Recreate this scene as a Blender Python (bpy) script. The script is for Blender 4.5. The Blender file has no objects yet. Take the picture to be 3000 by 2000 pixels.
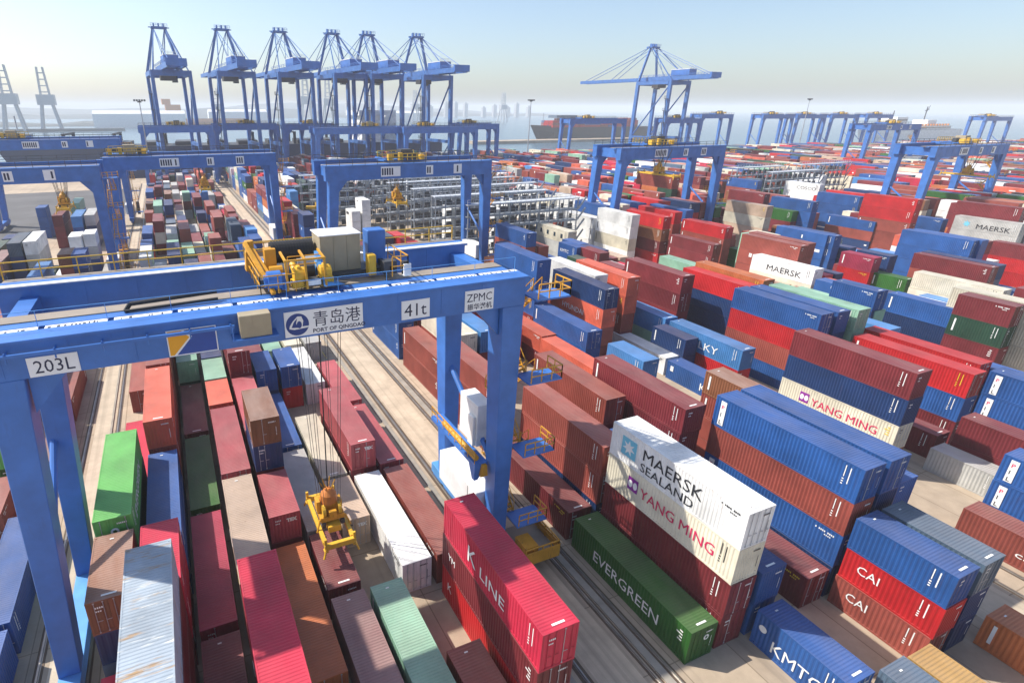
import bpy, bmesh, math, random
from mathutils import Vector, Matrix
random.seed(11)
SC = bpy.context.scene
COL = SC.collection
PI = math.pi
R_ = math.radians

# ---------------- camera ----------------
cam = bpy.data.cameras.new('camera')
cam.sensor_width = 36.0
cam.sensor_fit = 'HORIZONTAL'
cam.lens = 36.0 * 1640.64 / 3000.0
cam.shift_x = (1500 - 1220.98) / 3000.0
cam.shift_y = -(1000 - 974.03) / 3000.0
cam.clip_start = 0.5
cam.clip_end = 40000
camo = bpy.data.objects.new('camera', cam)
COL.objects.link(camo)
yaw, pit, rol = R_(23.28536), R_(21.78696), R_(0.12516)
_f = Vector((math.sin(yaw) * math.cos(pit), math.cos(yaw) * math.cos(pit), -math.sin(pit)))
_r = Vector((math.cos(yaw), -math.sin(yaw), 0))
_u = _r.cross(_f)
_r, _u = _r * math.cos(rol) + _u * math.sin(rol), _u * math.cos(rol) - _r * math.sin(rol)
_m = Matrix(((_r.x, _u.x, -_f.x, 0), (_r.y, _u.y, -_f.y, 0), (_r.z, _u.z, -_f.z, 35.07), (0, 0, 0, 1)))
camo.matrix_world = _m
SC.camera = camo

# ---------------- sky and sun ----------------
SUNDIR = Vector((-0.75, 0.55, 1.0)).normalized()          # towards the sun
SUN_EL = math.asin(SUNDIR.z)
SUN_AZ = math.atan2(SUNDIR.x, SUNDIR.y)
world = bpy.data.worlds.new('World')
SC.world = world
world.use_nodes = True
nt = world.node_tree
nt.nodes.clear()
out = nt.nodes.new('ShaderNodeOutputWorld')
bg = nt.nodes.new('ShaderNodeBackground')
sky = nt.nodes.new('ShaderNodeTexSky')
sky.sky_type = 'NISHITA'
sky.sun_disc = False
sky.sun_elevation = SUN_EL
sky.sun_rotation = SUN_AZ
sky.altitude = 50
sky.air_density = 1.0
sky.dust_density = 1.8
sky.ozone_density = 2.5
bg.inputs['Strength'].default_value = 0.15
nt.links.new(sky.outputs[0], bg.inputs[0])
nt.links.new(bg.outputs[0], out.inputs[0])
sun = bpy.data.lights.new('sun', 'SUN')
sun.energy = 4.9
sun.angle = R_(0.7)
sun.color = (1.0, 0.94, 0.84)
suno = bpy.data.objects.new('sun', sun)
COL.objects.link(suno)
suno.rotation_euler = SUNDIR.to_track_quat('Z', 'Y').to_euler()
vs = SC.view_settings
vs.view_transform = 'Standard'
vs.look = 'None'
vs.gamma = 1
vs.exposure = 0.38
SC.cycles.max_bounces = 6
SC.cycles.diffuse_bounces = 3
SC.cycles.glossy_bounces = 2
SC.cycles.transmission_bounces = 2
SC.cycles.volume_bounces = 2
SC.cycles.use_denoising = True

# ---------------- materials ----------------
def newmat(name):
    m = bpy.data.materials.new(name)
    m.use_nodes = True
    t = m.node_tree
    b = t.nodes['Principled BSDF']
    return m, t, b

def N(t, typ, **kw):
    n = t.nodes.new(typ)
    for k, v in kw.items():
        if k.startswith('i_'):
            n.inputs[k[2:]].default_value = v
        else:
            setattr(n, k, v)
    return n

def mixrgb(t, fac, a, b, mode='MIX'):
    n = t.nodes.new('ShaderNodeMix')
    n.data_type = 'RGBA'
    n.blend_type = mode
    for sock, v in ((n.inputs[0], fac), (n.inputs[6], a), (n.inputs[7], b)):
        if hasattr(v, 'is_linked') or hasattr(v, 'links'):
            t.links.new(v, sock)
        elif isinstance(v, (int, float)):
            sock.default_value = v
        else:
            sock.default_value = (*v, 1) if len(v) == 3 else v
    return n.outputs[2]

def ramp(t, src, p0, p1, c0=0.0, c1=1.0):
    n = t.nodes.new('ShaderNodeMapRange')
    n.inputs[1].default_value = p0
    n.inputs[2].default_value = p1
    n.inputs[3].default_value = c0
    n.inputs[4].default_value = c1
    t.links.new(src, n.inputs[0])
    return n.outputs[0]

def mul(t, a, b):
    n = t.nodes.new('ShaderNodeMath')
    n.operation = 'MULTIPLY'
    for s_, v in ((n.inputs[0], a), (n.inputs[1], b)):
        if isinstance(v, (int, float)):
            s_.default_value = v
        else:
            t.links.new(v, s_)
    return n.outputs[0]

def noise(t, vec, scale, detail=4, rough=0.55):
    n = t.nodes.new('ShaderNodeTexNoise')
    n.inputs['Scale'].default_value = scale
    n.inputs['Detail'].default_value = detail
    n.inputs['Roughness'].default_value = rough
    t.links.new(vec, n.inputs['Vector'])
    return n.outputs['Fac']

def mapping(t, src, scale):
    n = t.nodes.new('ShaderNodeMapping')
    n.inputs['Scale'].default_value = scale
    t.links.new(src, n.inputs['Vector'])
    return n.outputs[0]

def paint(name, rgb, rust=0.25, dust=0.3, rough=0.5, bands=False):
    """weathered container paint: uneven fading, vertical rust runs, dust lying on the roof"""
    m, t, b = newmat(name)
    tc = t.nodes.new('ShaderNodeTexCoord')
    oi = t.nodes.new('ShaderNodeObjectInfo')
    geo = t.nodes.new('ShaderNodeNewGeometry')
    off = N(t, 'ShaderNodeVectorMath', operation='MULTIPLY_ADD')
    comb = t.nodes.new('ShaderNodeCombineXYZ')
    for i in range(3):
        t.links.new(oi.outputs['Random'], comb.inputs[i])
    t.links.new(comb.outputs[0], off.inputs[0])
    off.inputs[1].default_value = (91.0, 57.0, 33.0)
    t.links.new(tc.outputs['Object'], off.inputs[2])
    v = off.outputs[0]
    n1 = noise(t, v, 0.35, 5)
    f1 = ramp(t, n1, 0.3, 0.75, 0.74, 1.22)
    rnd = ramp(t, oi.outputs['Random'], 0, 1, 0.84, 1.14)
    base = mixrgb(t, 1.0, rgb, mul(t, f1, rnd), 'MULTIPLY')
    # rust runs and scrapes
    runs = noise(t, mapping(t, v, (2.4, 2.4, 0.28)), 1.3, 6, 0.7)
    runf = mul(t, ramp(t, runs, 0.60, 0.76), rust)
    base = mixrgb(t, runf, base, (0.16, 0.062, 0.025))
    sp = noise(t, v, 3.1, 5, 0.7)
    base = mixrgb(t, mul(t, ramp(t, sp, 0.66, 0.72), rust * 1.4), base, (0.10, 0.055, 0.035))
    if bands:       # rust that bleeds along the roof corrugations
        bn = noise(t, mapping(t, v, (0.16, 1.25, 0.16)), 1.6, 6, 0.68)
        base = mixrgb(t, ramp(t, bn, 0.57, 0.66, 0, .9), base, (0.36, 0.21, 0.075))
        bw = noise(t, mapping(t, v, (0.3, 2.1, 0.3)), 1.9, 4, 0.6)
        base = mixrgb(t, ramp(t, bw, 0.6, 0.68, 0, .75), base, (0.66, 0.67, 0.64))
    # dust that settles on upward faces
    sepn = t.nodes.new('ShaderNodeSeparateXYZ')
    t.links.new(geo.outputs['Normal'], sepn.inputs[0])
    up = ramp(t, sepn.outputs[2], 0.55, 0.9)
    dn = ramp(t, noise(t, mapping(t, v, (1.0, 0.35, 1.0)), 0.9, 5, 0.6), 0.3, 0.7, 0.45, 1.25)
    base = mixrgb(t, mul(t, mul(t, up, dn), dust * 0.62), base, (0.48, 0.38, 0.33))
    t.links.new(base, b.inputs['Base Color'])
    b.inputs['Roughness'].default_value = rough
    b.inputs['Specular IOR Level'].default_value = 0.35
    bp = t.nodes.new('ShaderNodeBump')
    bp.inputs['Strength'].default_value = 0.15
    bp.inputs['Distance'].default_value = 0.05
    t.links.new(noise(t, v, 1.2, 3), bp.inputs['Height'])
    t.links.new(bp.outputs[0], b.inputs['Normal'])
    return m

def flat(name, rgb, rough=0.6, metal=0.0, var=0.18, scale=0.7):
    m, t, b = newmat(name)
    tc = t.nodes.new('ShaderNodeTexCoord')
    f = ramp(t, noise(t, tc.outputs['Object'], scale, 5), 0.3, 0.7, 1 - var, 1 + var)
    t.links.new(mixrgb(t, 1.0, rgb, f, 'MULTIPLY'), b.inputs['Base Color'])
    b.inputs['Roughness'].default_value = rough
    b.inputs['Metallic'].default_value = metal
    return m

def worn(name, rgb, wear=(0.12, 0.07, 0.04), amount=0.5, rough=0.5, scale=1.0):
    """painted steel with grime and rust bleeding through"""
    m, t, b = newmat(name)
    tc = t.nodes.new('ShaderNodeTexCoord')
    v = tc.outputs['Object']
    f = ramp(t, noise(t, v, 0.5 * scale, 5), 0.3, 0.7, 0.82, 1.15)
    base = mixrgb(t, 1.0, rgb, f, 'MULTIPLY')
    r = ramp(t, noise(t, mapping(t, v, (2, 2, 0.4)), 1.6 * scale, 7, 0.7), 0.58, 0.74)
    base = mixrgb(t, mul(t, r, amount), base, wear)
    t.links.new(base, b.inputs['Base Color'])
    b.inputs['Roughness'].default_value = rough
    return m

PAINT = {
 'k': ((0.27, 0.062, 0.046), .25, .30), 'M': ((0.175, 0.024, 0.030), .22, .26), 'r': ((0.30, 0.028, 0.062), .15, .10),
 'R': ((0.47, 0.016, 0.020), .15, .20), 'P': ((0.52, 0.022, 0.058), .18, .10), 'O': ((0.46, 0.135, 0.045), .45, .15),
 'o': ((0.60, 0.118, 0.068), .25, .20), 'b': ((0.021, 0.088, 0.285), .2, .18), 'B': ((0.065, 0.225, 0.50), .2, .2),
 'N': ((0.012, 0.038, 0.125), .2, .24), 'G': ((0.027, 0.115, 0.020), .18, .16), 'g': ((0.120, 0.42, 0.095), .15, .12),
 'S': ((0.24, 0.43, 0.31), .35, .22), 'D': ((0.020, 0.060, 0.036), .2, .25), 'W': ((0.76, 0.76, 0.74), .5, .14),
 'C': ((0.66, 0.61, 0.48), .5, .18), 'T': ((0.50, 0.37, 0.27), .35, .4), 'Y': ((0.42, 0.42, 0.40), .35, .3),
 'V': ((0.36, 0.43, 0.50), 0.3, .08), 'n': ((0.22, 0.085, 0.040), .3, .6), 'c': ((0.085, 0.130, 0.185), .35, .22),
 'u': ((0.24, 0.125, 0.122), .3, .45), 'd': ((0.48, 0.29, 0.095), .6, .2), 'p': ((0.40, 0.070, 0.085), .2, .26),
}
PM = {k: paint('container_paint_' + k, *v, bands=(k == 'V')) for k, v in PAINT.items()}
M = {}
M['crane'] = worn('crane_blue_paint', (0.045, 0.165, 0.50), (0.05, 0.08, 0.16), 0.25, 0.42)
M['crane2'] = worn('crane_blue_paint_far', (0.040, 0.155, 0.47), (0.05, 0.08, 0.16), 0.25, 0.45)
M['crane_light'] = worn('crane_sky_blue_and_sunlit', (0.10, 0.32, 0.68), (0.06, 0.1, 0.2), 0.25, 0.45)  # sky blue fittings, and the near sill with sunlight put into its colour
M['yellow'] = worn('safety_yellow_paint', (0.62, 0.30, 0.020), (0.09, 0.05, 0.025), 0.8, 0.5, 1.6)
M['yellow2'] = worn('bright_yellow_paint', (0.72, 0.42, 0.03), (0.09, 0.05, 0.025), 0.5, 0.5, 1.4)
M['white'] = worn('white_paint', (0.80, 0.80, 0.79), (0.35, 0.30, 0.25), 0.35, 0.45)
M['beige'] = worn('beige_cladding', (0.36, 0.30, 0.20), (0.16, 0.12, 0.08), 0.35, 0.6)
M['tan'] = worn('tan_walkway_plate', (0.28, 0.235, 0.19), (0.14, 0.11, 0.09), 0.5, 0.7)
M['black'] = flat('black_rubber', (0.02, 0.02, 0.022), 0.6)
M['dark'] = flat('dark_machinery', (0.05, 0.052, 0.058), 0.55)
M['steel'] = flat('galvanised_steel', (0.42, 0.43, 0.45), 0.45, 0.3)
M['rack'] = worn('rack_grey_paint', (0.27, 0.30, 0.34), (0.12, 0.1, 0.09), 0.4, 0.55)
M['rackl'] = worn('rack_light_rail', (0.55, 0.58, 0.62), (0.2, 0.18, 0.16), 0.3, 0.5)
M['rust'] = flat('rail_rust', (0.10, 0.068, 0.045), 0.75)
M['railtop'] = flat('rail_worn_head', (0.30, 0.28, 0.26), 0.35, 0.7)
M['glass'] = flat('dark_window_glass', (0.03, 0.05, 0.07), 0.12)
M['sign'] = flat('sign_white', (0.82, 0.83, 0.84), 0.5, 0, 0.05)
M['ink'] = flat('sign_ink_navy', (0.012, 0.018, 0.06), 0.5, 0, 0.05)
M['logoblue'] = flat('logo_blue', (0.012, 0.045, 0.22), 0.5, 0, 0.05)
M['signblue'] = flat('sign_blue', (0.018, 0.070, 0.34), 0.5, 0, 0.08)
M['amber'] = flat('sign_amber', (0.80, 0.37, 0.015), 0.5, 0, 0.05)
M['lwhite'] = flat('lettering_white', (0.80, 0.80, 0.78), 0.5, 0, 0.06)
M['lblack'] = flat('lettering_black', (0.02, 0.022, 0.028), 0.5, 0, 0.06)
M['lred'] = flat('lettering_red', (0.60, 0.02, 0.10), 0.5, 0, 0.06)
M['lpurple'] = flat('lettering_purple', (0.25, 0.02, 0.28), 0.5, 0, 0.06)
M['lcyan'] = flat('lettering_cyan', (0.16, 0.50, 0.66), 0.5, 0, 0.06)
M['lyellow'] = flat('lettering_yellow', (0.80, 0.55, 0.03), 0.5, 0, 0.06)
M['hull'] = worn('hull_navy_paint', (0.028, 0.052, 0.115), (0.10, 0.06, 0.05), 0.3, 0.5, 0.15)
M['hullk'] = worn('hull_black_paint', (0.015, 0.018, 0.026), (0.08, 0.05, 0.04), 0.3, 0.5, 0.15)
M['hullred'] = worn('hull_antifouling_red', (0.22, 0.035, 0.030), (0.1, 0.04, 0.03), 0.4, 0.6, 0.15)
M['orange'] = worn('orange_paint', (0.60, 0.20, 0.035), (0.12, 0.06, 0.03), 0.4, 0.5)
M['brownreel'] = flat('cable_reel_brown', (0.085, 0.052, 0.040), 0.6)

# ---------------- mesh helper ----------------
class MB:
    def __init__(s):
        s.v = []; s.f = []; s.mi = []; s.cur = 0
    def quad(s, *p):
        n = len(s.v); s.v += [tuple(q) for q in p]; s.f.append(tuple(range(n, n + len(p)))); s.mi.append(s.cur)
        return s
    def box(s, x0, x1, y0, y1, z0, z1):
        n = len(s.v)
        s.v += [(x0, y0, z0), (x1, y0, z0), (x1, y1, z0), (x0, y1, z0), (x0, y0, z1), (x1, y0, z1), (x1, y1, z1), (x0, y1, z1)]
        for q in ((0, 3, 2, 1), (4, 5, 6, 7), (0, 1, 5, 4), (1, 2, 6, 5), (2, 3, 7, 6), (3, 0, 4, 7)):
            s.f.append(tuple(n + i for i in q)); s.mi.append(s.cur)
        return s
    def hexa(s, b, t):
        """tapered box from four bottom and four top corners (same winding, seen from above counter-clockwise)"""
        n = len(s.v); s.v += [tuple(q) for q in b] + [tuple(q) for q in t]
        for q in ((0, 3, 2, 1), (4, 5, 6, 7), (0, 1, 5, 4), (1, 2, 6, 5), (2, 3, 7, 6), (3, 0, 4, 7)):
            s.f.append(tuple(n + i for i in q)); s.mi.append(s.cur)
        return s
    def beam(s, p, q, w, h=None, up=(0, 0, 1)):
        h = h or w
        p = Vector(p); q = Vector(q); d = (q - p).normalized()
        u = Vector(up)
        if abs(d.dot(u)) > 0.98: u = Vector((0, 1, 0))
        a = d.cross(u).normalized() * (w / 2); b_ = a.cross(d).normalized() * (h / 2)
        n = len(s.v)
        for c in (p, q):
            s.v += [tuple(c - a - b_), tuple(c + a - b_), tuple(c + a + b_), tuple(c - a + b_)]
        for k in ((0, 1, 2, 3), (7, 6, 5, 4), (0, 4, 5, 1), (1, 5, 6, 2), (2, 6, 7, 3), (3, 7, 4, 0)):
            s.f.append(tuple(n + i for i in k)); s.mi.append(s.cur)
        return s
    def tube(s, p, q, r, n=8, r2=None, cap=True):
        r2 = r if r2 is None else r2
        p = Vector(p); q = Vector(q); d = (q - p).normalized()
        u = Vector((0, 0, 1)) if abs(d.z) < 0.95 else Vector((1, 0, 0))
        a = d.cross(u).normalized(); b_ = d.cross(a).normalized()
        o = len(s.v)
        for c, rr in ((p, r), (q, r2)):
            for i in range(n):
                t = 2 * PI * i / n
                s.v.append(tuple(c + a * (math.cos(t) * rr) + b_ * (math.sin(t) * rr)))
        for i in range(n):
            j = (i + 1) % n
            s.f.append((o + i, o + j, o + n + j, o + n + i)); s.mi.append(s.cur)
        if cap:
            s.f.append(tuple(o + n - 1 - i for i in range(n))); s.mi.append(s.cur)
            s.f.append(tuple(o + n + i for i in range(n))); s.mi.append(s.cur)
        return s
    def railing(s, p, q, h=1.1, step=1.6, r=0.035, rails=2, kick=False):
        p = Vector(p); q = Vector(q); L = (q - p).length
        n = max(1, round(L / step))
        for i in range(n + 1):
            c = p.lerp(q, i / n)
            s.beam(c, c + Vector((0, 0, h)), r * 1.6)
        for k in range(rails):
            z = Vector((0, 0, h * (k + 1) / rails))
            s.beam(p + z, q + z, r * 1.8)
        return s
    def mesh(s, name):
        me = bpy.data.meshes.new(name)
        me.from_pydata(s.v, [], s.f)
        me.polygons.foreach_set('material_index', s.mi)
        me.update()
        return me
    def build(s, name, mats, parent=None, bevel=0, loc=None, smooth=False):
        me = s.mesh(name)
        for m in (mats if isinstance(mats, (list, tuple)) else [mats]):
            me.materials.append(m)
        bm = bmesh.new(); bm.from_mesh(me)
        bmesh.ops.recalc_face_normals(bm, faces=bm.faces)
        bm.to_mesh(me); bm.free()
        if smooth:
            for p_ in me.polygons: p_.use_smooth = True
        o = bpy.data.objects.new(name, me); COL.objects.link(o)
        if parent: o.parent = parent
        if loc: o.location = loc
        if bevel:
            md = o.modifiers.new('edge', 'BEVEL'); md.width = bevel; md.segments = 1; md.limit_method = 'ANGLE'
        return o

def tag(o, label=None, cat=None, group=None, kind=None):
    if label: o['label'] = label
    if cat: o['category'] = cat
    if group: o['group'] = group
    if kind: o['kind'] = kind
    return o

def empty(name, loc=(0, 0, 0), rz=0.0):
    o = bpy.data.objects.new(name, None)
    o.empty_display_size = 1
    o.location = loc; o.rotation_euler = (0, 0, rz)
    COL.objects.link(o)
    return o

def copy_tree(o, parent=None):
    c = o.copy(); COL.objects.link(c)
    if parent: c.parent = parent
    for ch in list(o.children): copy_tree(ch, c)
    return c

_tc = {}
def text_mesh(s_, size=1.0, bold=0.0, align='LEFT', shear=0.0, sx=1.0, thick=0.004):
    key = (s_, size, bold, align, shear, sx)
    if key in _tc: return _tc[key]
    cu = bpy.data.curves.new('lettering', 'FONT')
    cu.body = s_; cu.size = size; cu.align_x = align; cu.offset = bold; cu.shear = shear
    cu.resolution_u = 2; cu.extrude = thick
    o = bpy.data.objects.new('lettering', cu); COL.objects.link(o)
    dg = bpy.context.evaluated_depsgraph_get()
    me = bpy.data.meshes.new_from_object(o.evaluated_get(dg))
    bpy.data.objects.remove(o); bpy.data.curves.remove(cu)
    if sx != 1.0:
        for v in me.vertices: v.co.x *= sx
    _tc[key] = me
    return me

# orientation of writing on a face:  '-y' front, '-x' / '+x' long sides, '+z' roof
ORI = {'-y': Matrix(((1, 0, 0), (0, 0, -1), (0, 1, 0))), '-x': Matrix(((0, 0, -1), (-1, 0, 0), (0, 1, 0))),
       '+x': Matrix(((0, 0, 1), (1, 0, 0), (0, 1, 0)))}
def letter(name, s_, size, mat, parent, loc, ori, bold=0.0, align='LEFT', sx=1.0, shear=0.0):
    me = text_mesh(s_, size, bold, align, shear, sx).copy()
    me.materials.clear(); me.materials.append(mat)
    o = bpy.data.objects.new(name, me); COL.objects.link(o)
    o.parent = parent
    o.matrix_local = Matrix.Translation(loc) @ ORI[ori].to_4x4()
    return o
# ---------------- containers ----------------
CW = 2.438
def _profile(a0, a1, pitch, o, i):
    n = max(1, int((a1 - a0) / pitch)); p = (a1 - a0) / n; r = [(a0, o)]
    for k in range(n):
        s_ = a0 + k * p
        r += [(s_ + p * .27, o), (s_ + p * .47, i), (s_ + p * .76, i), (s_ + p * .97, o)]
    r.append((a1, o))
    return r
_body = {}
def body_mesh(L, H, doors):
    key = (round(L, 2), round(H, 3), doors)
    if key in _body: return _body[key]
    m = MB(); W = CW
    pr = _profile(.14, L - .14, .278, .010, .046)
    for (y0, d0), (y1, d1) in zip(pr, pr[1:]):
        m.quad((d0, y0, .15), (d1, y1, .15), (d1, y1, H - .095), (d0, y0, H - .095))
        m.quad((W - d0, y0, .15), (W - d1, y1, .15), (W - d1, y1, H - .095), (W - d0, y0, H - .095))
    pe = _profile(.13, W - .13, .25, .012, .05)
    for (x0, d0), (x1, d1) in zip(pe, pe[1:]):
        m.quad((x0, L - d0, .15), (x1, L - d1, .15), (x1, L - d1, H - .1), (x0, L - d0, H - .1))
        if not doors: m.quad((x0, d0, .15), (x1, d1, .15), (x1, d1, H - .1), (x0, d0, H - .1))
    pt = _profile(.10, L - .10, .209, .010, .030)
    for (y0, d0), (y1, d1) in zip(pt, pt[1:]):
        m.quad((.085, y0, H - d0), (W - .085, y0, H - d0), (W - .085, y1, H - d1), (.085, y1, H - d1))
    m.quad((.05, .1, .12), (W - .05, .1, .12), (W - .05, L - .1, .12), (.05, L - .1, .12))
    for x0, x1 in ((0, .13), (W - .13, W)):
        for y0, y1 in ((0, .14), (L - .14, L)): m.box(x0, x1, y0, y1, .05, H - .05)
    for x0, x1 in ((.001, .06), (W - .06, W - .001)): m.box(x0, x1, .14, L - .14, .01, .16)
    for x0, x1 in ((.001, .085), (W - .085, W - .001)): m.box(x0, x1, .14, L - .14, H - .10, H - .004)
    for y0, y1 in ((.002, .10), (L - .10, L - .002)):
        m.box(.13, W - .13, y0, y1, .01, .16); m.box(.13, W - .13, y0, y1, H - .11, H - .004)
    for x0, x1 in ((-.004, .165), (W - .165, W + .004)):
        for y0, y1 in ((-.004, .178), (L - .178, L + .004)):
            m.box(x0, x1, y0, y1, 0, .118); m.box(x0, x1, y0, y1, H - .118, H)
    _body[key] = m.mesh('container_body')
    return _body[key]
_door = {}
def door_meshes(H):
    k = round(H, 3)
    if k in _door: return _door[k]
    W = CW; z0, z1 = .17, H - .12; mid = W / 2
    res = []
    for x0, x1 in ((.135, mid - .006), (mid + .006, W - .135)):
        m = MB(); pr = _profile(x0 + .05, x1 - .05, .33, .022, .045)
        for (a, d0), (b, d1) in zip(pr, pr[1:]): m.quad((a, d0, z0 + .05), (b, d1, z0 + .05), (b, d1, z1 - .05), (a, d0, z1 - .05))
        m.box(x0, x0 + .05, .015, .06, z0, z1); m.box(x1 - .05, x1, .015, .06, z0, z1)
        m.box(x0 + .05, x1 - .05, .016, .06, z0, z0 + .05); m.box(x0 + .05, x1 - .05, .016, .06, z1 - .05, z1)
        bars = []
        for f in (.28, .74):
            x = x0 + (x1 - x0) * f; b = MB()
            b.tube((x, -.004, z0 - .06), (x, -.004, z1 + .05), .021, 6)
            b.box(x - .05, x + .05, -.02, .018, z0 - .05, z0 + .03); b.box(x - .05, x + .05, -.02, .018, z1 - .03, z1 + .04)
            b.box(x - .02, x + .30, -.022, -.006, 1.02, 1.06)
            bars.append(b.mesh('locking_bar'))
        res.append((m.mesh('door'), bars))
    _door[k] = res
    return res

def add_mesh(name, me, mat, parent, loc=(0, 0, 0)):
    """object that shares mesh data but carries its own material"""
    if not me.materials: me.materials.append(mat)
    o = bpy.data.objects.new(name, me); COL.objects.link(o)
    o.material_slots[0].link = 'OBJECT'; o.material_slots[0].material = mat
    o.parent = parent; o.location = loc
    return o

_mk = {}
def mark_mesh(kind, L, H, side):
    """stencilled codes: thin plates standing 5 mm off the panel; side '-x', '+x' or '-y'"""
    key = (kind, round(L, 2), round(H, 3), side)
    if key in _mk: return _mk[key]
    m = MB()
    def plate(a0, a1, z0, z1):
        if side == '-x': m.box(-.009, -.003, a0, a1, z0, z1)
        elif side == '+x': m.box(CW + .003, CW + .009, a0, a1, z0, z1)
        else: m.box(a0, a1, -.010, -.003, z0, z1)
    rr = random.Random(hash(key[0]) % 1000 + int(L * 7))
    if kind == 'bars':          # two upright codes near the door end
        plate(.80, .87, H * .42, H * .88); plate(1.15, 1.21, H * .58, H * .90)
        for k in range(3): plate(1.12, 1.25, H * (.36 + .07 * k), H * (.36 + .07 * k) + .09)
    elif kind == 'code':        # a horizontal code of little characters, top of the near end
        for k in range(11):
            if k in (4, 9): continue
            plate(.55 + .13 * k, .55 + .13 * k + .085, H * .82, H * .82 + .14)
        for k in range(4): plate(.75 + .13 * k, .75 + .13 * k + .08, H * .74, H * .74 + .1)
    elif kind == 'stack':       # small stacked lines
        for k in range(4): plate(.6, .6 + rr.choice((.35, .5, .25)), H * (.80 - .09 * k), H * (.80 - .09 * k) + .10)
    elif kind == 'tab':         # pale upright tab at the far end
        plate(L - .75, L - .55, H * .25, H * .85)
    elif kind == 'label':       # a broad white panel low down
        plate(L * .45, L * .45 + .9, H * .35, H * .75)
    elif kind == 'front':
        for k in range(6): plate(1.45 + .11 * k, 1.45 + .11 * k + .075, H * .80, H * .80 + .12)
        plate(2.05, 2.09, H * .3, H * .62)
    elif kind == 'roof':        # pale plate lying on the roof near the end
        m.box(.85, 1.7, .32, .46, H + .001, H + .008); m.box(1.0, 1.25, L - .6, L - .5, H + .001, H + .008)
    elif kind == 'front2':
        for k in range(4): plate(.45 + .12 * k, .45 + .12 * k + .08, H * .78, H * .78 + .13)
        for k in range(3): plate(.45 + .12 * k, .45 + .12 * k + .08, H * .68, H * .68 + .1)
    _mk[key] = m.mesh('marking')
    return _mk[key]

def plate_obj(name, mat, parent, pts, ori, thick=.006):
    """flat emblem: outline pts in the (right, up) plane of the face; returns the object"""
    m = MB(); n = len(pts)
    m.quad(*[(a, b, 0) for a, b in pts]); m.quad(*[(a, b, thick) for a, b in pts])
    for i in range(n):
        j = (i + 1) % n
        m.quad((pts[i][0], pts[i][1], 0), (pts[j][0], pts[j][1], 0), (pts[j][0], pts[j][1], thick), (pts[i][0], pts[i][1], thick))
    return m.build(name, mat, parent)
def place_on(o, loc, ori):
    o.matrix_local = Matrix.Translation(loc) @ ORI[ori].to_4x4(); return o
def star(r, r2, n, cx=0, cy=0):
    return [(cx + math.sin(PI * k / n) * (r if k % 2 == 0 else r2), cy + math.cos(PI * k / n) * (r if k % 2 == 0 else r2)) for k in range(2 * n)]
def disc(r, cx=0, cy=0, n=20, sy=1.0):
    return [(cx + math.cos(2 * PI * k / n) * r, cy + math.sin(2 * PI * k / n) * r * sy) for k in range(n)]
def rect(x0, x1, y0, y1): return [(x0, y0), (x1, y0), (x1, y1), (x0, y1)]

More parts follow.
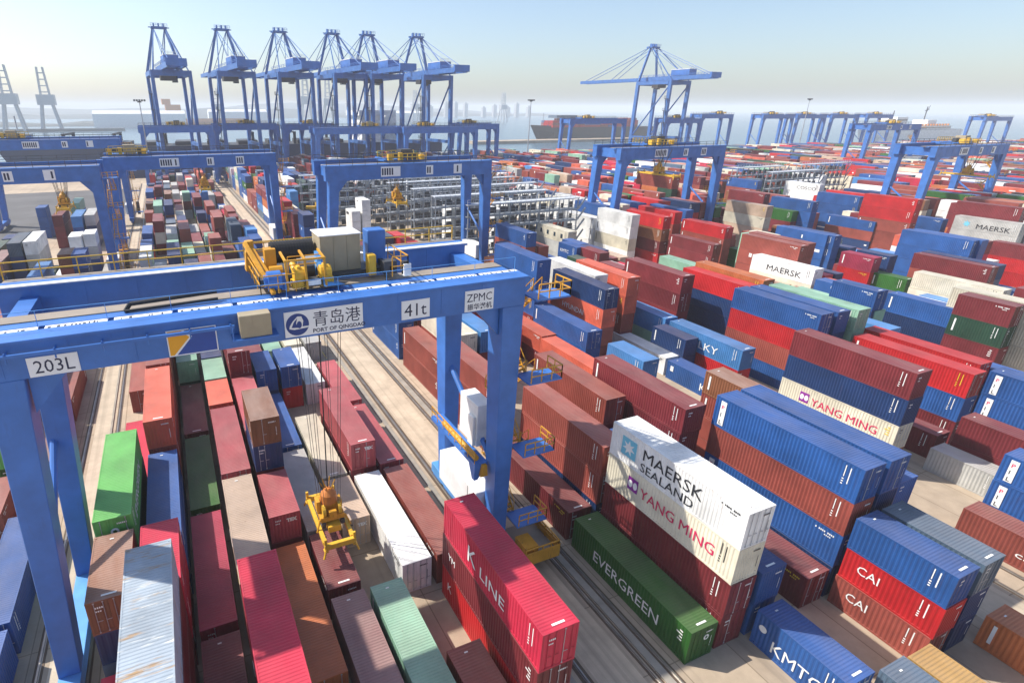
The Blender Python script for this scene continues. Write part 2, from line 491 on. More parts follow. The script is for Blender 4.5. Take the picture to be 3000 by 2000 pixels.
OFF = -.010
def decorate(o, tg, t, n, L, H):
    """the writing and emblems that single out particular boxes; t = tier from the ground, n = tiers"""
    top = t == n - 1
    side = lambda a, z: (OFF, a, z)
    if tg == 'maersk' and top:
        place_on(plate_obj('emblem_panel', M['lcyan'], o, rect(0, 1.55, 0, 1.6), '-x'), side(L - 1.2, .75), '-x')
        place_on(plate_obj('emblem_star', M['lwhite'], o, star(.66, .30, 7), '-x'), (OFF - .008, L - 1.97, 1.55), '-x')
        letter('lettering', 'MAERSK', 1.35, M['lblack'], o, side(L - 3.35, 1.40), '-x', .0, sx=1.12)
        letter('lettering', 'SEALAND', 1.05, M['lblack'], o, side(L - 3.30, .38), '-x', .0, sx=1.12)
    if tg in ('maersk', 'yang') and t == n - (2 if tg == 'maersk' else 3):
        mk = place_on(plate_obj('emblem_panel', M['lpurple'], o, rect(0, 1.05, 0, 1.15), '-x'), side(L - 2.4, 1.05), '-x')
        place_on(plate_obj('emblem_mark', M['lwhite'], o, disc(.22, 0, 0, 14, 1.5), '-x'), (OFF - .008, L - 2.68, 1.62), '-x')
        place_on(plate_obj('emblem_mark', M['lwhite'], o, disc(.22, 0, 0, 14, 1.5), '-x'), (OFF - .008, L - 3.18, 1.62), '-x')
        letter('lettering', 'YANG MING', 1.25, M['lred'], o, side(L - 3.75, 1.05), '-x', .0, sx=.98)
    if tg == 'kline' and top:
        letter('lettering', 'K', 1.9, M['lwhite'], o, side(L - 3.6, .75), '-x', .0, sx=1.0)
        letter('lettering', 'LINE', 1.25, M['lwhite'], o, side(L - 5.3, .75), '-x', .0, sx=1.25)
    if tg == 'kline' and t == 0:
        letter('lettering', 'K', 1.0, M['lwhite'], o, side(L - .9, 1.2), '-x', .0)
    if tg == 'kline' and t == 1:
        letter('lettering', 'YM', .8, M['lwhite'], o, side(L - 1.0, 1.3), '-x', .0)
    if tg == 'evergreen':
        letter('lettering', 'EVERGREEN', 1.35, M['lwhite'], o, side(L - 2.6, .85), '-x', .0, sx=.98)
        place_on(plate_obj('emblem_disc', M['lwhite'], o, disc(.24), '-y'), (1.55, OFF, 1.9), '-y')
        place_on(plate_obj('emblem_mark', PM['G'], o, disc(.12, 0, 0, 5), '-y'), (1.55, OFF - .008, 1.9), '-y')
    if tg == 'evL' and top:
        place_on(plate_obj('emblem_disc', M['lwhite'], o, disc(.28), '-y'), (1.25, OFF, 1.75), '-y')
        place_on(plate_obj('emblem_mark', PM['G'], o, disc(.15, 0, 0, 5), '-y'), (1.25, OFF - .008, 1.75), '-y')
        letter('lettering', 'EVERGREEN', 1.35, M['lwhite'], o, (CW + .01, 2.0, .85), '+x', .0, sx=.98)
    if tg == 'kmtc':
        letter('lettering', 'KMTC', 1.35, M['lwhite'], o, side(L - 1.35, .55), '-x', .0, sx=.95)
        place_on(plate_obj('emblem_disc', M['lwhite'], o, disc(.28), '-x'), side(L - .65, 1.75), '-x')
    if tg == 'kmt':
        letter('lettering', 'KMTC', 1.5, M['lwhite'], o, side(L - 5.5, .65), '-x', .0, sx=1.1)
        place_on(plate_obj('emblem_panel', M['lwhite'], o, rect(0, .5, 0, .75), '-x'), side(L - .6, 1.3), '-x')
    if tg == 'kmtc20' and top:
        letter('lettering', 'KMTC', .95, M['lwhite'], o, side(L - .7, 1.1), '-x', .0, sx=1.1)
    if tg in ('pil', 'pil2', 'pil3') and (top or (tg == 'pil' and t == 1) or (tg == 'pil3' and t == n - 2) or (tg == 'pil2' and t > 0)):
        pl = place_on(plate_obj('label_panel', M['lwhite'], o, rect(0, .55, 0, H * .80), '-x'), side(L - .55, H * .1), '-x')
        for k, ch in enumerate('PIL'):
            letter('lettering', ch, .52, M['lblack'] if k else M['lred'], o, (OFF - .010, L - .66, H * (.64 - .25 * k)), '-x', .01)
    if tg == 'cai' and t < n - 1:
        letter('lettering', 'CAI', 1.0, M['lwhite'], o, side(L - .95, 1.15), '-x', .0, sx=.95)
    if tg == 'hyundai' and t == n - 2:
        letter('lettering', 'HYUNDAI', 1.15, M['lwhite'], o, side(L - 3.0, .7), '-x', .0, sx=1.0)
        place_on(plate_obj('label_panel', M['lwhite'], o, rect(0, .9, 0, .7), '-x'), side(L - .5, 1.9), '-x')
    if tg == 'lky' and top:
        letter('lettering', 'LKY', 1.5, M['lwhite'], o, side(L - 5.4, .75), '-x', .0, sx=1.25)
    if tg == 'hmm' and top:
        letter('lettering', 'HMM', 1.0, M['lwhite'], o, side(L - 5.0, .5), '-x', .0, sx=1.1)
        for k in range(5): place_on(plate_obj('emblem_dot', M['lwhite'], o, disc(.17), '-x'), side(L - 5.2 - .5 * k, 1.75 + .25 * (k % 2)), '-x')
    if tg == 'cap':
        place_on(plate_obj('emblem_disc', M['lwhite'], o, disc(.42), '-x'), side(L - 5.9, 2.0), '-x')
        letter('lettering', 'A', .6, PM['k'], o, (OFF - .010, L - 5.72, 1.78), '-x', .0)
        letter('lettering', 'capital', .8, M['lwhite'], o, side(L - 3.9, .95), '-x', .0, sx=1.6)
    if tg == 'mae2' and top:
        letter('lettering', 'MAERSK', 1.55, M['lblack'], o, side(L - 3.2, .7), '-x', .0, sx=1.2)
        place_on(plate_obj('emblem_panel', M['lwhite'], o, rect(0, 1.0, 0, 1.1), '-x'), side(L - 1.7, .8), '-x')
    if tg == 'mae3' and top:
        letter('lettering', 'MAERSK', 1.55, M['lblack'], o, side(L - 4.4, .5), '-x', .0, sx=1.1)
        place_on(plate_obj('emblem_star', M['lcyan'], o, star(.75, .4, 7), '-x'), side(L - 2.6, 1.35), '-x')
    if tg == 'ever2' and top:
        letter('lettering', 'EVERGREEN', 1.3, M['lyellow'], o, side(L - 2.2, .8), '-x', .0)
    if tg == 'txt' and top:
        letter('lettering', 'COSCO', 1.5, M['lblack'], o, side(L - 4.3, .7), '-x', .0, sx=1.3)
    if tg == 'office' and top:
        for k in range(4): place_on(plate_obj('window', M['glass'], o, rect(0, .75, 0, 1.0), '-x'), side(L - 1.3 - 2.7 * k, 1.0), '-x')
    if tg == 'tag' and top:
        letter('lettering', 'TEX', .42, M['lwhite'], o, (1.35 if True else 0, OFF, H * .70), '-y', .03)

CNAME = {'k': 'brick red', 'M': 'maroon', 'r': 'deep wine red', 'R': 'bright red', 'P': 'crimson', 'O': 'rusty orange', 'o': 'salmon orange',
 'b': 'blue', 'B': 'sky blue', 'N': 'navy', 'G': 'green', 'g': 'light green', 'S': 'sage green', 'D': 'dark green', 'W': 'white', 'C': 'cream',
 'T': 'tan', 'Y': 'grey', 'V': 'rust streaked silver', 'n': 'brown', 'c': 'slate blue', 'u': 'dusty mauve', 'd': 'ochre', 'p': 'rosy red'}
ORD = ['first', 'second', 'third', 'fourth', 'fifth', 'sixth', 'seventh', 'eighth', 'ninth', 'tenth', 'eleventh', 'twelfth', 'thirteenth', 'fourteenth',
       'fifteenth', 'sixteenth', 'seventeenth', 'eighteenth', 'nineteenth', 'twentieth'] + ['farther'] * 80
TAGDESC = {'maersk': {-1: 'with black letters and star', -2: 'with red letters'}, 'kline': {-1: 'with white K LINE letters'}, 'evergreen': {-1: 'with white letters'},
 'evL': {-1: 'with white emblem'}, 'kmtc': {-1: 'with white letters'}, 'kmt': {-1: 'with white letters'}, 'hyundai': {-2: 'with white letters'}, 'yang': {-3: 'with red letters'},
 'cai': {-2: 'with white CAI', -3: 'with white CAI'}, 'cap': {-1: 'with white disc'}, 'hmm': {-1: 'with white dots'}, 'pil': {-1: 'with PIL panel'},
 'mae2': {-1: 'with black letters'}, 'mae3': {-1: 'with black letters'}, 'office': {-1: 'with windows'}, 'ever2': {-1: 'with yellow letters'}, 'lky': {-1: 'with LKY letters'}}

def block_of(X):
    if X < -12: return 'block beside the slanting crane legs', (-13.5 - X) / 2.9
    if X < 20: return 'block under the big crane', (X + 8.25) / 2.9
    if X < 51: return 'block past the truck lane', (X - 27.4) / 2.87
    if X < 89: return 'block past the second lane', (X - 59.5) / 2.9
    if X < 127: return 'block past the third lane', (X - 96) / 2.9
    if X < 165: return 'block past the fourth lane', (X - 133) / 2.9
    return 'distant sea side blocks', (X - 165) / 2.9

PAINT_RND = random.Random(5)
used_labels = {}
def build_container(X, Y, L, h, cols, t, tg, big):
    """one container, a thing of its own, with its doors, bars, codes and writing when it shows them"""
    H = h - .012; n = len(cols); c = cols[t]
    rr = random.Random(int(X * 31) * 7919 + int(Y * 17) * 31 + t)
    doors = big > 1 and rr.random() < .62 and tg not in ('kline',) or tg == 'kline'
    me = body_mesh(L, H, doors)
    if not me.materials: me.materials.append(PM[c])
    o = bpy.data.objects.new('shipping_container', me); COL.objects.link(o)
    o.material_slots[0].link = 'OBJECT'; o.material_slots[0].material = PM[c]
    o.location = (X + rr.uniform(-.03, .03), Y + rr.uniform(-.05, .05), h * t + .004)
    if doors:
        for dm, bars in door_meshes(H):
            d = add_mesh('door', dm, PM[c], o)
            if big > 2:
                for b in bars: add_mesh('locking_bar', b, M['steel'] if c in 'WCVYT' or rr.random() < .4 else PM[c], d)
    mc = M['lwhite'] if c not in 'WCVT' else M['lblack']
    if big > 0:
        sd = '+x' if X + CW < 0 else '-x'
        kk = rr.choice(['bars', 'bars', 'code', 'stack', 'bars'])
        add_mesh('marking', mark_mesh(kk, L, H, sd), M['lyellow'] if rr.random() < .12 else mc, o)
        if rr.random() < .35 and tg == '': add_mesh('marking', mark_mesh('tab', L, H, sd), mc, o)
        if big > 1: add_mesh('marking', mark_mesh(rr.choice(['front', 'front2']), L, H, '-y'), mc, o)
        if big > 1 and rr.random() < .6 and t == n - 1: add_mesh('marking', mark_mesh('roof', L, H, '-y'), M['lwhite'], o)
        if tg: decorate(o, tg, t, n, L, H)
    # label
    blk, row = block_of(X); bay = int(round((Y - 4.5) / 6.53))
    td = TAGDESC.get(tg, {}).get(t - n, '')
    pos = ('alone on the ground' if n == 1 else 'topmost of %s' % ['', 'two', 'three', 'four', 'five'][n - 1] if t == n - 1
           else 'under a %s one' % CNAME[cols[t + 1]].split()[-1])
    if t < n - 1 and sum(1 for q in range(n - 1) if cols[q] == c and cols[q + 1] == cols[t + 1]) > 1: pos += ', %s tier' % ORD[t]
    size = 'long' if L > 8 else 'short'
    lab = '%s %s container%s %s, %s row, %s bay, %s' % (size, CNAME[c], ' ' + td if td else '', pos, ORD[max(0, int(round(row)))], ORD[max(0, bay)], blk)
    w = lab.split()
    if len(w) > 16:
        lab = lab.replace('topmost of ', 'top of ').replace(' container with', ' box with').replace('%s %s' % (size, CNAME[c]), CNAME[c]).replace('block under the big crane', 'crane block').replace('block past the truck lane', 'truck lane block').replace('block past the ', '').replace('distant sea side blocks', 'sea side').replace('block beside the slanting crane legs', 'beside slanting legs')
    tag(o, ' '.join(lab.split()[:16]), 'container', 'stacked shipping containers')
    return o
STACKS = """
-8.25 30.56 2 2.6 0 0 80 38 79
-8.25 37.09 4 2.9 1 1 52 53 47
-8.25 50.15 4 2.6 2 0 17
-8.25 69.7 4 2.9 3 0 3
-8.25 17.5 4 2.6 4 0 16
-5.35 17.5 4 2.9 5 2 4 5 6 75
-5.35 30.56 2 2.6 6 0 5 17 19
-5.35 37.09 4 2.9 7 0 29 31
-5.35 50.15 4 2.9 8 0 0 1 27
-5.35 63.2 4 2.9 9 0 0 0 3
-2.45 17.5 4 2.9 10 0 7
-2.45 30.56 4 2.9 11 0 11
-2.45 43.6 4 2.9 12 0 43
-2.45 56.7 4 2.9 13 0 7
-2.45 69.7 2 2.9 14 0 52 51
0.45 17.5 4 2.9 15 0 0 4 19
0.45 30.56 4 2.9 16 0 4 67
0.45 43.6 4 2.9 17 0 4 95
0.45 56.7 2 2.9 18 0 0 26
0.45 63.2 2 2.9 19 0 52 50
0.45 69.7 4 2.9 20 0 36 38
3.35 24.03 4 2.9 21 0 23
3.35 37.09 2 2.6 22 3 4 95
3.35 43.6 2 2.6 23 0 36 4 39 79
3.35 50.15 4 2.9 24 0 4 94
3.35 63.2 4 2.9 25 0 4 4 7
6.25 17.5 4 2.9 26 0 87
6.25 30.56 2 2.9 27 0 7
6.25 37.09 4 2.9 28 0 71
6.25 50.15 4 2.9 29 0 31
6.25 63.2 2 2.9 30 0 36 31
6.25 69.7 4 2.9 31 0 4
9.15 17.5 4 2.9 32 0 51
9.15 37.09 2 2.9 33 3 67
9.15 43.6 4 2.9 34 0 63
9.15 63.2 2 2.9 35 0 14 31
9.15 76.3 2 2.6 36 0 49
12.05 17 2 2.6 37 0 3
12.05 30.56 4 2.9 38 4 59
12.05 43.6 4 2.9 39 3 6 95
12.05 63.2 4 2.9 40 0 59
12.05 76.6 2 2.9 41 0 61
14.95 17.5 4 2.9 42 5 15 7 19
14.95 30.56 4 2.9 43 0 3
14.95 43.6 4 2.9 44 0 95
14.95 57 4 2.9 45 0 95
14.95 76.3 2 2.9 46 0 70
27.4 17.6 4 2.9 47 6 43
27.4 30.56 4 2.9 48 0 7
30.3 30.56 4 2.9 49 0 38 3 3
30.3 17.7 4 2.9 50 7 7 7 63 59
33.2 17.6 4 2.9 51 0 30 31
33.2 11.2 2 2.9 52 8 31
36.1 5.1 2 2.9 53 0 83
36.1 37.1 4 2.9 54 0 28 4 3
36.1 24.2 4 2.9 55 0 28 28
39.05 30.56 4 2.6 56 0 36 5 7 7
39.05 17.6 4 2.9 57 0 7
39.05 5 2 2.6 58 0 91
41.9 17.7 4 2.9 59 9 38 31 3 31
44.8 17.7 4 2.9 60 0 36 36 37 31
48.2 30.2 2 2.5 61 0 0 0 1 79
41.9 11.2 2 2.6 62 10 3 15 31
44.8 11.2 2 2.6 63 0 38 38 83
47.7 17.9 4 2.9 64 0 36 36 30
47.7 4.8 2 2.6 65 0 23
44.8 47.7 4 2.6 66 0 4 27
47.7 44 2 2.6 67 0 28 28 35
47.7 53.9 4 2.6 68 0 28 29 31
53.8 58.3 4 2.9 69 11 4 0 27 39
47.7 66.3 4 2.9 70 0 4 5 31 31 31
57.2 64.5 4 2.9 71 0 0 0 60 58
60.9 61.7 4 2.9 72 0 4 1 25 27
69.3 59.2 4 2.9 73 0 0 4 7 7
65.6 57.7 4 2.9 74 0 48 34
60.5 52 4 2.6 75 0 58
60.3 39.2 4 2.6 76 12 31
62.9 51.3 2 2.6 77 0 36 37
65.6 44.7 4 2.9 78 13 15 35
75.4 52.5 4 2.75 79 0 36 38 38 15
78.4 52.8 4 2.9 80 0 0 0 20 22
85.2 66.8 4 2.9 81 0 48 48 49
103 60.6 4 2.9 82 14 68 60 59
71.4 39.8 4 2.9 83 0 30 3 15 31
74.3 39.6 4 2.9 84 0 36 36 36 31
63.2 25.4 4 2.9 85 15 76 63 39 7
71.1 25.2 4 2.9 86 0 7
76.3 26 4 2.9 87 0 6 31 15
80.2 27.2 4 2.9 88 0 4 0 15
74.2 18.2 2 2.6 89 16 28 28 31 31
71.4 11.9 4 2.9 90 17 4 7
68.5 18.3 2 2.6 91 0 71
62.3 11.4 2 2.6 92 18 28 31 31
59.5 5.4 4 2.9 93 19 3
59.5 -1.2 2 2.9 94 0 40
97.5 32 2 2.9 95 0 4 7 55 7
100.7 28 4 2.9 96 0 60 62 61 62
77.5 39.1 4 2.9 97 0 28 48 48 51
88.1 42.9 2 2.9 98 0 36 36 36 31
104.9 53.6 2 2.9 99 0 4 4
118 40.9 4 2.9 100 0 60 60 63
133.8 49 4 2.9 101 0 36 0 7
136.8 49.3 4 2.9 102 0 36 36 37
140.9 55.7 4 2.9 103 0 28 28 29 31
105.5 65.7 4 2.9 104 0 0 0 0 3
108.6 66.5 4 2.9 105 0 0 0 0 1
113 87.5 4 2.6 106 0 0 0 1 14
106.2 84.4 4 2.6 107 0 4 6 6
105 98 4 2.9 108 0 13 6 78 14
135 78.8 4 2.9 109 0 28 28 28
168 87.3 4 2.6 110 0 36 0 29
27.8 57.5 4 2.9 111 0 2 3
27.9 71.6 4 2.9 112 0 30 30 31
30.7 57.5 4 2.9 113 0 0 0 63
33.6 57.5 4 2.9 114 0 4 4 35
27.6 44.2 4 2.9 115 0 7 3 3
36.5 143 4 2.9 116 0 16
27.9 133 2 2.9 117 0 0 0 28 36
31.5 131 2 2.6 118 0 28 28
34.4 131 2 2.6 119 0 28 28
45 150 2 2.9 120 0 56 56 56
48 150 2 2.9 121 0 56 56 56 56
41.5 166 2 2.9 122 0 56 56 56 60
45.3 60.42 4 2.6 123 0 6 27
65.04 94.89 4 2.9 124 0 0 0 0 30
67.94 94.42 2 2.9 125 0 0 0 1
74.74 90.73 2 2.9 126 20 36 36 29
75.76 85.07 2 2.9 127 0 0 0 5
82.92 104.29 4 2.9 128 21 68 68 62
142.12 99.51 4 2.9 129 0 64 64 62 66
162.33 115.33 4 2.9 130 0 0 0 0 6
190.2 138.8 4 2.9 131 0 0 0 0 29
206.25 129 4 2.9 132 22 40 40 40
200.93 123.92 4 2.9 133 23 60 56 56 57
264.89 151.49 4 2.9 134 23 60 60 60
160.7 99.73 4 2.9 135 0 28 28 28 30
166.52 105.3 2 2.9 136 20 36 36 36
182.85 100.74 4 2.9 137 0 28 28 29 30
135.56 77.5 4 2.9 138 0 28 29 31
140.43 76.48 2 2.9 139 0 36 36
122.08 95.04 4 2.9 140 0 0 0 12
220.91 150.75 4 2.9 141 0 0 0 0 0
112.52 101.84 4 2.9 142 0 0 0 0 13
121.76 61.63 2 2.9 143 0 12 13 10
126.07 61.29 2 2.9 144 0 40 36 37
122.98 55.89 2 2.9 145 0 40 42
142.62 55.17 4 2.9 146 0 28 28 28 28
100.1 35.18 4 2.9 147 0 36 39 31
172.05 60.95 4 2.9 148 24 56 68 70 71
195.14 72.69 4 2.9 149 0 4 4 4 4
162.18 48.99 4 2.9 150 0 13 13 6
88.73 42.79 4 2.9 151 0 28 28 48
182.03 79.53 2 2.9 152 0 28 28 29
187.6 72.35 4 2.9 153 0 4 20
171.78 83.8 4 2.9 154 0 36 0 4
168.47 79.92 4 2.9 155 0 1 2 2 14 15
175.45 63.04 4 2.9 156 0 0 0 4 4 7
-30.44 140.44 4 2.9 157 0 80 69 58
-33.24 139.92 4 2.9 158 0 36 36 81
-22.28 142.37 2 2.9 159 0 28 68 56
-19.63 144.29 2 2.9 160 0 28 68 56
-22.01 124.69 2 2.9 161 0 0 0 77
-19.59 123.96 2 2.9 162 0 29 37 29
-27.06 120.88 4 2.9 163 0 29 34
-36.03 190.08 2 2.9 164 0 28 28 28
-29.77 173.81 4 2.9 165 0 4 4 5
-25.01 170.26 4 2.9 166 0 28 28 33
-22.11 171.68 4 2.9 167 0 36 36 68
-28.15 195.84 4 2.9 168 0 28 28 48
-36.42 136.31 4 2.9 169 0 37 85
-39.51 148.13 4 2.9 170 0 52 52
-16.9 57.3 4 2.6 171 0 87
-16.9 70.2 4 2.9 172 0 3
-19.8 68.5 2 2.9 173 0 54
-20.4 57.5 4 2.6 174 0 43 47
-16.6 36.4 4 2.9 175 0 31
-16.6 23.6 4 2.9 176 0 31
-19.8 49.5 2 2.9 177 0 3
-22.7 70 4 2.9 178 0 52 71
-19.8 76.5 4 2.9 179 0 69 71
700.4 259.5 4 2.9 210 0 0 36 36 0
668.5 246.53 4 2.9 238 0 48 16 20 12
662.7 259.54 4 2.9 239 0 4 20 12 68
662.7 246.54 4 2.9 242 0 56 28 36 20
648.2 259.62 4 2.9 249 0 28 52 36 28
648.2 246.58 4 2.9 253 0 0 0 0 0
639.5 259.53 4 2.9 258 0 36 80 24 56
630.8 272.6 4 2.9 263 0 36 0 4 28
639.5 246.57 4 2.9 266 0 24 24 24 24
633.7 259.58 4 2.9 267 0 36 36 36 36
630.8 259.61 4 2.9 271 0 56 56 56 56
625 272.76 4 2.9 272 0 56 56 56 56
633.7 246.43 4 2.9 275 0 56 12 40 28
627.9 259.68 4 2.9 276 0 76 0 28 0
630.8 246.52 4 2.9 279 0 56 80 76 28
633.7 233.51 4 2.9 282 0 80 4 4 40
610.5 259.64 4 2.9 300 0 4 4 4 4
613.4 246.56 4 2.9 302 0 20 52 24 0
604.7 259.62 4 2.9 307 0 12 36 4 56
607.6 246.53 4 2.9 310 0 0 32 36 56
610.5 233.34 4 2.9 313 0 0 12 60 28
598.9 259.67 4 2.9 316 0 0 32 4 32
590.2 272.76 4 2.9 319 0 12 12 12 12
587.3 272.66 4 2.9 323 0 76 76 76 76
601.8 233.34 4 2.9 328 0 20 24 28 48
587.3 259.53 4 2.9 335 0 28 52 28 0
593.1 233.54 4 2.9 342 0 0 4 40 0
575.7 272.74 4 2.9 343 0 20 16 16 80
587.3 246.67 4 2.9 344 0 40 40 76 60
590.2 233.55 4 2.9 348 0 80 4 56 28
587.3 233.62 4 2.9 352 0 28 4 60 4
567 272.79 4 2.9 355 0 28 0 4 0
587.3 220.44 4 2.9 359 0 0 16 80 0
569.9 259.73 4 2.9 362 0 0 32 4 0
558.3 272.53 4 2.9 369 0 24 24 24 24
564.1 259.67 4 2.9 371 0 4 4 0 4
569.9 246.5 4 2.9 372 0 4 12 0 32
555.4 272.62 4 2.9 374 0 12 68 4 76
552.5 272.61 4 2.9 379 0 28 20 0 0
549.6 272.64 4 2.9 384 0 64 56 12 12
572.8 220.55 4 2.9 385 0 12 36 20 4
561.2 246.4 4 2.9 388 0 56 4 68 76
552.5 259.68 4 2.9 391 0 24 4 36 4
564.1 233.45 4 2.9 392 0 60 60 4 4
567 220.33 4 2.9 395 0 56 56 56 56
564.1 220.53 4 2.9 400 0 52 64 20 36
558.3 233.38 4 2.9 401 0 64 16 64 4
538 272.73 4 2.9 404 0 0 28 0 56
549.6 246.52 4 2.9 407 0 4 0 60 4
555.4 233.33 4 2.9 408 0 80 40 4 4
561.2 207.25 4 2.9 416 0 0 24 60 28
555.4 220.47 4 2.9 418 0 24 0 48 28
535.1 259.52 4 2.9 423 0 36 60 4 32
555.4 207.21 4 2.9 427 0 0 0 0 0
523.5 272.72 4 2.9 432 0 4 4 4 4
552.5 207.4 4 2.9 433 0 60 60 60 60
529.3 259.62 4 2.9 434 0 16 4 64 40
535.1 246.5 4 2.9 435 0 60 12 80 28
520.6 272.7 4 2.9 437 0 16 56 40 68
532.2 246.63 4 2.9 441 0 0 0 0 0
538 233.5 4 2.9 443 0 52 28 12 20
517.7 272.61 4 2.9 444 0 68 28 0 4
523.5 259.71 4 2.9 446 0 60 48 28 64
529.3 246.55 4 2.9 447 0 16 40 80 28
535.1 233.61 4 2.9 448 0 4 36 28 36
514.8 272.76 4 2.9 450 0 28 28 28 28
526.4 246.55 4 2.9 453 0 28 28 28 28
538 220.53 4 2.9 454 0 28 20 60 4
523.5 246.68 4 2.9 458 0 28 0 4 56
538 207.39 4 2.9 462 0 48 0 0 48
520.6 246.51 4 2.9 463 0 12 12 12 12
535.1 207.31 4 2.9 465 0 28 32 36 0
523.5 233.57 4 2.9 468 0 0 0 0 0
514.8 246.64 4 2.9 471 0 32 32 32 32
526.4 220.44 4 2.9 472 0 36 24 60 12
511.9 246.5 4 2.9 477 0 40 32 48 32
517.7 233.36 4 2.9 479 0 0 0 0 0
494.5 272.64 4 2.9 488 0 0 68 28 80
511.9 233.41 4 2.9 494 0 56 80 56 0
517.7 220.51 4 2.9 495 0 40 40 40 40
497.4 259.57 4 2.9 499 0 36 36 36 36
526.4 194.25 4 2.9 500 0 12 12 12 12
520.6 207.48 4 2.9 501 0 4 12 0 28
488.7 272.69 4 2.9 502 0 0 32 32 0
514.8 220.45 4 2.9 503 0 60 28 76 4
523.5 194.18 4 2.6 507 0 36 0 0 12
485.8 272.66 4 2.9 509 0 60 36 76 0
517.7 207.42 4 2.9 510 0 4 76 36 28
491.6 259.62 4 2.9 514 0 16 16 16 16
514.8 207.51 4 2.9 518 0 16 60 4 36
488.7 259.72 4 2.9 520 0 12 12 12 12
500.3 233.52 4 2.9 524 0 28 28 28 28
511.9 207.34 4 2.9 525 0 0 68 20 28
485.8 259.46 4 2.9 526 0 4 4 4 4
491.6 246.55 4 2.9 528 0 32 64 64 60
482.9 259.63 4 2.9 533 0 40 40 40 40
488.7 246.62 4 2.9 535 0 52 52 52 52
494.5 233.45 4 2.9 537 0 76 76 76 76
480 259.58 4 2.9 540 0 0 56 60 48
485.8 246.52 4 2.9 542 0 32 12 4 16
462.6 285.72 4 2.9 543 0 28 28 0 52
482.9 246.51 4 2.9 548 0 28 28 28 28
459.7 285.63 4 2.9 549 0 0 12 60 76
500.3 207.5 4 2.9 551 0 0 12 4 4
494.5 220.4 4 2.9 552 0 60 28 0 36
474.2 259.54 4 2.9 554 0 52 24 0 4
456.8 285.6 4 2.9 556 0 36 36 36 36
462.6 272.69 4 2.9 560 0 4 80 24 36
453.9 285.85 4 2.9 562 0 60 12 4 16
488.7 220.56 4 2.9 565 0 36 36 36 36
494.5 207.33 4 2.9 566 0 28 36 12 60
500.3 181.32 4 2.9 575 0 24 68 0 28
477.1 233.51 4 2.9 576 0 64 64 36 48
494.5 194.39 4 2.9 577 0 0 0 0 0
453.9 272.67 4 2.9 581 0 24 4 76 40
497.4 181.16 4 2.9 582 0 52 52 52 52
474.2 233.61 4 2.9 583 0 28 40 36 4
480 220.42 4 2.9 586 0 20 4 0 0
485.8 207.48 4 2.9 587 0 12 28 4 80
451 272.55 4 2.9 588 0 16 76 12 0
477.1 220.28 4 2.9 594 0 36 56 0 28
482.9 207.43 4 2.9 595 0 0 0 0 0
448.1 272.74 4 2.9 596 0 76 36 12 52
453.9 259.55 4 2.9 600 0 28 60 4 28
485.8 194.23 4 2.9 601 0 0 36 36 0
445.2 272.59 4 2.9 604 0 12 80 48 0
436.5 285.73 4 2.9 605 0 28 28 28 28
459.7 246.68 4 2.9 606 0 0 0 0 0
456.8 246.54 4 2.9 613 0 36 76 28 60
448.1 259.48 4 2.9 616 0 32 60 24 36
480 194.16 4 2.9 619 0 4 4 4 4
453.9 246.54 4 2.9 621 0 4 56 28 0
445.2 259.6 4 2.9 623 0 16 28 16 40
436.5 272.64 4 2.9 626 0 28 28 28 28
477.1 194.23 4 2.9 627 0 28 24 4 4
456.8 233.4 4 2.9 631 0 4 4 0 0
480 181.25 4 2.9 633 0 36 36 36 36
474.2 194.42 4 2.9 635 0 36 12 52 56
422 285.64 4 2.9 640 0 56 52 64 0
459.7 220.28 4 2.9 642 0 48 76 32 0
445.2 246.62 4 2.9 644 0 36 60 64 4
451 233.6 4 2.9 647 0 28 12 56 48
456.8 220.34 4 2.9 650 0 28 28 28 28
462.6 207.35 4 2.9 651 0 0 24 68 28
442.3 246.57 4 2.9 652 0 60 60 60 60
416.2 285.71 4 2.9 654 0 36 36 36 36
448.1 233.38 4 2.9 655 0 32 32 32 32
453.9 220.4 4 2.9 658 0 28 28 28 28
439.4 246.46 4 2.9 660 0 60 28 68 48
413.3 285.64 4 2.9 662 0 60 52 80 60
422 272.7 4 2.9 663 0 48 36 52 64
445.2 233.39 4 2.9 664 0 0 36 4 12
456.8 207.41 4 2.9 667 0 12 12 12 12
462.6 194.15 4 2.9 668 0 12 12 12 12
419.1 272.51 4 2.9 670 0 28 28 28 28
442.3 233.46 4 2.9 671 0 32 56 64 56
453.9 207.37 4 2.9 673 0 0 24 28 4
424.9 259.55 4 2.9 675 0 80 80 80 80
416.2 272.75 4 2.9 677 0 36 36 36 36
445.2 220.37 4 2.9 679 0 32 0 24 40
404.6 285.76 4 2.6 683 0 28 24 12 4
422 259.73 4 2.9 684 0 28 76 28 28
442.3 220.34 4 2.9 686 0 28 60 12 36
448.1 207.27 4 2.9 689 0 0 60 56 32
462.6 168.24 4 2.9 693 0 56 36 28 64
445.2 207.4 4 2.9 698 0 20 40 80 12
422 246.46 4 2.9 702 0 12 12 12 12
436.5 220.37 4 2.9 703 0 56 64 36 76
413.3 259.51 4 2.9 705 0 56 28 28 28
404.6 272.76 4 2.9 706 0 32 4 36 16
419.1 246.68 4 2.9 711 0 4 0 60 76
401.7 272.7 4 2.6 713 0 0 28 36 64
410.4 259.48 4 2.9 714 0 20 52 4 12
445.2 194.28 4 2.9 716 0 32 56 0 40
424.9 233.37 4 2.9 717 0 28 28 28 28
416.2 246.68 4 2.9 718 0 24 24 24 24
407.5 259.54 4 2.9 720 0 4 36 36 0
436.5 207.22 4 2.9 722 0 52 48 80 36
448.1 181.27 4 2.9 723 0 36 36 36 36
422 233.39 4 2.9 725 0 40 40 40 40
387.2 285.69 4 2.9 726 0 60 60 60 60
413.3 246.66 4 2.9 728 0 64 64 64 64
451 168.28 4 2.9 730 0 36 36 36 36
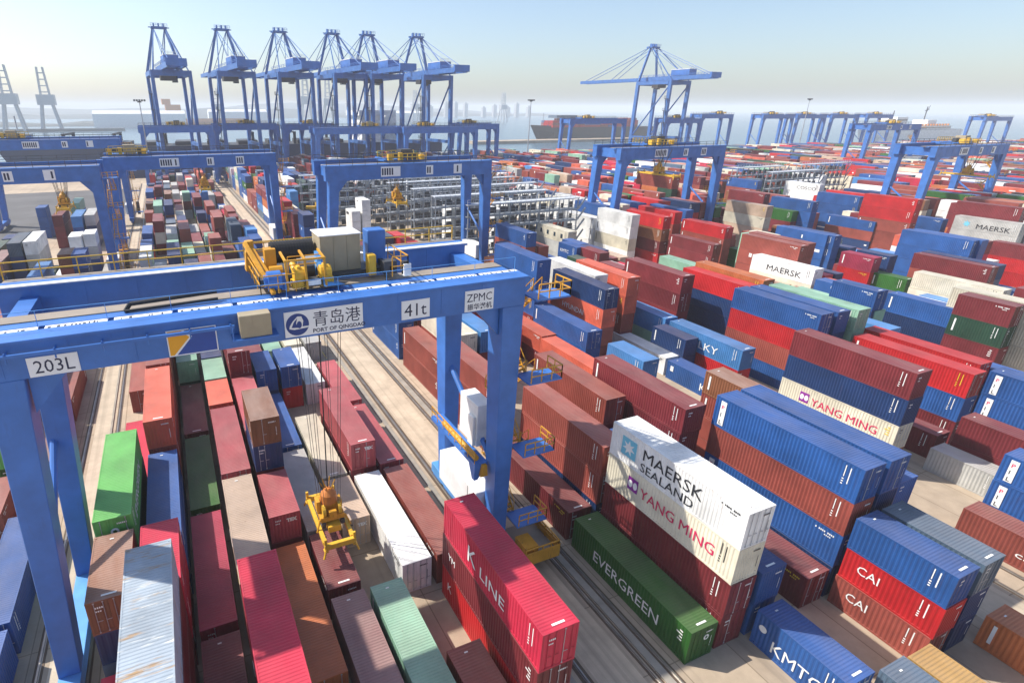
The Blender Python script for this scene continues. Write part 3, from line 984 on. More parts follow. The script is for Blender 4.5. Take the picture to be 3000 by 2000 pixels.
439.4 194.38 4 2.9 731 0 40 4 68 60
419.1 233.5 4 2.9 732 0 0 28 20 36
424.9 220.29 4 2.9 737 0 36 36 36 36
448.1 168.14 4 2.9 738 0 56 0 48 4
436.5 194.23 4 2.9 740 0 36 16 4 4
398.8 259.59 4 2.9 744 0 36 36 36 36
445.2 168.27 4 2.9 747 0 28 68 0 12
439.4 181.25 4 2.9 749 0 4 4 4 4
375.6 285.77 4 2.9 755 0 12 76 16 0
410.4 233.44 4 2.9 757 0 76 68 4 56
436.5 181.17 4 2.9 758 0 24 24 24 24
401.7 246.53 4 2.9 760 0 20 60 24 0
416.2 220.31 4 2.9 761 0 28 0 28 0
372.7 285.87 4 2.9 763 0 80 0 60 80
381.4 272.56 4 2.9 767 0 4 52 28 4
419.1 207.29 4 2.9 773 0 68 28 76 80
424.9 194.37 4 2.9 777 0 40 40 40 40
366.9 285.87 4 2.9 781 0 28 64 32 80
401.7 233.61 4 2.9 784 0 28 12 20 68
384.3 259.73 4 2.9 787 0 36 0 40 80
436.5 155.2 4 2.9 790 0 0 28 68 4
424.9 181.22 4 2.9 796 0 12 12 12 12
387.2 246.64 4 2.9 803 0 36 0 52 80
416.2 194.17 4 2.9 804 0 0 0 0 0
422 181.26 4 2.9 805 0 32 4 0 28
401.7 220.3 4 2.9 807 0 28 28 0 56
366.9 272.66 4 2.9 809 0 12 28 24 24
407.5 207.5 4 2.9 810 0 4 68 28 60
384.3 246.46 4 2.9 812 0 64 76 56 0
413.3 194.16 4 2.9 813 0 60 76 64 36
343.7 298.91 4 2.9 815 0 48 48 48 48
419.1 181.23 4 2.9 816 0 36 36 36 36
398.8 220.31 4 2.9 817 0 48 0 0 4
364 272.79 4 2.9 818 0 60 36 28 28
404.6 207.36 4 2.9 820 0 0 28 48 32
410.4 194.31 4 2.6 823 0 36 64 0 64
378.5 246.48 4 2.9 830 0 28 4 60 52
401.7 207.4 4 2.9 832 0 0 0 0 0
424.9 155.03 4 2.9 833 0 48 76 20 12
413.3 181.22 4 2.9 836 0 68 68 68 68
366.9 259.67 4 2.6 838 0 12 28 28 20
410.4 181.3 4 2.6 845 0 0 0 0 0
332.1 298.72 4 2.9 847 0 16 4 0 0
372.7 246.64 4 2.9 850 0 28 28 28 28
419.1 155.17 4 2.9 852 0 28 28 28 28
387.2 220.43 4 2.9 854 0 4 56 0 4
329.2 298.69 4 2.6 857 0 36 20 20 4
378.5 233.4 4 2.9 859 0 80 12 36 36
349.5 272.58 4 2.9 862 0 4 24 28 28
416.2 155.11 4 2.9 863 0 60 80 56 0
398.8 194.17 4 2.9 865 0 76 56 4 28
384.3 220.48 4 2.9 867 0 12 60 12 20
410.4 168.31 4 2.9 868 0 4 28 28 36
366.9 246.43 4 2.6 871 0 16 60 36 52
346.6 272.55 4 2.9 872 0 48 48 48 48
335 285.69 4 2.9 875 0 60 0 60 56
413.3 155.01 4 2.9 876 0 12 68 28 0
401.7 181.34 4 2.6 878 0 36 36 36 36
387.2 207.3 4 2.9 882 0 0 0 0 0
332.1 285.67 4 2.9 883 0 56 56 56 56
378.5 220.43 4 2.9 885 0 0 0 0 0
398.8 181.33 4 2.6 887 0 28 28 28 28
361.1 246.49 4 2.9 888 0 4 4 4 60
404.6 168.13 4 2.9 889 0 80 28 48 24
329.2 285.58 4 2.9 892 0 32 28 56 28
384.3 207.3 4 2.6 893 0 68 60 12 4
401.7 168.29 4 2.6 899 0 60 60 60 60
337.9 272.78 4 2.9 900 0 28 60 52 36
326.3 285.69 4 2.9 901 0 36 32 76 4
387.2 194.24 4 2.9 906 0 56 56 56 56
364 233.44 4 2.9 908 0 28 4 0 68
335 272.75 4 2.9 909 0 0 64 28 4
404.6 155.15 4 2.9 910 0 68 68 68 68
323.4 285.57 4 2.9 911 0 56 56 56 56
343.7 259.75 4 2.9 914 0 24 4 40 40
369.8 220.31 4 2.9 916 0 12 12 12 12
340.8 259.61 4 2.9 922 0 4 4 4 4
375.6 207.34 4 2.9 923 0 4 60 4 0
306 298.82 4 2.9 924 0 28 28 28 28
366.9 220.33 4 2.9 927 0 4 28 56 4
381.4 194.26 4 2.9 929 0 24 4 52 40
398.8 154.98 4 2.9 930 0 60 56 52 0
337.9 259.47 4 2.9 932 0 56 28 28 52
364 220.47 4 2.9 938 0 28 52 52 4
378.5 194.24 4 2.6 939 0 28 28 28 28
311.8 285.79 4 2.9 945 0 4 4 4 4
323.4 272.68 4 2.9 946 0 56 20 0 48
343.7 246.68 4 2.9 948 0 20 16 36 40
381.4 181.16 4 2.9 954 0 60 60 60 60
387.2 168.06 4 2.6 956 0 28 68 28 4
366.9 207.49 4 2.9 957 0 0 0 60 28
340.8 246.64 4 2.6 958 0 56 56 52 36
294.4 298.64 4 2.9 961 0 4 28 52 68
378.5 181.15 4 2.9 964 0 0 48 0 4
384.3 168.11 4 2.6 965 0 36 36 36 36
364 207.43 4 2.6 966 0 12 12 12 12
291.5 298.78 4 2.9 967 0 24 48 20 36
369.8 194.18 4 2.6 971 0 24 24 24 24
303.1 285.77 4 2.9 972 0 68 0 36 4
387.2 155.05 4 2.9 975 0 56 56 24 48
335 246.67 4 2.9 976 0 36 56 64 4
361.1 207.22 4 2.9 977 0 56 40 80 24
381.4 168.06 4 2.6 978 0 0 32 0 20
300.2 285.81 4 2.9 980 0 36 24 36 20
323.4 259.48 4 2.6 981 0 56 56 56 56
285.7 298.88 4 2.9 983 0 16 16 16 16
372.7 181.3 4 2.9 985 0 36 0 12 36
378.5 168.23 4 2.6 987 0 80 4 40 24
340.8 233.38 4 2.9 988 0 4 0 0 36
308.9 272.6 4 2.9 991 0 56 40 56 80
387.2 142.15 4 2.9 994 0 28 36 36 0
369.8 181.28 4 2.9 995 0 56 56 56 56
375.6 168.14 4 2.6 999 0 16 80 4 32
343.7 220.31 4 2.9 1006 0 4 4 4 4
323.4 246.62 4 2.9 1009 0 12 12 12 36
274.1 298.66 4 2.9 1012 0 16 0 36 28
311.8 259.75 4 2.9 1014 0 36 40 0 20
300.2 272.61 4 2.9 1015 0 0 16 76 24
332.1 233.56 4 2.6 1016 0 4 4 68 56
369.8 168.17 4 2.6 1020 0 32 32 32 32
285.7 285.83 4 2.9 1021 0 0 16 20 12
308.9 259.53 4 2.9 1024 0 0 0 0 0
378.5 142.03 4 2.9 1029 0 4 56 20 28
372.7 155.04 4 2.9 1031 0 28 56 48 76
268.3 298.69 4 2.9 1032 0 60 4 48 64
294.4 272.54 4 2.9 1033 0 0 36 28 12
343.7 207.29 4 2.9 1037 0 56 68 68 64
335 220.51 4 2.9 1038 0 20 36 32 28
375.6 142 4 2.9 1040 0 36 80 56 28
303.1 259.47 4 2.9 1044 0 28 28 16 0
262.5 298.8 4 2.9 1047 0 0 60 76 80
288.6 272.63 4 2.6 1052 0 4 4 4 4
259.6 298.67 4 2.6 1056 0 40 16 0 48
329.2 220.52 4 2.9 1058 0 56 4 16 36
308.9 246.52 4 2.6 1061 0 12 12 12 12
369.8 141.99 4 2.9 1063 0 16 36 0 40
256.7 298.84 4 2.6 1064 0 0 16 52 0
364 155.22 4 2.9 1065 0 28 0 4 64
335 207.46 4 2.9 1067 0 0 28 0 4
326.3 220.54 4 2.9 1068 0 36 36 36 36
372.7 129.11 4 2.9 1071 0 80 80 80 80
268.3 285.87 4 2.9 1074 0 24 28 0 76
366.9 142.14 4 2.9 1075 0 48 16 36 20
340.8 194.29 4 2.9 1077 0 0 0 0 0
323.4 220.39 4 2.9 1078 0 80 76 28 12
332.1 207.31 4 2.9 1079 0 48 36 0 60
250.9 298.73 4 2.6 1080 0 28 68 56 64
303.1 246.5 4 2.6 1081 0 28 4 80 68
291.5 259.69 4 2.9 1082 0 60 16 20 16
265.4 285.74 4 2.6 1083 0 16 16 16 16
346.6 181.18 4 2.9 1084 0 56 20 36 4
364 141.92 4 2.9 1086 0 40 48 64 4
337.9 194.16 4 2.9 1087 0 12 12 12 12
329.2 207.44 4 2.9 1089 0 80 20 40 28
288.6 259.57 4 2.9 1092 0 52 28 32 36
366.9 129.13 4 2.9 1094 0 4 24 4 36
308.9 233.37 4 2.6 1095 0 0 0 0 0
274.1 272.57 4 2.9 1096 0 36 4 32 4
349.5 168.27 4 2.9 1097 0 52 56 48 48
335 194.21 4 2.9 1099 0 0 4 4 0
285.7 259.71 4 2.9 1101 0 80 80 80 80
326.3 207.38 4 2.9 1102 0 68 4 28 36
340.8 181.17 4 2.9 1104 0 48 48 48 48
256.7 285.8 4 2.9 1107 0 36 36 36 36
346.6 168.05 4 2.9 1109 0 56 56 56 56
323.4 207.25 4 2.9 1112 0 36 0 48 52
268.3 272.8 4 2.9 1114 0 12 76 36 0
253.8 285.76 4 2.6 1115 0 28 28 28 28
337.9 181.28 4 2.9 1116 0 60 36 0 80
361.1 129.11 4 2.9 1118 0 76 76 76 76
291.5 246.67 4 2.6 1119 0 28 28 28 28
343.7 168.3 4 2.9 1121 0 60 60 60 60
329.2 194.19 4 2.9 1122 0 64 64 64 64
265.4 272.64 4 2.9 1125 0 60 60 60 60
300.2 233.57 4 2.9 1128 0 4 12 68 24
335 181.24 4 2.6 1129 0 40 0 32 4
288.6 246.51 4 2.9 1131 0 20 20 20 20
346.6 155.11 4 2.9 1137 0 0 0 12 28
230.6 298.79 4 2.9 1138 0 16 52 48 24
274.1 259.72 4 2.9 1140 0 28 28 28 28
285.7 246.56 4 2.9 1143 0 12 60 36 0
349.5 142.1 4 2.9 1150 0 28 68 0 56
271.2 259.51 4 2.9 1151 0 36 36 36 36
294.4 233.41 4 2.6 1152 0 0 4 56 20
303.1 220.49 4 2.9 1156 0 76 52 4 4
311.8 207.49 4 2.9 1157 0 36 0 0 28
335 168.1 4 2.9 1158 0 28 28 28 28
268.3 259.54 4 2.9 1159 0 28 20 68 12
291.5 233.34 4 2.6 1160 0 0 60 36 4
326.3 181.22 4 2.9 1164 0 12 12 12 12
236.4 285.85 4 2.9 1168 0 4 24 4 48
332.1 168.15 4 2.9 1169 0 52 64 60 68
219 298.81 4 2.9 1170 0 4 4 4 4
198.7 311.97 2 2.9 1174 0 12 16 56 48
337.9 155.25 4 2.9 1175 0 4 36 64 0
343.7 142.03 4 2.9 1176 0 24 76 16 56
323.4 181.25 4 2.6 1178 0 28 28 28 28
262.5 259.66 4 2.9 1182 0 28 52 0 4
195.8 311.94 4 2.9 1184 0 0 0 0 0
248 272.69 4 2.9 1185 0 40 32 80 12
274.1 246.66 4 2.6 1187 0 28 32 28 28
329.2 168.16 4 2.9 1188 0 36 0 0 64
346.6 128.86 4 2.9 1189 0 0 0 0 0
213.2 298.89 4 2.6 1191 0 4 4 4 4
230.6 285.61 4 2.9 1192 0 0 32 4 0
192.9 311.92 4 2.9 1193 0 76 12 60 28
303.1 207.46 4 2.9 1197 0 0 28 56 0
311.8 194.24 4 2.9 1198 0 20 20 20 20
210.3 298.73 4 2.9 1201 0 80 52 36 60
343.7 129.03 4 2.9 1204 0 0 0 0 0
291.5 220.56 4 2.9 1207 0 20 20 20 20
224.8 285.67 4 2.9 1213 0 0 0 0 0
329.2 155.18 4 2.6 1220 0 4 48 40 36
265.4 246.64 4 2.9 1222 0 40 68 16 36
236.4 272.55 4 2.9 1226 0 20 76 80 4
250.9 259.6 4 2.9 1227 0 20 64 0 12
219 285.69 4 2.9 1229 0 64 64 64 64
285.7 220.43 4 2.9 1230 0 60 28 28 60
262.5 246.41 4 2.9 1231 0 28 32 68 0
337.9 129.04 4 2.9 1234 0 28 4 56 68
274.1 233.42 4 2.9 1235 0 28 28 28 28
233.5 272.76 4 2.9 1239 0 52 32 68 4
303.1 194.39 4 2.6 1240 0 0 0 0 0
216.1 285.59 4 2.9 1242 0 24 24 24 24
175.5 311.9 4 2.9 1243 0 36 36 36 36
259.6 246.62 4 2.9 1245 0 36 4 32 76
271.2 233.51 4 2.9 1247 0 28 16 0 36
230.6 272.8 4 2.9 1248 0 28 0 36 40
323.4 155.01 4 2.9 1249 0 0 56 12 20
184.2 305.42 2 2.9 1250 0 60 48 4 60
329.2 142.05 4 2.9 1254 0 28 28 28 28
213.2 285.83 4 2.9 1255 0 48 48 48 48
192.9 298.69 4 2.9 1257 0 4 20 32 76
256.7 246.54 4 2.9 1258 0 40 40 40 40
227.7 272.74 4 2.9 1259 0 28 28 28 28
268.3 233.53 4 2.9 1260 0 36 4 24 28
337.9 115.99 4 2.9 1261 0 36 40 4 20
210.3 285.62 4 2.6 1262 0 68 68 68 68
306 181.2 4 2.9 1265 0 60 80 28 12
326.3 142.16 4 2.9 1268 0 16 40 76 0
178.4 305.14 2 2.9 1269 0 28 4 4 24
175.5 305.35 2 2.9 1276 0 0 36 80 0
335 115.92 4 2.9 1277 0 36 12 0 28
285.7 207.31 4 2.9 1278 0 36 0 4 24
303.1 181.33 4 2.9 1279 0 36 36 36 36
294.4 194.24 4 2.6 1280 0 0 16 76 64
221.9 272.52 4 2.9 1281 0 12 12 12 12
161 311.82 4 2.9 1283 0 52 52 52 52
274.1 220.55 4 2.9 1288 0 36 0 4 52
262.5 233.58 4 2.6 1290 0 80 52 56 0
300.2 181.29 4 2.9 1297 0 0 68 36 0
248 246.57 4 2.9 1298 0 0 36 0 36
291.5 194.38 4 2.9 1299 0 4 4 4 4
326.3 128.86 4 2.9 1302 0 68 68 56 56
271.2 220.54 4 2.9 1303 0 0 0 0 0
216.1 272.73 4 2.6 1307 0 80 52 0 28
175.5 298.76 2 2.6 1312 0 28 0 28 40
329.2 116.03 4 2.9 1314 0 40 40 40 40
311.8 155.23 4 2.9 1315 0 36 36 36 36
256.7 233.58 4 2.9 1318 0 20 56 0 28
134.9 318.35 2 2.9 1319 0 40 40 40 40
303.1 168.15 4 2.9 1326 0 20 20 20 20
192.9 285.62 2 2.9 1328 0 80 4 28 4
294.4 181.36 4 2.6 1329 0 40 48 28 12
285.7 194.26 4 2.9 1330 0 0 0 0 0
210.3 272.66 4 2.6 1331 0 36 36 36 36
253.8 233.39 4 2.9 1332 0 52 76 60 20
274.1 207.42 4 2.9 1340 0 4 4 4 4
198.7 279.05 2 2.9 1341 0 60 20 56 4
178.4 292.33 2 2.9 1342 0 36 28 0 56
300.2 168.23 4 2.9 1343 0 40 56 4 28
140.7 311.81 4 2.9 1344 0 0 56 28 56
152.3 305.16 2 2.9 1350 0 4 32 20 56
137.8 311.78 4 2.9 1351 0 4 4 4
306 155.17 4 2.9 1352 0 4 4 4 4
221.9 259.61 4 2.6 1353 0 36 68 28 4
323.4 115.82 4 2.9 1354 0 12 40 36 4
195.8 279.07 2 2.9 1356 0 20 28 28 52
311.8 142.2 4 2.9 1357 0 28 60 60 4
134.9 311.88 2 2.6 1360 0 12 28 28 12
248 233.38 4 2.9 1362 0 28 28 28 28
117.5 318.33 2 2.9 1364 0 60 12 36 24
161 298.63 4 2.9 1366 0 52 52 52 52
233.5 246.4 4 2.9 1369 0 32 24 0 0
303.1 155.18 4 2.9 1370 0 0 56 0 28
181.3 285.84 4 2.9 1371 0 12 12 12 12
158.1 298.65 2 2.6 1372 0 32 32 32 32
268.3 207.46 4 2.9 1373 0 24 24 24 24
308.9 142.03 4 2.9 1374 0 40 40 40 40
111.7 318.45 2 2.9 1375 0 48 48 48 48
143.6 305.36 2 2.9 1376 0 36 52 28 28
256.7 220.43 4 2.6 1377 0 4 0 0 28
216.1 259.68 4 2.9 1378 0 0 4 48 36
198.7 272.52 2 2.9 1380 0 0 32 36 4
155.2 298.65 4 2.9 1383 0 56 56 56 56
300.2 155.17 4 2.9 1386 0 28 0 36 0
213.2 259.61 4 2.9 1389 0 60 60 60 60
175.5 285.69 4 2.9 1392 0 4 28 4 60
306 141.92 4 2.9 1393 0 24 80 24 24
311.8 129.11 4 2.9 1395 0 28 76 4 56
291.5 168.24 4 2.9 1397 0 28 80 20 16
100.1 318.35 2 2.9 1402 0 80 60 40
172.6 285.62 4 2.6 1404 0 76 28 16 64
210.3 259.66 4 2.9 1405 0 48 48 48 48
161 292.34 2 2.9 1406 0 60 4 64 4
36.01 331.36 2 2.9 1407 0 36 36 36 36
297.3 155.15 4 2.9 1409 0 48 56 28 28
262.5 207.25 4 2.9 1410 0 36 60 56 28
224.8 246.66 4 2.9 1411 0 68 0 0 16
30.27 331.44 2 2.9 1412 0 28 80 28 20
250.9 220.33 4 2.6 1413 0 56 56 56 56
146.5 298.89 4 2.9 1414 0 0 36 12 68
114.6 311.7 4 2.6 1416 0 24 4 4 36
288.6 168.25 4 2.9 1418 0 0 36 4 28
271.2 194.16 4 2.9 1419 0 4 28 68 52
190 272.78 4 2.9 1420 0 4 4 4 4
259.6 207.36 4 2.9 1426 0 12 52 28 60
248 220.51 4 2.9 1428 0 0 48 36 16
294.4 155.25 4 2.6 1429 0 76 76 76 76
108.8 311.82 4 2.9 1430 0 4 76 36 52
300.2 141.92 4 2.9 1435 0 4 0 60 0
285.7 168.04 4 2.6 1438 0 40 60 52 76
306 128.92 4 2.9 1439 0 20 24 28 36
105.9 311.81 4 2.9 1440 0 12 16 0 80
233.5 233.49 4 2.9 1441 0 80 56 28 4
123.3 305.26 2 2.9 1442 0 80 80 80 80
219 246.62 4 2.9 1443 0 60 76 80 36
137.8 298.91 4 2.9 1444 0 52 80 60 4
256.7 207.41 4 2.9 1445 0 4 4 4 4
184.2 272.76 4 2.9 1446 0 0 4 28 12
103 311.74 4 2.9 1447 0 24 60 12 36
47.49 324.9 4 2.9 1448 0 28 28 28 28
44.62 324.81 2 2.9 1451 0 24 20 4 0
41.75 324.88 4 2.6 1454 0 36 36 36 0
100.1 311.86 2 2.6 1455 0 0 0 12 80
38.88 324.93 4 2.9 1457 0 68 68 68 68
216.1 246.39 4 2.6 1461 0 24 28 64 56
274.1 181.38 4 2.9 1464 0 0 36 48 60
97.2 311.94 4 2.9 1466 0 64 4
253.8 207.42 4 2.9 1468 0 36 36 36 36
30.27 324.82 2 2.9 1469 0 16 0 4 36
114.6 305.25 2 2.9 1471 0 28 28 28 28
178.4 272.74 4 2.9 1473 0 64 68 28 0
213.2 246.59 4 2.6 1477 0 60 64 12 28
12.05 324.89 4 2.6 1478 0 52
155.2 285.66 2 2.9 1483 0 0 12 0 0
-8.25 325.04 4 2.9 1485 0 48
3.35 325.04 4 2.6 1486 0 36 36 36
0.45 325 4 2.9 1487 0 60
-2.45 324.9 4 2.9 1488 0 28 28 28
187.1 266.21 2 2.9 1489 0 28 28 28 28
294.4 142.11 4 2.9 1491 0 24 28 64 60
306 115.82 4 2.9 1493 0 36 40 28 36
250.9 207.39 4 2.9 1494 0 4 36 28 56
300.2 129.02 4 2.9 1495 0 20 68 52 12
175.5 272.59 4 2.9 1496 0 32 12 12 32
224.8 233.39 4 2.9 1500 0 36 36 36 36
285.7 155.09 4 2.9 1503 0 28 24 80 12
192.9 259.72 2 2.9 1505 0 76 16 28 24
259.6 194.23 4 2.9 1506 0 16 52 32 68
82.7 311.97 4 2.6 1507 0 4 76 16 12
236.4 220.41 4 2.6 1510 0 0 0 0 0
120.4 298.65 4 2.9 1512 0 28 76 36 0
134.9 292.18 2 2.9 1517 0 4 64 36 4
181.3 266.02 2 2.9 1518 0 80 80 80 80
297.3 128.86 4 2.9 1519 0 12 60 12 0
221.9 233.49 4 2.9 1520 0 24 32 68 24
76.9 311.74 4 2.9 1521 0 0 76 32 64
117.5 298.88 4 2.9 1523 0 40 40 40 40
74 311.85 4 2.9 1525 0 36 36 36 36
306 102.75 4 2.9 1532 0 40 0 0 52
265.4 181.29 4 2.9 1533 0 0 4 36 40
143.6 285.86 4 2.9 1535 0 28 28 28 28
187.1 259.47 2 2.9 1536 0 4 76 36 0
219 233.53 4 2.9 1538 0 60 60 60 60
68.2 311.9 4 2.9 1539 0 0 56 40 76
294.4 129.01 4 2.9 1542 0 4 60 68 0
65.3 311.79 2 2.9 1543 0 28 48 4 4
253.8 194.39 4 2.9 1546 0 0 0 0 0
62.4 311.96 4 2.6 1547 0 20 12 52 0
184.2 259.67 4 2.6 1550 0 28 0 40 4
59.5 311.83 4 2.9 1551 0 0 0
216.1 233.52 4 2.9 1553 0 4 4 4 4
271.2 168.25 4 2.6 1554 0 76 36 4 0
123.3 292.21 2 2.9 1556 0 36 0 0 28
105.9 298.8 2 2.9 1558 0 16 16 16 16
172.6 266.2 2 2.9 1559 0 20 40 48 28
297.3 116.07 4 2.9 1561 0 52 16 36 4
291.5 129.05 4 2.9 1563 0 0 4 12 28
103 298.82 4 2.9 1565 0 36 36 36 36
250.9 194.41 4 2.9 1567 0 0 0 0 0
227.7 220.46 4 2.9 1568 0 80 80 80 80
134.9 285.76 2 2.9 1569 0 60 32 28 56
47.49 311.89 4 2.9 1570 0 0 28 56 28
100.1 298.82 4 2.6 1572 0 60 60 60
44.62 311.94 4 2.6 1573 0 24 28 28 28
259.6 181.32 4 2.9 1574 0 36 80 0 0
158.1 272.55 4 2.9 1575 0 76 76 76 76
268.3 168.12 4 2.9 1576 0 24 24 76 32
195.8 246.51 4 2.9 1581 0 60 12 0 4
36.01 311.86 4 2.6 1583 0 76 4 48 36
224.8 220.54 4 2.9 1584 0 12 0 16 0
248 194.29 4 2.9 1586 0 28 64 0 4
33.14 311.99 4 2.6 1588 0 56 76 60 16
71.1 305.2 2 2.9 1589 0 36 0 68 4
30.27 311.8 4 2.9 1592 0 4 20 28 48
236.4 207.3 4 2.9 1593 0 28 28 28 28
175.5 259.56 4 2.9 1594 0 64 0 60 28
274.1 155.16 4 2.6 1595 0 12 12 12 12
140.7 279.15 2 2.9 1597 0 4 32 76 32
265.4 168.17 4 2.9 1599 0 28 52 24
14.95 311.92 4 2.9 1601 0 4 4
152.3 272.66 4 2.9 1602 0 56 36 36 4
9.15 311.73 4 2.6 1604 0 0 0
6.25 311.78 4 2.9 1605 0 64 80 36
-8.25 311.78 4 2.9 1606 0 36
3.35 311.98 4 2.9 1607 0 32
221.9 220.41 4 2.9 1608 0 4 0 4 28
-5.35 311.78 4 2.6 1609 0 36
-2.45 311.91 2 2.9 1610 0 28 56 80
297.3 102.91 4 2.9 1611 0 12 12 12 12
233.5 207.37 4 2.9 1614 0 48 60 64 28
123.3 285.76 2 2.9 1615 0 24 4 20 56
291.5 115.96 4 2.9 1616 0 12 76 4 16
149.4 272.57 4 2.6 1620 0 76 76 76 76
271.2 155.23 4 2.9 1621 0 20 60 20
253.8 181.21 4 2.9 1622 0 4 4 4 4
262.5 168.27 4 2.9 1625 0 40 4 4 20
103 292.24 2 2.9 1626 0 12 60 36 40
187.1 246.56 4 2.6 1633 0 80 16 0 28
100.1 292.16 2 2.9 1634 0 28 32 56 16
44.62 305.22 2 2.6 1636 0 60 60 60 60
76.9 298.91 4 2.6 1637 0 52 52 52 52
288.6 116.09 4 2.9 1638 0 28 36 16 28
41.75 305.22 2 2.6 1639 0 60 52 20 36
143.6 272.77 4 2.9 1640 0 0 4 0 80
74 298.65 4 2.9 1643 0 28 28 28 28
114.6 285.66 4 2.9 1644 0 28 40 64 76
184.2 246.54 4 2.9 1647 0 4 52 40 4
71.1 298.92 2 2.9 1648 0 56 56 56 56
30.27 305.28 2 2.9 1651 0 36 36 36 36
274.1 141.91 4 2.9 1654 0 28 32 36 28
68.2 298.79 4 2.9 1655 0 12 28 4 12
213.2 220.51 4 2.9 1660 0 80 32 60 40
248 181.21 4 2.9 1663 0 4 36 0 36
181.3 246.67 4 2.9 1664 0 4 0 0 4
-8.25 305.16 2 2.9 1667 0 20 0
62.4 298.84 4 2.9 1668 0 0 0 0 0
-5.35 305.27 2 2.6 1669 0 40
0.45 305.33 2 2.6 1670 0 0 0
149.4 266.02 2 2.9 1674 0 0 0 0 0
59.5 298.64 4 2.9 1676 0 32 28 28
105.9 285.58 4 2.9 1678 0 20 20 20 20
134.9 272.65 4 2.9 1680 0 0 12 28 4
271.2 141.95 4 2.9 1682 0 64 28 0 0
120.4 279.13 2 2.6 1683 0 24 56 32 68
178.4 246.66 2 2.6 1684 0 0 32 16 68
158.1 259.54 4 2.9 1688 0 12 0 4 4
288.6 102.74 4 2.9 1689 0 36 52 68 28
253.8 168.24 4 2.9 1690 0 60 60 60 60
100.1 285.77 2 2.9 1691 0 12 12 12 12
175.5 246.57 4 2.6 1696 0 4 76 68 32
97.2 285.78 4 2.9 1699 0 76 76 76 76
41.75 298.73 2 2.9 1700 0 0 76 28
114.6 279.03 2 2.6 1701 0 24 24 24 24
285.7 102.85 4 2.9 1705 0 16 28 4 28
33.14 298.64 2 2.9 1707 0 48 0 0 36
111.7 279.16 2 2.9 1708 0 60 12 28 36
274.1 128.98 4 2.9 1709 0 28 68 4 20
230.6 194.17 4 2.9 1713 0 64 4 76 16
27.4 298.86 4 2.6 1716 0 68 24 48 20
149.4 259.73 2 2.9 1717 0 76 76 76 76
14.95 298.84 4 2.9 1719 0 16
12.05 298.91 4 2.6 1721 0 48 0 24
62.4 292.11 2 2.6 1723 0 12 80 4 0
6.25 298.79 2 2.9 1724 0 4 12
-8.25 298.72 2 2.9 1725 0 12 12
3.35 298.71 4 2.9 1726 0 64
-5.35 298.91 2 2.9 1727 0 4
0.45 298.87 2 2.6 1728 0 0 52
187.1 233.56 4 2.9 1730 0 4 4 28 4
248 168.21 4 2.9 1735 0 68 56 56 64
271.2 128.95 4 2.9 1737 0 64 16 16 56
146.5 259.54 4 2.6 1738 0 4 60 64 0
82.7 285.77 2 2.9 1739 0 24 52 28 76
79.8 285.6 4 2.9 1742 0 12 0 0 60
213.2 207.44 4 2.9 1746 0 4 68 32 76
198.7 220.43 4 2.9 1748 0 16 16 16 16
76.9 285.73 4 2.9 1749 0 56 56 56 56
140.7 259.7 4 2.9 1755 0 60 60 60 60
274.1 115.91 4 2.9 1756 0 48 64 20 64
111.7 272.54 2 2.9 1758 0 0 0 36 0
71.1 285.67 4 2.6 1759 0 0 0 24 20
36.01 292.18 2 2.9 1760 0 52 12 0 28
210.3 207.24 4 2.9 1761 0 28 28 28 56
233.5 181.17 4 2.9 1762 0 60 76 60 28
195.8 220.47 4 2.6 1764 0 0 16 60 4
30.27 292.3 2 2.9 1765 0 4 4 4 4
221.9 194.35 4 2.9 1767 0 60 28 28 64
137.8 259.65 4 2.9 1768 0 4 28 64 40
14.95 292.12 2 2.6 1775 0 48
158.1 246.56 2 2.9 1776 0 0 0 0 0
62.4 285.79 2 2.9 1777 0 40 28 12 80
105.9 272.53 4 2.9 1778 0 4 48 28 4
271.2 115.84 4 2.9 1779 0 80 16 20 0
134.9 259.6 4 2.9 1780 0 68 0 32 0
3.35 292.18 2 2.9 1781 0 0
230.6 181.34 4 2.9 1784 0 12 12 12 12
59.5 285.67 4 2.9 1785 0 60 28 0
219 194.33 4 2.9 1786 0 24 24 24 24
175.5 233.5 4 2.6 1787 0 0 0 64 60
155.2 246.55 2 2.9 1790 0 28 28 28 28
100.1 272.63 4 2.6 1792 0 12 12 12 12
262.5 129 4 2.9 1794 0 80 80 80 80
274.1 102.98 4 2.9 1795 0 28 16 40 24
172.6 233.41 4 2.6 1796 0 4 12 32 12
47.49 285.73 2 2.6 1798 0 60 60 60 60
227.7 181.09 4 2.9 1799 0 4 68 0 52
216.1 194.45 4 2.9 1800 0 68 4 16 64
152.3 246.52 4 2.9 1801 0 0 36 64 28
74 279.2 2 2.6 1803 0 40 40 40 40
236.4 168.04 4 2.9 1805 0 36 0 36 48
187.1 220.3 4 2.9 1807 0 0 76 0 56
38.88 285.78 4 2.9 1808 0 48 24 4 64
149.4 246.41 4 2.9 1810 0 68 56 32 28
33.14 285.82 4 2.9 1811 0 4 4 4 4
259.6 128.91 4 2.9 1812 0 16 16 16 16
213.2 194.19 4 2.9 1815 0 80 80 80 80
271.2 102.85 4 2.9 1816 0 80 80 80 80
123.3 259.49 2 2.9 1817 0 4 68 52 36
27.4 285.85 4 2.9 1819 0 56 56 56
198.7 207.25 4 2.9 1823 0 20 48 60 28
14.95 285.74 2 2.9 1826 0 0
12.05 285.64 4 2.9 1827 0 0 0
9.15 285.68 4 2.9 1828 0 36 56
85.6 272.76 2 2.9 1829 0 0 0 0 0
6.25 285.57 4 2.6 1830 0 28 28 28
3.35 285.71 2 2.9 1831 0 32
-5.35 285.71 4 2.9 1832 0 4
-2.45 285.77 4 2.9 1833 0 0 4
274.1 89.78 4 2.9 1835 0 0 4 28 0
210.3 194.42 4 2.6 1837 0 28 28 28 28
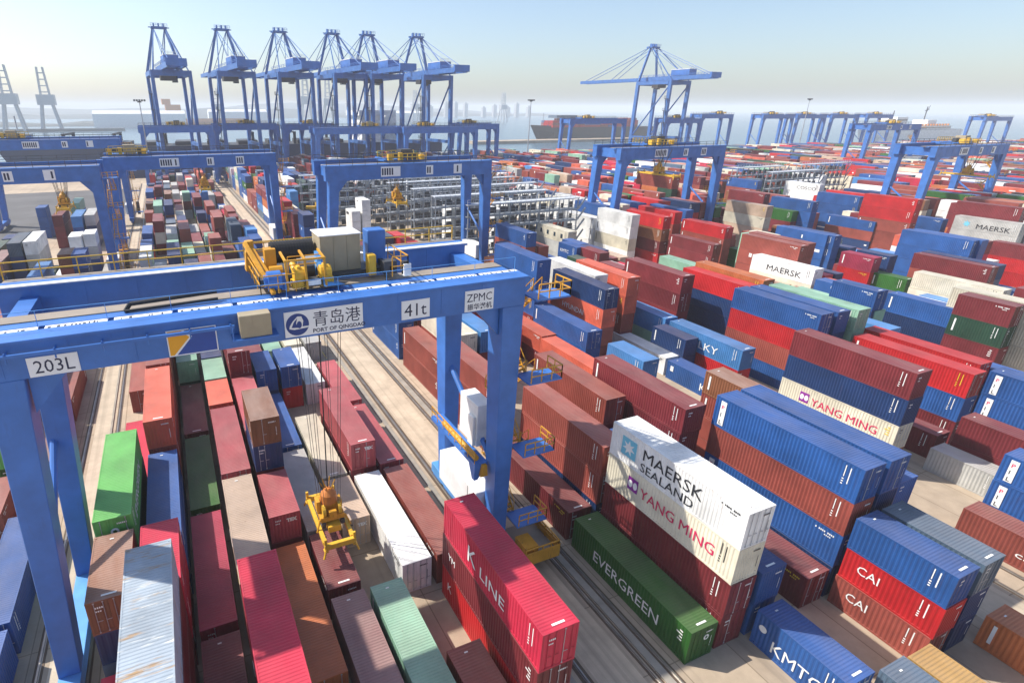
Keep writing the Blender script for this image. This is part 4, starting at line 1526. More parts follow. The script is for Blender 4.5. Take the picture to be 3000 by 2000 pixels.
221.9 181.29 4 2.9 1838 0 80 0 28 16
256.7 129.14 4 2.9 1840 0 40 4 4 4
117.5 259.55 4 2.9 1842 0 48 40 56 4
195.8 207.41 4 2.9 1846 0 52 12 0 0
97.2 266.08 2 2.6 1853 0 0 76 48 36
161 233.56 4 2.6 1854 0 64 64 64 64
111.7 259.46 2 2.6 1858 0 0 0 0 0
253.8 128.97 4 2.9 1859 0 4 4 4 4
192.9 207.46 4 2.9 1860 0 4 20 64 16
137.8 246.41 4 2.6 1861 0 0 12 16 48
265.4 102.8 4 2.9 1862 0 36 4 28 56
71.1 272.71 4 2.9 1864 0 0 24 52 52
227.7 168.3 4 2.9 1865 0 76 0 16 68
123.3 252.89 2 2.9 1868 0 56 0 28 12
68.2 272.6 4 2.6 1870 0 0 52 0 0
236.4 155.17 4 2.9 1871 0 4 4 76 0
30.27 279.3 2 2.6 1872 0 24 16 12 16
216.1 181.23 4 2.9 1874 0 28 40 80 4
65.3 272.74 4 2.9 1876 0 28 20 12 28
105.9 259.63 4 2.9 1877 0 4 4 80 16
268.3 89.86 4 2.9 1878 0 28 0 68 52
250.9 128.86 4 2.9 1880 0 28 28 28 28
62.4 272.57 4 2.6 1881 0 4 4 4 4
143.6 239.93 2 2.9 1884 0 56 56 56 56
172.6 220.3 4 2.9 1885 0 36 36 36 36
9.15 279.29 2 2.9 1886 0 36
224.8 168.07 4 2.9 1887 0 64 0 68 64
103 259.5 4 2.9 1888 0 28 60 0 0
59.5 272.64 2 2.9 1892 0 28 28
213.2 181.27 4 2.9 1896 0 4 0 0 68
152.3 233.39 4 2.9 1898 0 80 12 28 0
100.1 259.62 4 2.9 1899 0 12 56 0
248 129.04 4 2.6 1900 0 64 0 52 32
265.4 89.94 4 2.9 1901 0 4 4 4 4
97.2 259.61 2 2.9 1902 0 12 0 24 4
76.9 266.13 2 2.9 1903 0 28 52 0 32
221.9 168.18 4 2.9 1904 0 28 28 28 28
149.4 233.62 4 2.9 1906 0 28 20 12 20
253.8 116.05 4 2.9 1909 0 32 0 80 24
44.62 272.61 4 2.6 1913 0 52 56 36 12
74 266.13 2 2.6 1914 0 24 4 36 0
230.6 154.98 4 2.9 1915 0 52 52 52 52
175.5 213.78 2 2.9 1916 0 0 0 0 0
41.75 272.53 4 2.9 1917 0 28 28 0 56
123.3 246.62 2 2.9 1918 0 20 56 60 56
146.5 233.43 4 2.6 1920 0 80 68 24 64
134.9 239.93 2 2.9 1922 0 24 24 24 24
195.8 194.28 2 2.9 1923 0 0 28 40 28
33.14 272.66 4 2.9 1924 0 60 60 0 4
181.3 207.46 4 2.9 1925 0 76 24 36 32
30.27 272.62 2 2.6 1927 0 56 24 36 0
172.6 213.97 2 2.9 1929 0 24 24 24 24
27.4 272.76 4 2.9 1930 0 28 28
65.3 266.2 2 2.9 1931 0 20 0 28 32
250.9 115.9 4 2.9 1932 0 16 76 64 17
256.7 102.75 4 2.9 1934 0 28 28 28 28
143.6 233.47 2 2.9 1936 0 20 20 20 20
12.05 272.57 4 2.9 1941 0 20 4 24
152.3 226.94 2 2.9 1942 0 4 40 4 12
9.15 272.78 2 2.9 1944 0 12
6.25 272.76 2 2.6 1945 0 68 20
3.35 272.54 4 2.6 1946 0 4 0 68
-5.35 272.7 4 2.9 1947 0 12
0.45 272.61 4 2.9 1948 0 4
-2.45 272.81 2 2.6 1949 0 56 56
161 220.35 4 2.9 1951 0 52 0 4 76
216.1 168.31 4 2.9 1952 0 60 60 60 60
198.7 187.81 2 2.9 1953 0 4 28 52 64
140.7 233.54 4 2.9 1954 0 4 4 4 4
224.8 155.1 4 2.9 1958 0 60 20 16 52
233.5 142.1 4 2.9 1959 0 32 68
253.8 102.78 4 2.9 1960 0 68 4 64 4
175.5 207.43 2 2.9 1961 0 4 4 4 4
76.9 259.69 2 2.6 1964 0 28 28 28 28
111.7 246.55 2 2.9 1966 0 4 12 68 28
74 259.74 2 2.6 1969 0 76 76 76 76
108.8 246.65 4 2.6 1971 0 68 4 76 12
134.9 233.37 2 2.6 1972 0 52 4 16 28
172.6 207.4 2 2.9 1974 0 56 76 68 68
230.6 142.16 4 2.9 1977 0 56 56 56 57
187.1 194.2 4 2.9 1978 0 4 0 36 56
105.9 246.6 4 2.9 1981 0 4 0 4 52
198.7 181.22 2 2.9 1984 0 0 0 0 0
152.3 220.42 2 2.9 1987 0 56 60 4 4
85.6 252.98 2 2.9 1990 0 80 28 56 64
184.2 194.37 4 2.9 1993 0 24 24 24 24
227.7 141.99 4 2.9 1994 0 28 28 28
6.25 266.03 2 2.9 1997 0 0 0
-8.25 266.2 2 2.6 1998 0 4 36
-5.35 266.25 2 2.9 1999 0 36 36
100.1 246.51 4 2.9 2000 0 0 0 0 0
248 103 4 2.6 2001 0 60 60 4 20
97.2 246.54 4 2.9 2004 0 68 28 52
181.3 194.29 4 2.6 2005 0 16 64 4 36
111.7 240.13 2 2.9 2008 0 0 0 76 28
216.1 155.18 4 2.6 2009 0 36 36 36
146.5 220.34 4 2.6 2010 0 80 4 64 48
123.3 233.53 4 2.9 2012 0 56 36 60 28
134.9 226.88 2 2.9 2013 0 76 48 12 0
250.9 89.81 4 2.9 2014 0 4 52 0 24
41.75 259.58 2 2.9 2018 0 56 12 56 0
178.4 194.44 4 2.9 2019 0 12 12 12 12
213.2 155.07 4 2.9 2023 0 28 28 28 28
33.14 259.73 2 2.9 2026 0 0 4 68 12
30.27 259.52 4 2.9 2028 0 36 36 12
117.5 233.58 4 2.6 2030 0 36 36 36 36
27.4 259.59 4 2.9 2032 0 64 60 48 60
175.5 194.26 4 2.6 2033 0 28 28 28 28
62.4 253.02 2 2.9 2037 0 12 28 28 64
149.4 213.89 2 2.9 2038 0 28 0 28 56
158.1 207.48 4 2.9 2039 0 4 24 0 36
14.95 259.52 4 2.9 2041 0 52 0
114.6 233.62 4 2.9 2042 0 28 68 12 24
12.05 259.47 4 2.9 2043 0 80
210.3 155.06 4 2.9 2044 0 0 0 0 0
6.25 259.47 2 2.9 2046 0 4 4 4
3.35 259.55 4 2.6 2048 0 60 4
-5.35 259.61 2 2.6 2049 0 52 36
0.45 259.73 4 2.6 2050 0 68 68
187.1 181.26 4 2.9 2052 0 36 0 4 36
79.8 246.43 4 2.6 2054 0 16 52 52 12
198.7 168.14 4 2.9 2056 0 76 4 20 4
146.5 213.9 2 2.9 2058 0 52 28 76 32
111.7 233.46 2 2.9 2059 0 36 0 0 20
155.2 207.39 4 2.6 2060 0 0 0 0 0
233.5 115.84 4 2.9 2061 0 28 28 28 28
76.9 246.66 4 2.9 2062 0 0 32 36 36
134.9 220.44 2 2.9 2063 0 28 28 28 28
195.8 168.07 2 2.6 2068 0 36 36 36 36
71.1 246.42 4 2.6 2070 0 20 20 20 20
175.5 187.88 2 2.6 2073 0 20 80 12 4
230.6 115.81 4 2.9 2074 0 28 28 28 28
68.2 246.53 4 2.9 2075 0 16 0 60
140.7 213.82 2 2.9 2076 0 4 64 0 20
181.3 181.3 4 2.9 2077 0 80 80 80 80
103 233.44 4 2.9 2079 0 40 36 64
149.4 207.27 2 2.9 2080 0 0 32 56 60
85.6 240.08 2 2.6 2082 0 0 40 20 36
62.4 246.47 2 2.9 2084 0 52 0 4 0
100.1 233.52 4 2.9 2085 0 12 0 48
82.7 239.86 2 2.9 2086 0 48 48 52 56
59.5 246.44 4 2.9 2087 0 76 28 64 36
146.5 207.51 2 2.9 2088 0 36 36 60 12
178.4 181.23 4 2.6 2089 0 4 68 0 36
227.7 115.8 4 2.9 2090 0 56 52 0 4
6.25 252.98 2 2.9 2091 0 40 12 12
97.2 233.35 2 2.9 2093 0 4 4 4 4
111.7 227.04 2 2.9 2094 0 32 32 32 32
143.6 207.23 4 2.6 2098 0 76 12 4 4
161 194.27 4 2.9 2099 0 24 24 24 24
175.5 181.24 2 2.6 2100 0 0 0 0 0
47.49 246.48 2 2.9 2101 0 56 56 56 56
120.4 220.32 4 2.9 2102 0 76 36 0 28
224.8 115.88 4 2.6 2103 0 36 32 28 56
198.7 155.1 4 2.9 2104 0 28 4 0 4
44.62 246.62 4 2.9 2105 0 36 36 36 36
187.1 168.11 4 2.9 2106 0 60 28 0 36
140.7 207.47 2 2.6 2108 0 4 4 68 0
41.75 246.39 4 2.6 2109 0 12 12 12 12
158.1 194.25 4 2.9 2111 0 0 0 0 0
38.88 246.54 4 2.9 2112 0 12 12 12
33.14 246.42 4 2.9 2116 0 40 40 40
30.27 246.66 4 2.9 2119 0 28 0
27.4 246.49 4 2.9 2122 0 28 28 28 28
100.1 226.94 2 2.9 2124 0 56 68 56 56
233.5 89.95 4 2.9 2126 0 28 20 76 12
134.9 207.29 4 2.9 2128 0 68 68 68 68
14.95 246.6 4 2.6 2129 0 28
12.05 246.43 4 2.9 2131 0 12 68
79.8 233.45 2 2.9 2132 0 4 4 60
123.3 213.85 2 2.9 2134 0 4 28 52 48
6.25 246.66 2 2.9 2135 0 12 32 60
-8.25 246.62 4 2.6 2136 0 4 0
3.35 246.51 4 2.9 2137 0 56
-2.45 246.57 4 2.9 2139 0 4 80
181.3 168.08 4 2.9 2141 0 0 76 12 28
192.9 154.98 4 2.6 2142 0 60 52 0 0
76.9 233.51 4 2.6 2143 0 0 68 4 36
108.8 220.27 4 2.9 2144 0 60 60 0 56
219 115.91 4 2.9 2145 0 64 24 0
236.4 76.81 4 2.9 2146 0 76 76 76 76
224.8 102.79 4 2.9 2148 0 0 0 0 0
149.4 194.18 4 2.6 2150 0 60 60 60 60
105.9 220.34 2 2.9 2151 0 56 28 60 56
178.4 168.15 4 2.9 2152 0 80 76 4
71.1 233.35 4 2.9 2153 0 56 56 56 56
190 155.1 4 2.9 2154 0 4 28 80
103 220.31 4 2.9 2157 0 56 56 56 56
33.14 239.89 2 2.9 2162 0 80 80 80 80
221.9 103.02 4 2.6 2163 0 0 0 0 0
227.7 89.69 4 2.9 2164 0 0 0 36 56
152.3 187.67 2 2.9 2169 0 52 12 60 28
59.5 233.55 4 2.6 2171 0 28 28
123.3 207.36 2 2.9 2172 0 0 0 0 0
195.8 142.07 2 2.9 2174 0 52 36 48 80
230.6 76.66 4 2.9 2175 0 12 0 0 60
172.6 168.04 4 2.9 2177 0 28 80 20 56
108.8 213.77 2 2.9 2178 0 56 56 56 56
184.2 155.12 4 2.6 2181 0 4 4 4 4
224.8 89.71 4 2.9 2183 0 36 28 52 12
140.7 194.38 4 2.9 2184 0 0 80 0 0
47.49 233.41 4 2.6 2185 0 4 0 4 28
117.5 207.22 2 2.9 2186 0 64 4 48 60
210.3 115.9 4 2.9 2187 0 36 36 36
44.62 233.61 4 2.9 2190 0 4 52 52 28
181.3 155.02 4 2.9 2193 0 40 28 0 5
227.7 76.63 4 2.9 2194 0 40 40 40 40
41.75 233.52 4 2.6 2195 0 56 56 56 56
38.88 233.34 4 2.9 2197 0 0 24
114.6 207.25 4 2.9 2199 0 4 4 4 4
85.6 220.46 4 2.9 2200 0 56 56
36.01 233.56 4 2.9 2201 0 16 60 80 36
65.3 227.05 2 2.9 2202 0 56 56 60 56
152.3 181.17 2 2.9 2204 0 16 24 4 20
33.14 233.5 2 2.6 2205 0 0 4 12 16
30.27 233.53 4 2.6 2206 0 4 4
111.7 207.27 4 2.9 2207 0 56 56 56 56
27.4 233.62 4 2.6 2209 0 56 28 40 28
79.8 220.35 4 2.6 2211 0 68 68 68
149.4 181.17 4 2.6 2213 0 4 4 4 4
219 89.77 4 2.9 2214 0 16 48 12 28
9.15 233.59 4 2.9 2217 0 0 0
6.25 233.42 2 2.6 2218 0 60 28
-8.25 233.36 4 2.6 2219 0 16
76.9 220.34 4 2.6 2221 0 56 56
0.45 233.56 4 2.6 2222 0 68 68
-2.45 233.46 4 2.6 2223 0 76 76
175.5 155.1 4 2.6 2224 0 28 56 0
155.2 174.78 2 2.9 2225 0 60 36 52 28
105.9 207.39 4 2.9 2226 0 56 56 68 56
74 220.38 4 2.6 2227 0 56 0 56
146.5 181.16 2 2.6 2228 0 76 80 0 0
210.3 102.97 4 2.6 2231 0 28 28 28 28
71.1 220.34 4 2.9 2232 0 56 0 68 28
216.1 89.87 4 2.9 2233 0 40 40 40 41
103 207.47 4 2.9 2234 0 60 56 56 28
68.2 220.33 4 2.9 2235 0 56 56 56 56
134.9 187.72 2 2.9 2236 0 56 0 32 4
158.1 168.32 4 2.9 2241 0 28 0 0 40
65.3 220.29 2 2.9 2242 0 56 56 56 28
123.3 194.36 4 2.9 2243 0 60 4 20 24
111.7 200.87 2 2.9 2244 0 0 0 0
33.14 226.9 2 2.9 2245 0 36 12 4 12
97.2 207.33 4 2.9 2249 0 56 56 56 56
140.7 181.14 4 2.9 2250 0 32 24 12 64
59.5 220.4 4 2.9 2252 0 0 60 56 56
120.4 194.39 4 2.9 2253 0 56 56 56 56
155.2 168.27 2 2.6 2255 0 64 28 36 76
137.8 181.11 4 2.9 2259 0 36 32 0
-5.35 226.98 2 2.9 2260 0 0 4 4
117.5 194.41 4 2.6 2262 0 48 16 60 4
216.1 76.86 4 2.9 2264 0 32 48 56 0
210.3 89.82 4 2.6 2265 0 0 28 12 12
195.8 115.94 2 2.9 2268 0 28 48 12
134.9 181.31 2 2.9 2270 0 36 56 68 48
114.6 194.37 4 2.9 2271 0 28 60 76 0
44.62 220.29 4 2.9 2272 0 12 0 36 36
175.5 142.07 4 2.9 2274 0 0 0
41.75 220.32 4 2.9 2275 0 80 0 0 28
149.4 168.09 4 2.9 2276 0 24 24 24 24
38.88 220.29 4 2.9 2277 0 56 56
111.7 194.31 2 2.9 2278 0 0 0 36 48
213.2 76.78 4 2.9 2279 0 20 20 20 20
184.2 128.92 4 2.9 2281 0 60 36 4
155.2 161.69 2 2.6 2282 0 0 40 4 60
161 155.16 2 2.9 2285 0 40 28 68 0
30.27 220.35 4 2.6 2286 0 20 20 20 20
108.8 194.22 4 2.9 2287 0 68 68 68
146.5 168.25 4 2.9 2288 0 12 12 12 12
27.4 220.54 4 2.9 2290 0 0 0
79.8 207.28 4 2.9 2291 0 68 56
137.8 174.77 2 2.9 2293 0 36 4 56
198.7 102.81 4 2.9 2295 0 0 4 56 36
105.9 194.31 2 2.9 2296 0 56 28 56
210.3 76.71 4 2.9 2297 0 56 52 0 0
14.95 220.4 4 2.6 2299 0 28 0
12.05 220.32 4 2.9 2300 0 68 68
158.1 155.15 4 2.9 2303 0 32 32 32 32
6.25 220.29 4 2.6 2304 0 76
-8.25 220.34 4 2.6 2305 0 28 28 28
143.6 168.28 4 2.9 2306 0 52 20 0 4
3.35 220.48 4 2.9 2307 0 60
-5.35 220.35 2 2.6 2308 0 32 36
178.4 129 4 2.9 2314 0 76 76 76
155.2 155.11 2 2.9 2315 0 4 4 4 4
100.1 194.22 4 2.9 2316 0 28 0 0 60
65.3 207.25 4 2.9 2320 0 56 56 56 56
97.2 194.4 4 2.6 2322 0 28 28 28 28
137.8 168.33 2 2.6 2323 0 56 56 56 56
210.3 63.8 4 2.9 2324 0 4 16 56 60
62.4 207.22 4 2.9 2325 0 68 56 0
152.3 155.12 4 2.6 2327 0 76 56 24 16
79.8 200.9 2 2.6 2329 0 56 68 56 0
59.5 207.26 4 2.9 2331 0 28 28 28 28
117.5 181.35 4 2.9 2332 0 20 20 20 20
198.7 89.79 4 2.9 2333 0 0 0 0 0
14.95 213.85 2 2.6 2336 0 28
190 102.83 4 2.9 2339 0 24 0 32 12
3.35 213.95 2 2.9 2340 0 36 0
195.8 89.83 4 2.9 2346 0 80 80 80
47.49 207.38 4 2.9 2347 0 0 0 48 0
146.5 155.02 2 2.6 2348 0 4 4 4 4
120.4 174.77 2 2.9 2349 0 0 0 32 28
158.1 142.13 4 2.9 2351 0 64 64 64 64
82.7 194.16 4 2.9 2352 0 68 0 56
38.88 207.39 4 2.9 2353 0 48 0 0 56
192.9 89.7 4 2.9 2357 0 60 36 60 76
198.7 76.75 4 2.9 2358 0 56 56 56 56
33.14 207.43 4 2.9 2359 0 0 4 16 36
79.8 194.25 2 2.9 2360 0 56 56 56 56
134.9 161.57 2 2.9 2361 0 0 0 0 24
30.27 207.5 4 2.9 2362 0 0 40 60 36
27.4 207.47 4 2.9 2364 0 4 4
123.3 168.19 4 2.6 2367 0 56 68 4 28
14.95 207.49 2 2.9 2368 0 56
74 194.16 4 2.6 2369 0 28 28
9.15 207.47 2 2.9 2372 0 12 48 32
6.25 207.26 4 2.6 2373 0 36 28
-8.25 207.23 4 2.9 2374 0 76 76
178.4 109.49 2 2.9 2375 0 0 0
3.35 207.25 2 2.9 2376 0 56 4 48
-5.35 207.46 4 2.9 2377 0 28
0.45 207.44 2 2.9 2378 0 60 4
152.3 142.09 4 2.6 2380 0 0 0 4 20
120.4 168.1 2 2.6 2383 0 4 0 4 4
172.6 116.09 4 2.6 2384 0 56 0 36 0
97.2 181.19 2 2.6 2386 0 56 56 56 0
134.9 154.97 2 2.9 2391 0 0 0 0 0
38.88 200.81 2 2.6 2393 0 0 12 0 12
36.01 200.72 2 2.9 2394 0 28 40 56
114.6 168.18 4 2.9 2395 0 0 28 24
158.1 129.09 4 2.6 2397 0 60 60 60 60
47.49 194.33 2 2.6 2401 0 36 16 52 28
134.9 148.64 2 2.9 2403 0 0 56 60 28
44.62 194.21 4 2.9 2404 0 36 36 36 36
140.7 141.96 4 2.6 2405 0 0 0 0 0
41.75 194.41 4 2.9 2406 0 24 28 4 52
146.5 135.37 2 2.9 2407 0 56 12 28 52
38.88 194.33 2 2.6 2409 0 20 48 16 80
36.01 194.3 2 2.6 2411 0 4 56 4 36
123.3 155.03 2 2.9 2412 0 52 36 56 80
178.4 89.68 4 2.6 2413 0 16 36 60
27.4 194.22 4 2.6 2415 0 80 32 28 4
149.4 128.88 4 2.9 2416 0 0 0 0 0
120.4 155.13 4 2.6 2417 0 4 4 4 4
74 181.15 2 2.9 2418 0 56 56 56
175.5 89.93 2 2.9 2420 0 60 80 36 4
14.95 194.43 4 2.9 2421 0 16
12.05 194.44 4 2.9 2422 0 0
158.1 115.82 4 2.6 2423 0 4 0 40
6.25 194.43 4 2.9 2425 0 40 36 4
0.45 194.28 4 2.6 2426 0 4 4
117.5 155.01 4 2.6 2427 0 0 76 64 20
123.3 148.49 2 2.9 2429 0 4 36 0 0
149.4 122.47 2 2.9 2434 0 64 64 64 64
33.14 187.6 2 2.9 2436 0 60 0 76
134.9 135.65 2 2.6 2438 0 4 68 32 12
152.3 115.9 4 2.6 2439 0 40 40 40
146.5 122.29 2 2.9 2441 0 80 16 0 4
181.3 63.68 4 2.6 2442 0 68 80 36 56
108.8 154.98 4 2.9 2444 0 56 56 56 57
117.5 148.71 2 2.9 2445 0 24 36 28 64
6.25 187.86 2 2.9 2446 0 4
-8.25 187.78 2 2.9 2447 0 4 0
149.4 116.09 2 2.6 2449 0 64 0 4
143.6 122.3 2 2.9 2451 0 52 0 56 24
123.3 141.99 2 2.9 2452 0 0 36 4
158.1 102.98 4 2.9 2453 0 0 4 41
134.9 129.06 2 2.9 2456 0 4 0 24 0
120.4 142.02 4 2.9 2457 0 4 4 4 4
146.5 115.97 2 2.9 2458 0 4 4
181.3 50.64 4 2.9 2460 0 56 56 56
33.14 181.15 2 2.9 2462 0 68 24 36
30.27 181.23 4 2.6 2463 0 60 60 60 60
117.5 141.99 2 2.9 2464 0 0 60 60 12
27.4 181.37 4 2.6 2467 0 28 56 20 4
143.6 115.92 2 2.9 2468 0 28 4 40
152.3 102.85 4 2.9 2470 0 36
14.95 181.29 4 2.9 2472 0 60 0
9.15 181.23 4 2.6 2473 0 0 28 0
6.25 181.34 2 2.9 2474 0 60 36
-8.25 181.11 2 2.9 2475 0 68
-5.35 181.33 4 2.9 2476 0 48 12 48
0.45 181.32 4 2.6 2477 0 16 60
-2.45 181.29 4 2.9 2478 0 60 76 36
140.7 115.97 2 2.9 2479 0 12 56 56 4
111.7 141.92 4 2.6 2480 0 60 36 56 36
158.1 89.71 4 2.9 2481 0 48
137.8 116.02 4 2.6 2483 0 0 0 0 0
33.14 174.62 2 2.9 2486 0 32 32 32 32
123.3 129.07 4 2.9 2487 0 60 28 60 40
155.2 89.77 4 2.6 2489 0 60 36
134.9 116.02 4 2.6 2493 0 80 80 12 37
105.9 142.06 4 2.6 2494 0 68 68 68
120.4 129.14 4 2.9 2495 0 20 56 4 0
14.95 174.67 2 2.6 2496 0 4 4
-2.45 174.82 2 2.6 2498 0 0 36
117.5 129.12 2 2.9 2499 0 4 12 56 60
149.4 89.82 4 2.9 2500 0 20 76
114.6 129 2 2.6 2502 0 12 0 0 0
30.27 168.13 2 2.9 2504 0 80 0 60
155.2 76.71 4 2.6 2505 0 4
27.4 168.04 4 2.9 2507 0 56 56 56 56
111.7 128.9 4 2.6 2508 0 52 76 0 20
9.15 168.27 4 2.9 2511 0 80
152.3 76.73 4 2.9 2512 0 32
6.25 168.1 4 2.9 2513 0 0
-8.25 168.31 4 2.9 2514 0 12
134.9 102.75 4 2.6 2515 0 4
123.3 115.94 4 2.9 2516 0 64 0 0 12
3.35 168.25 4 2.9 2517 0 68
-5.35 168.22 4 2.9 2518 0 0 0
0.45 168.06 4 2.9 2519 0 36 36
-2.45 168.11 2 2.9 2520 0 80 80
100.1 135.41 2 2.9 2522 0 28 68 56 60
146.5 83.33 2 2.9 2525 0 0 80
105.9 129.13 4 2.9 2526 0 56 60 56 57
-39 161.5 2 2.9 2529 0 0 36
155.2 63.74 4 2.6 2530 0 56 56 24
30.27 161.72 2 2.9 2533 0 4 16 60
137.8 89.83 4 2.6 2537 0 4 0
100.1 128.97 2 2.9 2539 0 56 0 56
155.2 57.13 2 2.9 2540 0 56 56
114.6 115.86 4 2.9 2543 0 28 28 28 28
6.25 161.61 2 2.9 2544 0 4
111.7 115.96 4 2.6 2547 0 80 28 12 16
85.6 135.37 2 2.9 2548 0 56 60 56 56
33.14 154.98 2 2.6 2551 0 28 28 28
108.8 115.79 2 2.9 2553 0 60 60 60 60
30.27 154.99 2 2.9 2554 0 48 20 36
27.4 155.03 4 2.9 2555 0 12 12 12 12
146.5 63.57 4 2.6 2556 0 28 32
149.4 57 2 2.6 2557 0 20 36 16 4
105.9 116.05 4 2.9 2559 0 56 56 56 56
-15.8 155.13 4 2.9 2561 0 12 29
12.05 155.04 4 2.6 2562 0 24
9.15 155.19 4 2.9 2563 0 4 4 0
6.25 155.24 2 2.6 2564 0 36
-8.25 154.99 4 2.9 2565 0 64 28
3.35 155.07 4 2.9 2566 0 4
-5.35 155.19 4 2.9 2567 0 4 60 4
0.45 155.09 2 2.6 2568 0 0
117.5 102.96 4 2.9 2570 0 40 4 64 28
103 115.84 4 2.9 2571 0 28 28 60 29
100.1 116.04 4 2.9 2572 0 56 57 58
146.5 50.64 4 2.9 2573 0 28
68.2 135.36 2 2.6 2574 0 56 56 56 56
-8.25 148.46 2 2.9 2580 0 0
3.35 148.54 2 2.9 2581 0 60
123.3 83.37 2 2.9 2583 0 60 4 60
134.9 63.61 4 2.9 2584 0 4
117.5 89.96 2 2.6 2585 0 4 4 4
33.14 142.1 4 2.9 2586 0 16
27.4 141.92 4 2.6 2588 0 4 4 4 4
76.9 122.34 2 2.6 2590 0 28 28 28
14.95 142.15 4 2.6 2592 0 24 56 4
74 122.41 2 2.9 2593 0 56 56 56 57
-15.8 141.97 4 2.9 2594 0 36
100.1 102.89 4 2.9 2595 0 56 61 57 57
12.05 142.11 4 2.9 2596 0 80 80 81
117.5 83.4 2 2.6 2597 0 40 40
9.15 142.15 4 2.6 2599 0 56
6.25 142.09 4 2.6 2600 0 48 48
-8.25 141.96 2 2.9 2601 0 12 28
3.35 141.93 2 2.9 2602 0 60
0.45 142.11 4 2.9 2603 0 0 0 0
-2.45 142.08 4 2.6 2604 0 0 56 68
-27.4 135.62 2 2.9 2609 0 52
47.49 129 4 2.6 2610 0 56 20
14.95 135.37 2 2.9 2612 0 48 36 32
6.25 135.47 2 2.9 2613 0 36
111.7 76.62 2 2.6 2617 0 48 48 48 48
-24.5 128.96 4 2.9 2621 0 56
14.95 128.94 2 2.6 2623 0 76 64 28
-15.8 129.08 4 2.9 2624 0 69
12.05 129.01 4 2.6 2625 0 28 28
41.75 122.57 2 2.9 2626 0 4 28
9.15 129.01 4 2.6 2627 0 56 1
6.25 129.09 2 2.9 2628 0 4 60 0
-8.25 128.92 4 2.9 2629 0 56 57
114.6 63.58 4 2.9 2630 0 0 36
3.35 129 4 2.9 2631 0 80
0.45 128.96 4 2.9 2632 0 48 48
-2.45 129.12 2 2.6 2633 0 48 48 48
111.7 63.71 4 2.9 2636 0 36 16
123.3 37.62 2 2.6 2637 0 36 36 36
79.8 96.21 2 2.6 2640 0 56 28 28
44.62 115.8 2 2.9 2641 0 20 4 12
85.6 89.75 4 2.9 2642 0 40 64
41.75 115.96 2 2.9 2643 0 4 0 81
-15.8 122.59 2 2.9 2644 0 36
-5.35 122.54 2 2.6 2647 0 4 80
82.7 89.84 4 2.9 2649 0 4 4
-36.1 115.81 4 2.9 2650 0 36
79.8 89.76 2 2.6 2652 0 36 0 36
114.6 37.63 4 2.9 2653 0 12 32
108.8 50.6 4 2.9 2654 0 36 24
100.1 63.74 4 2.6 2655 0 32 64
-15.8 116.02 2 2.9 2656 0 4
12.05 115.83 4 2.9 2657 0 28 28 29
9.15 115.93 4 2.9 2658 0 0
6.25 116.01 4 2.6 2659 0 36 5
-8.25 115.83 4 2.9 2660 0 4
3.35 116.07 4 2.9 2661 0 0 1
-5.35 116.01 2 2.9 2662 0 68 68
0.45 116.02 4 2.9 2663 0 28
-2.45 116.07 4 2.9 2664 0 36 36 37
111.7 37.5 4 2.9 2665 0 56 56
97.2 63.72 4 2.9 2666 0 0 76
62.4 96.17 2 2.9 2667 0 36 60 36
71.1 89.91 4 2.9 2668 0 4 28
30.27 109.38 2 2.9 2670 0 0
44.62 102.97 4 2.9 2672 0 0 36 13
82.7 76.86 4 2.6 2673 0 16 16
100.1 50.63 4 2.6 2676 0 4 0
79.8 76.64 4 2.9 2678 0 56 56
6.25 109.44 2 2.9 2680 0 48
103 44.19 2 2.6 2681 0 36 36 36
-5.35 109.27 2 2.9 2682 0 64 48
0.45 109.46 2 2.6 2683 0 28 28 37
36.01 102.9 4 2.9 2684 0 4 56 24
33.14 102.85 4 2.6 2686 0 0 56 48
108.8 24.39 4 2.9 2687 0 64 16 80 4
97.2 50.67 2 2.9 2688 0 68 48 28
59.5 89.73 4 2.9 2690 0 4 20
30.27 102.73 2 2.6 2692 0 28 4 12
-30.3 102.94 4 2.9 2695 0 1
27.4 102.82 4 2.9 2696 0 5
-27.4 102.91 4 2.6 2698 0 36
74 76.77 2 2.6 2699 0 28 48 4
-21.6 102.89 4 2.6 2701 0 37
14.95 102.95 4 2.6 2702 0 12 0
71.1 76.82 4 2.6 2703 0 32 60 52
38.88 96.44 2 2.9 2704 0 20 64 28
-15.8 102.75 4 2.9 2705 0 26
9.15 103 4 2.9 2706 0 17
6.25 102.73 2 2.9 2707 0 76 77
-8.25 102.82 4 2.9 2708 0 16 17
3.35 102.91 4 2.9 2710 0 1
-5.35 102.81 2 2.9 2711 0 24
0.45 102.79 2 2.9 2712 0 76
41.75 89.82 4 2.9 2719 0 52 64 56
-24.5 96.4 2 2.9 2721 0 28 30
38.88 89.78 2 2.6 2723 0 0 16 36
-18.7 96.28 2 2.9 2724 0 68 70
14.95 96.2 2 2.9 2726 0 36 36 37
12.05 96.25 2 2.9 2727 0 28
33.14 89.72 4 2.6 2729 0 48 40 56 1
30.27 89.94 4 2.9 2732 0 4 0 28 6
27.4 89.75 4 2.9 2734 0 22 14 58
-24.5 89.72 2 2.9 2735 0 32 71
-18.7 89.71 2 2.9 2736 0 2
14.95 89.9 2 2.9 2737 0 2
-15.8 89.96 4 2.9 2739 0 39
12.05 89.89 2 2.6 2740 0 21 29 6
9.15 89.92 4 2.9 2741 0 6
-8.25 89.95 4 2.6 2742 0 12 12
3.35 89.77 4 2.6 2743 0 5
-5.35 89.83 4 2.9 2744 0 0 0 2
0.45 89.76 4 2.6 2745 0 0 2
-2.45 89.72 4 2.9 2746 0 48
44.62 76.78 4 2.9 2747 0 40 20 53
82.7 37.65 4 2.9 2748 0 32 32 32
41.75 76.75 4 2.9 2750 0 16 32 28 66
-27.4 83.25 2 2.9 2751 0 36 0
38.88 76.77 4 2.9 2753 0 32 0 29 31
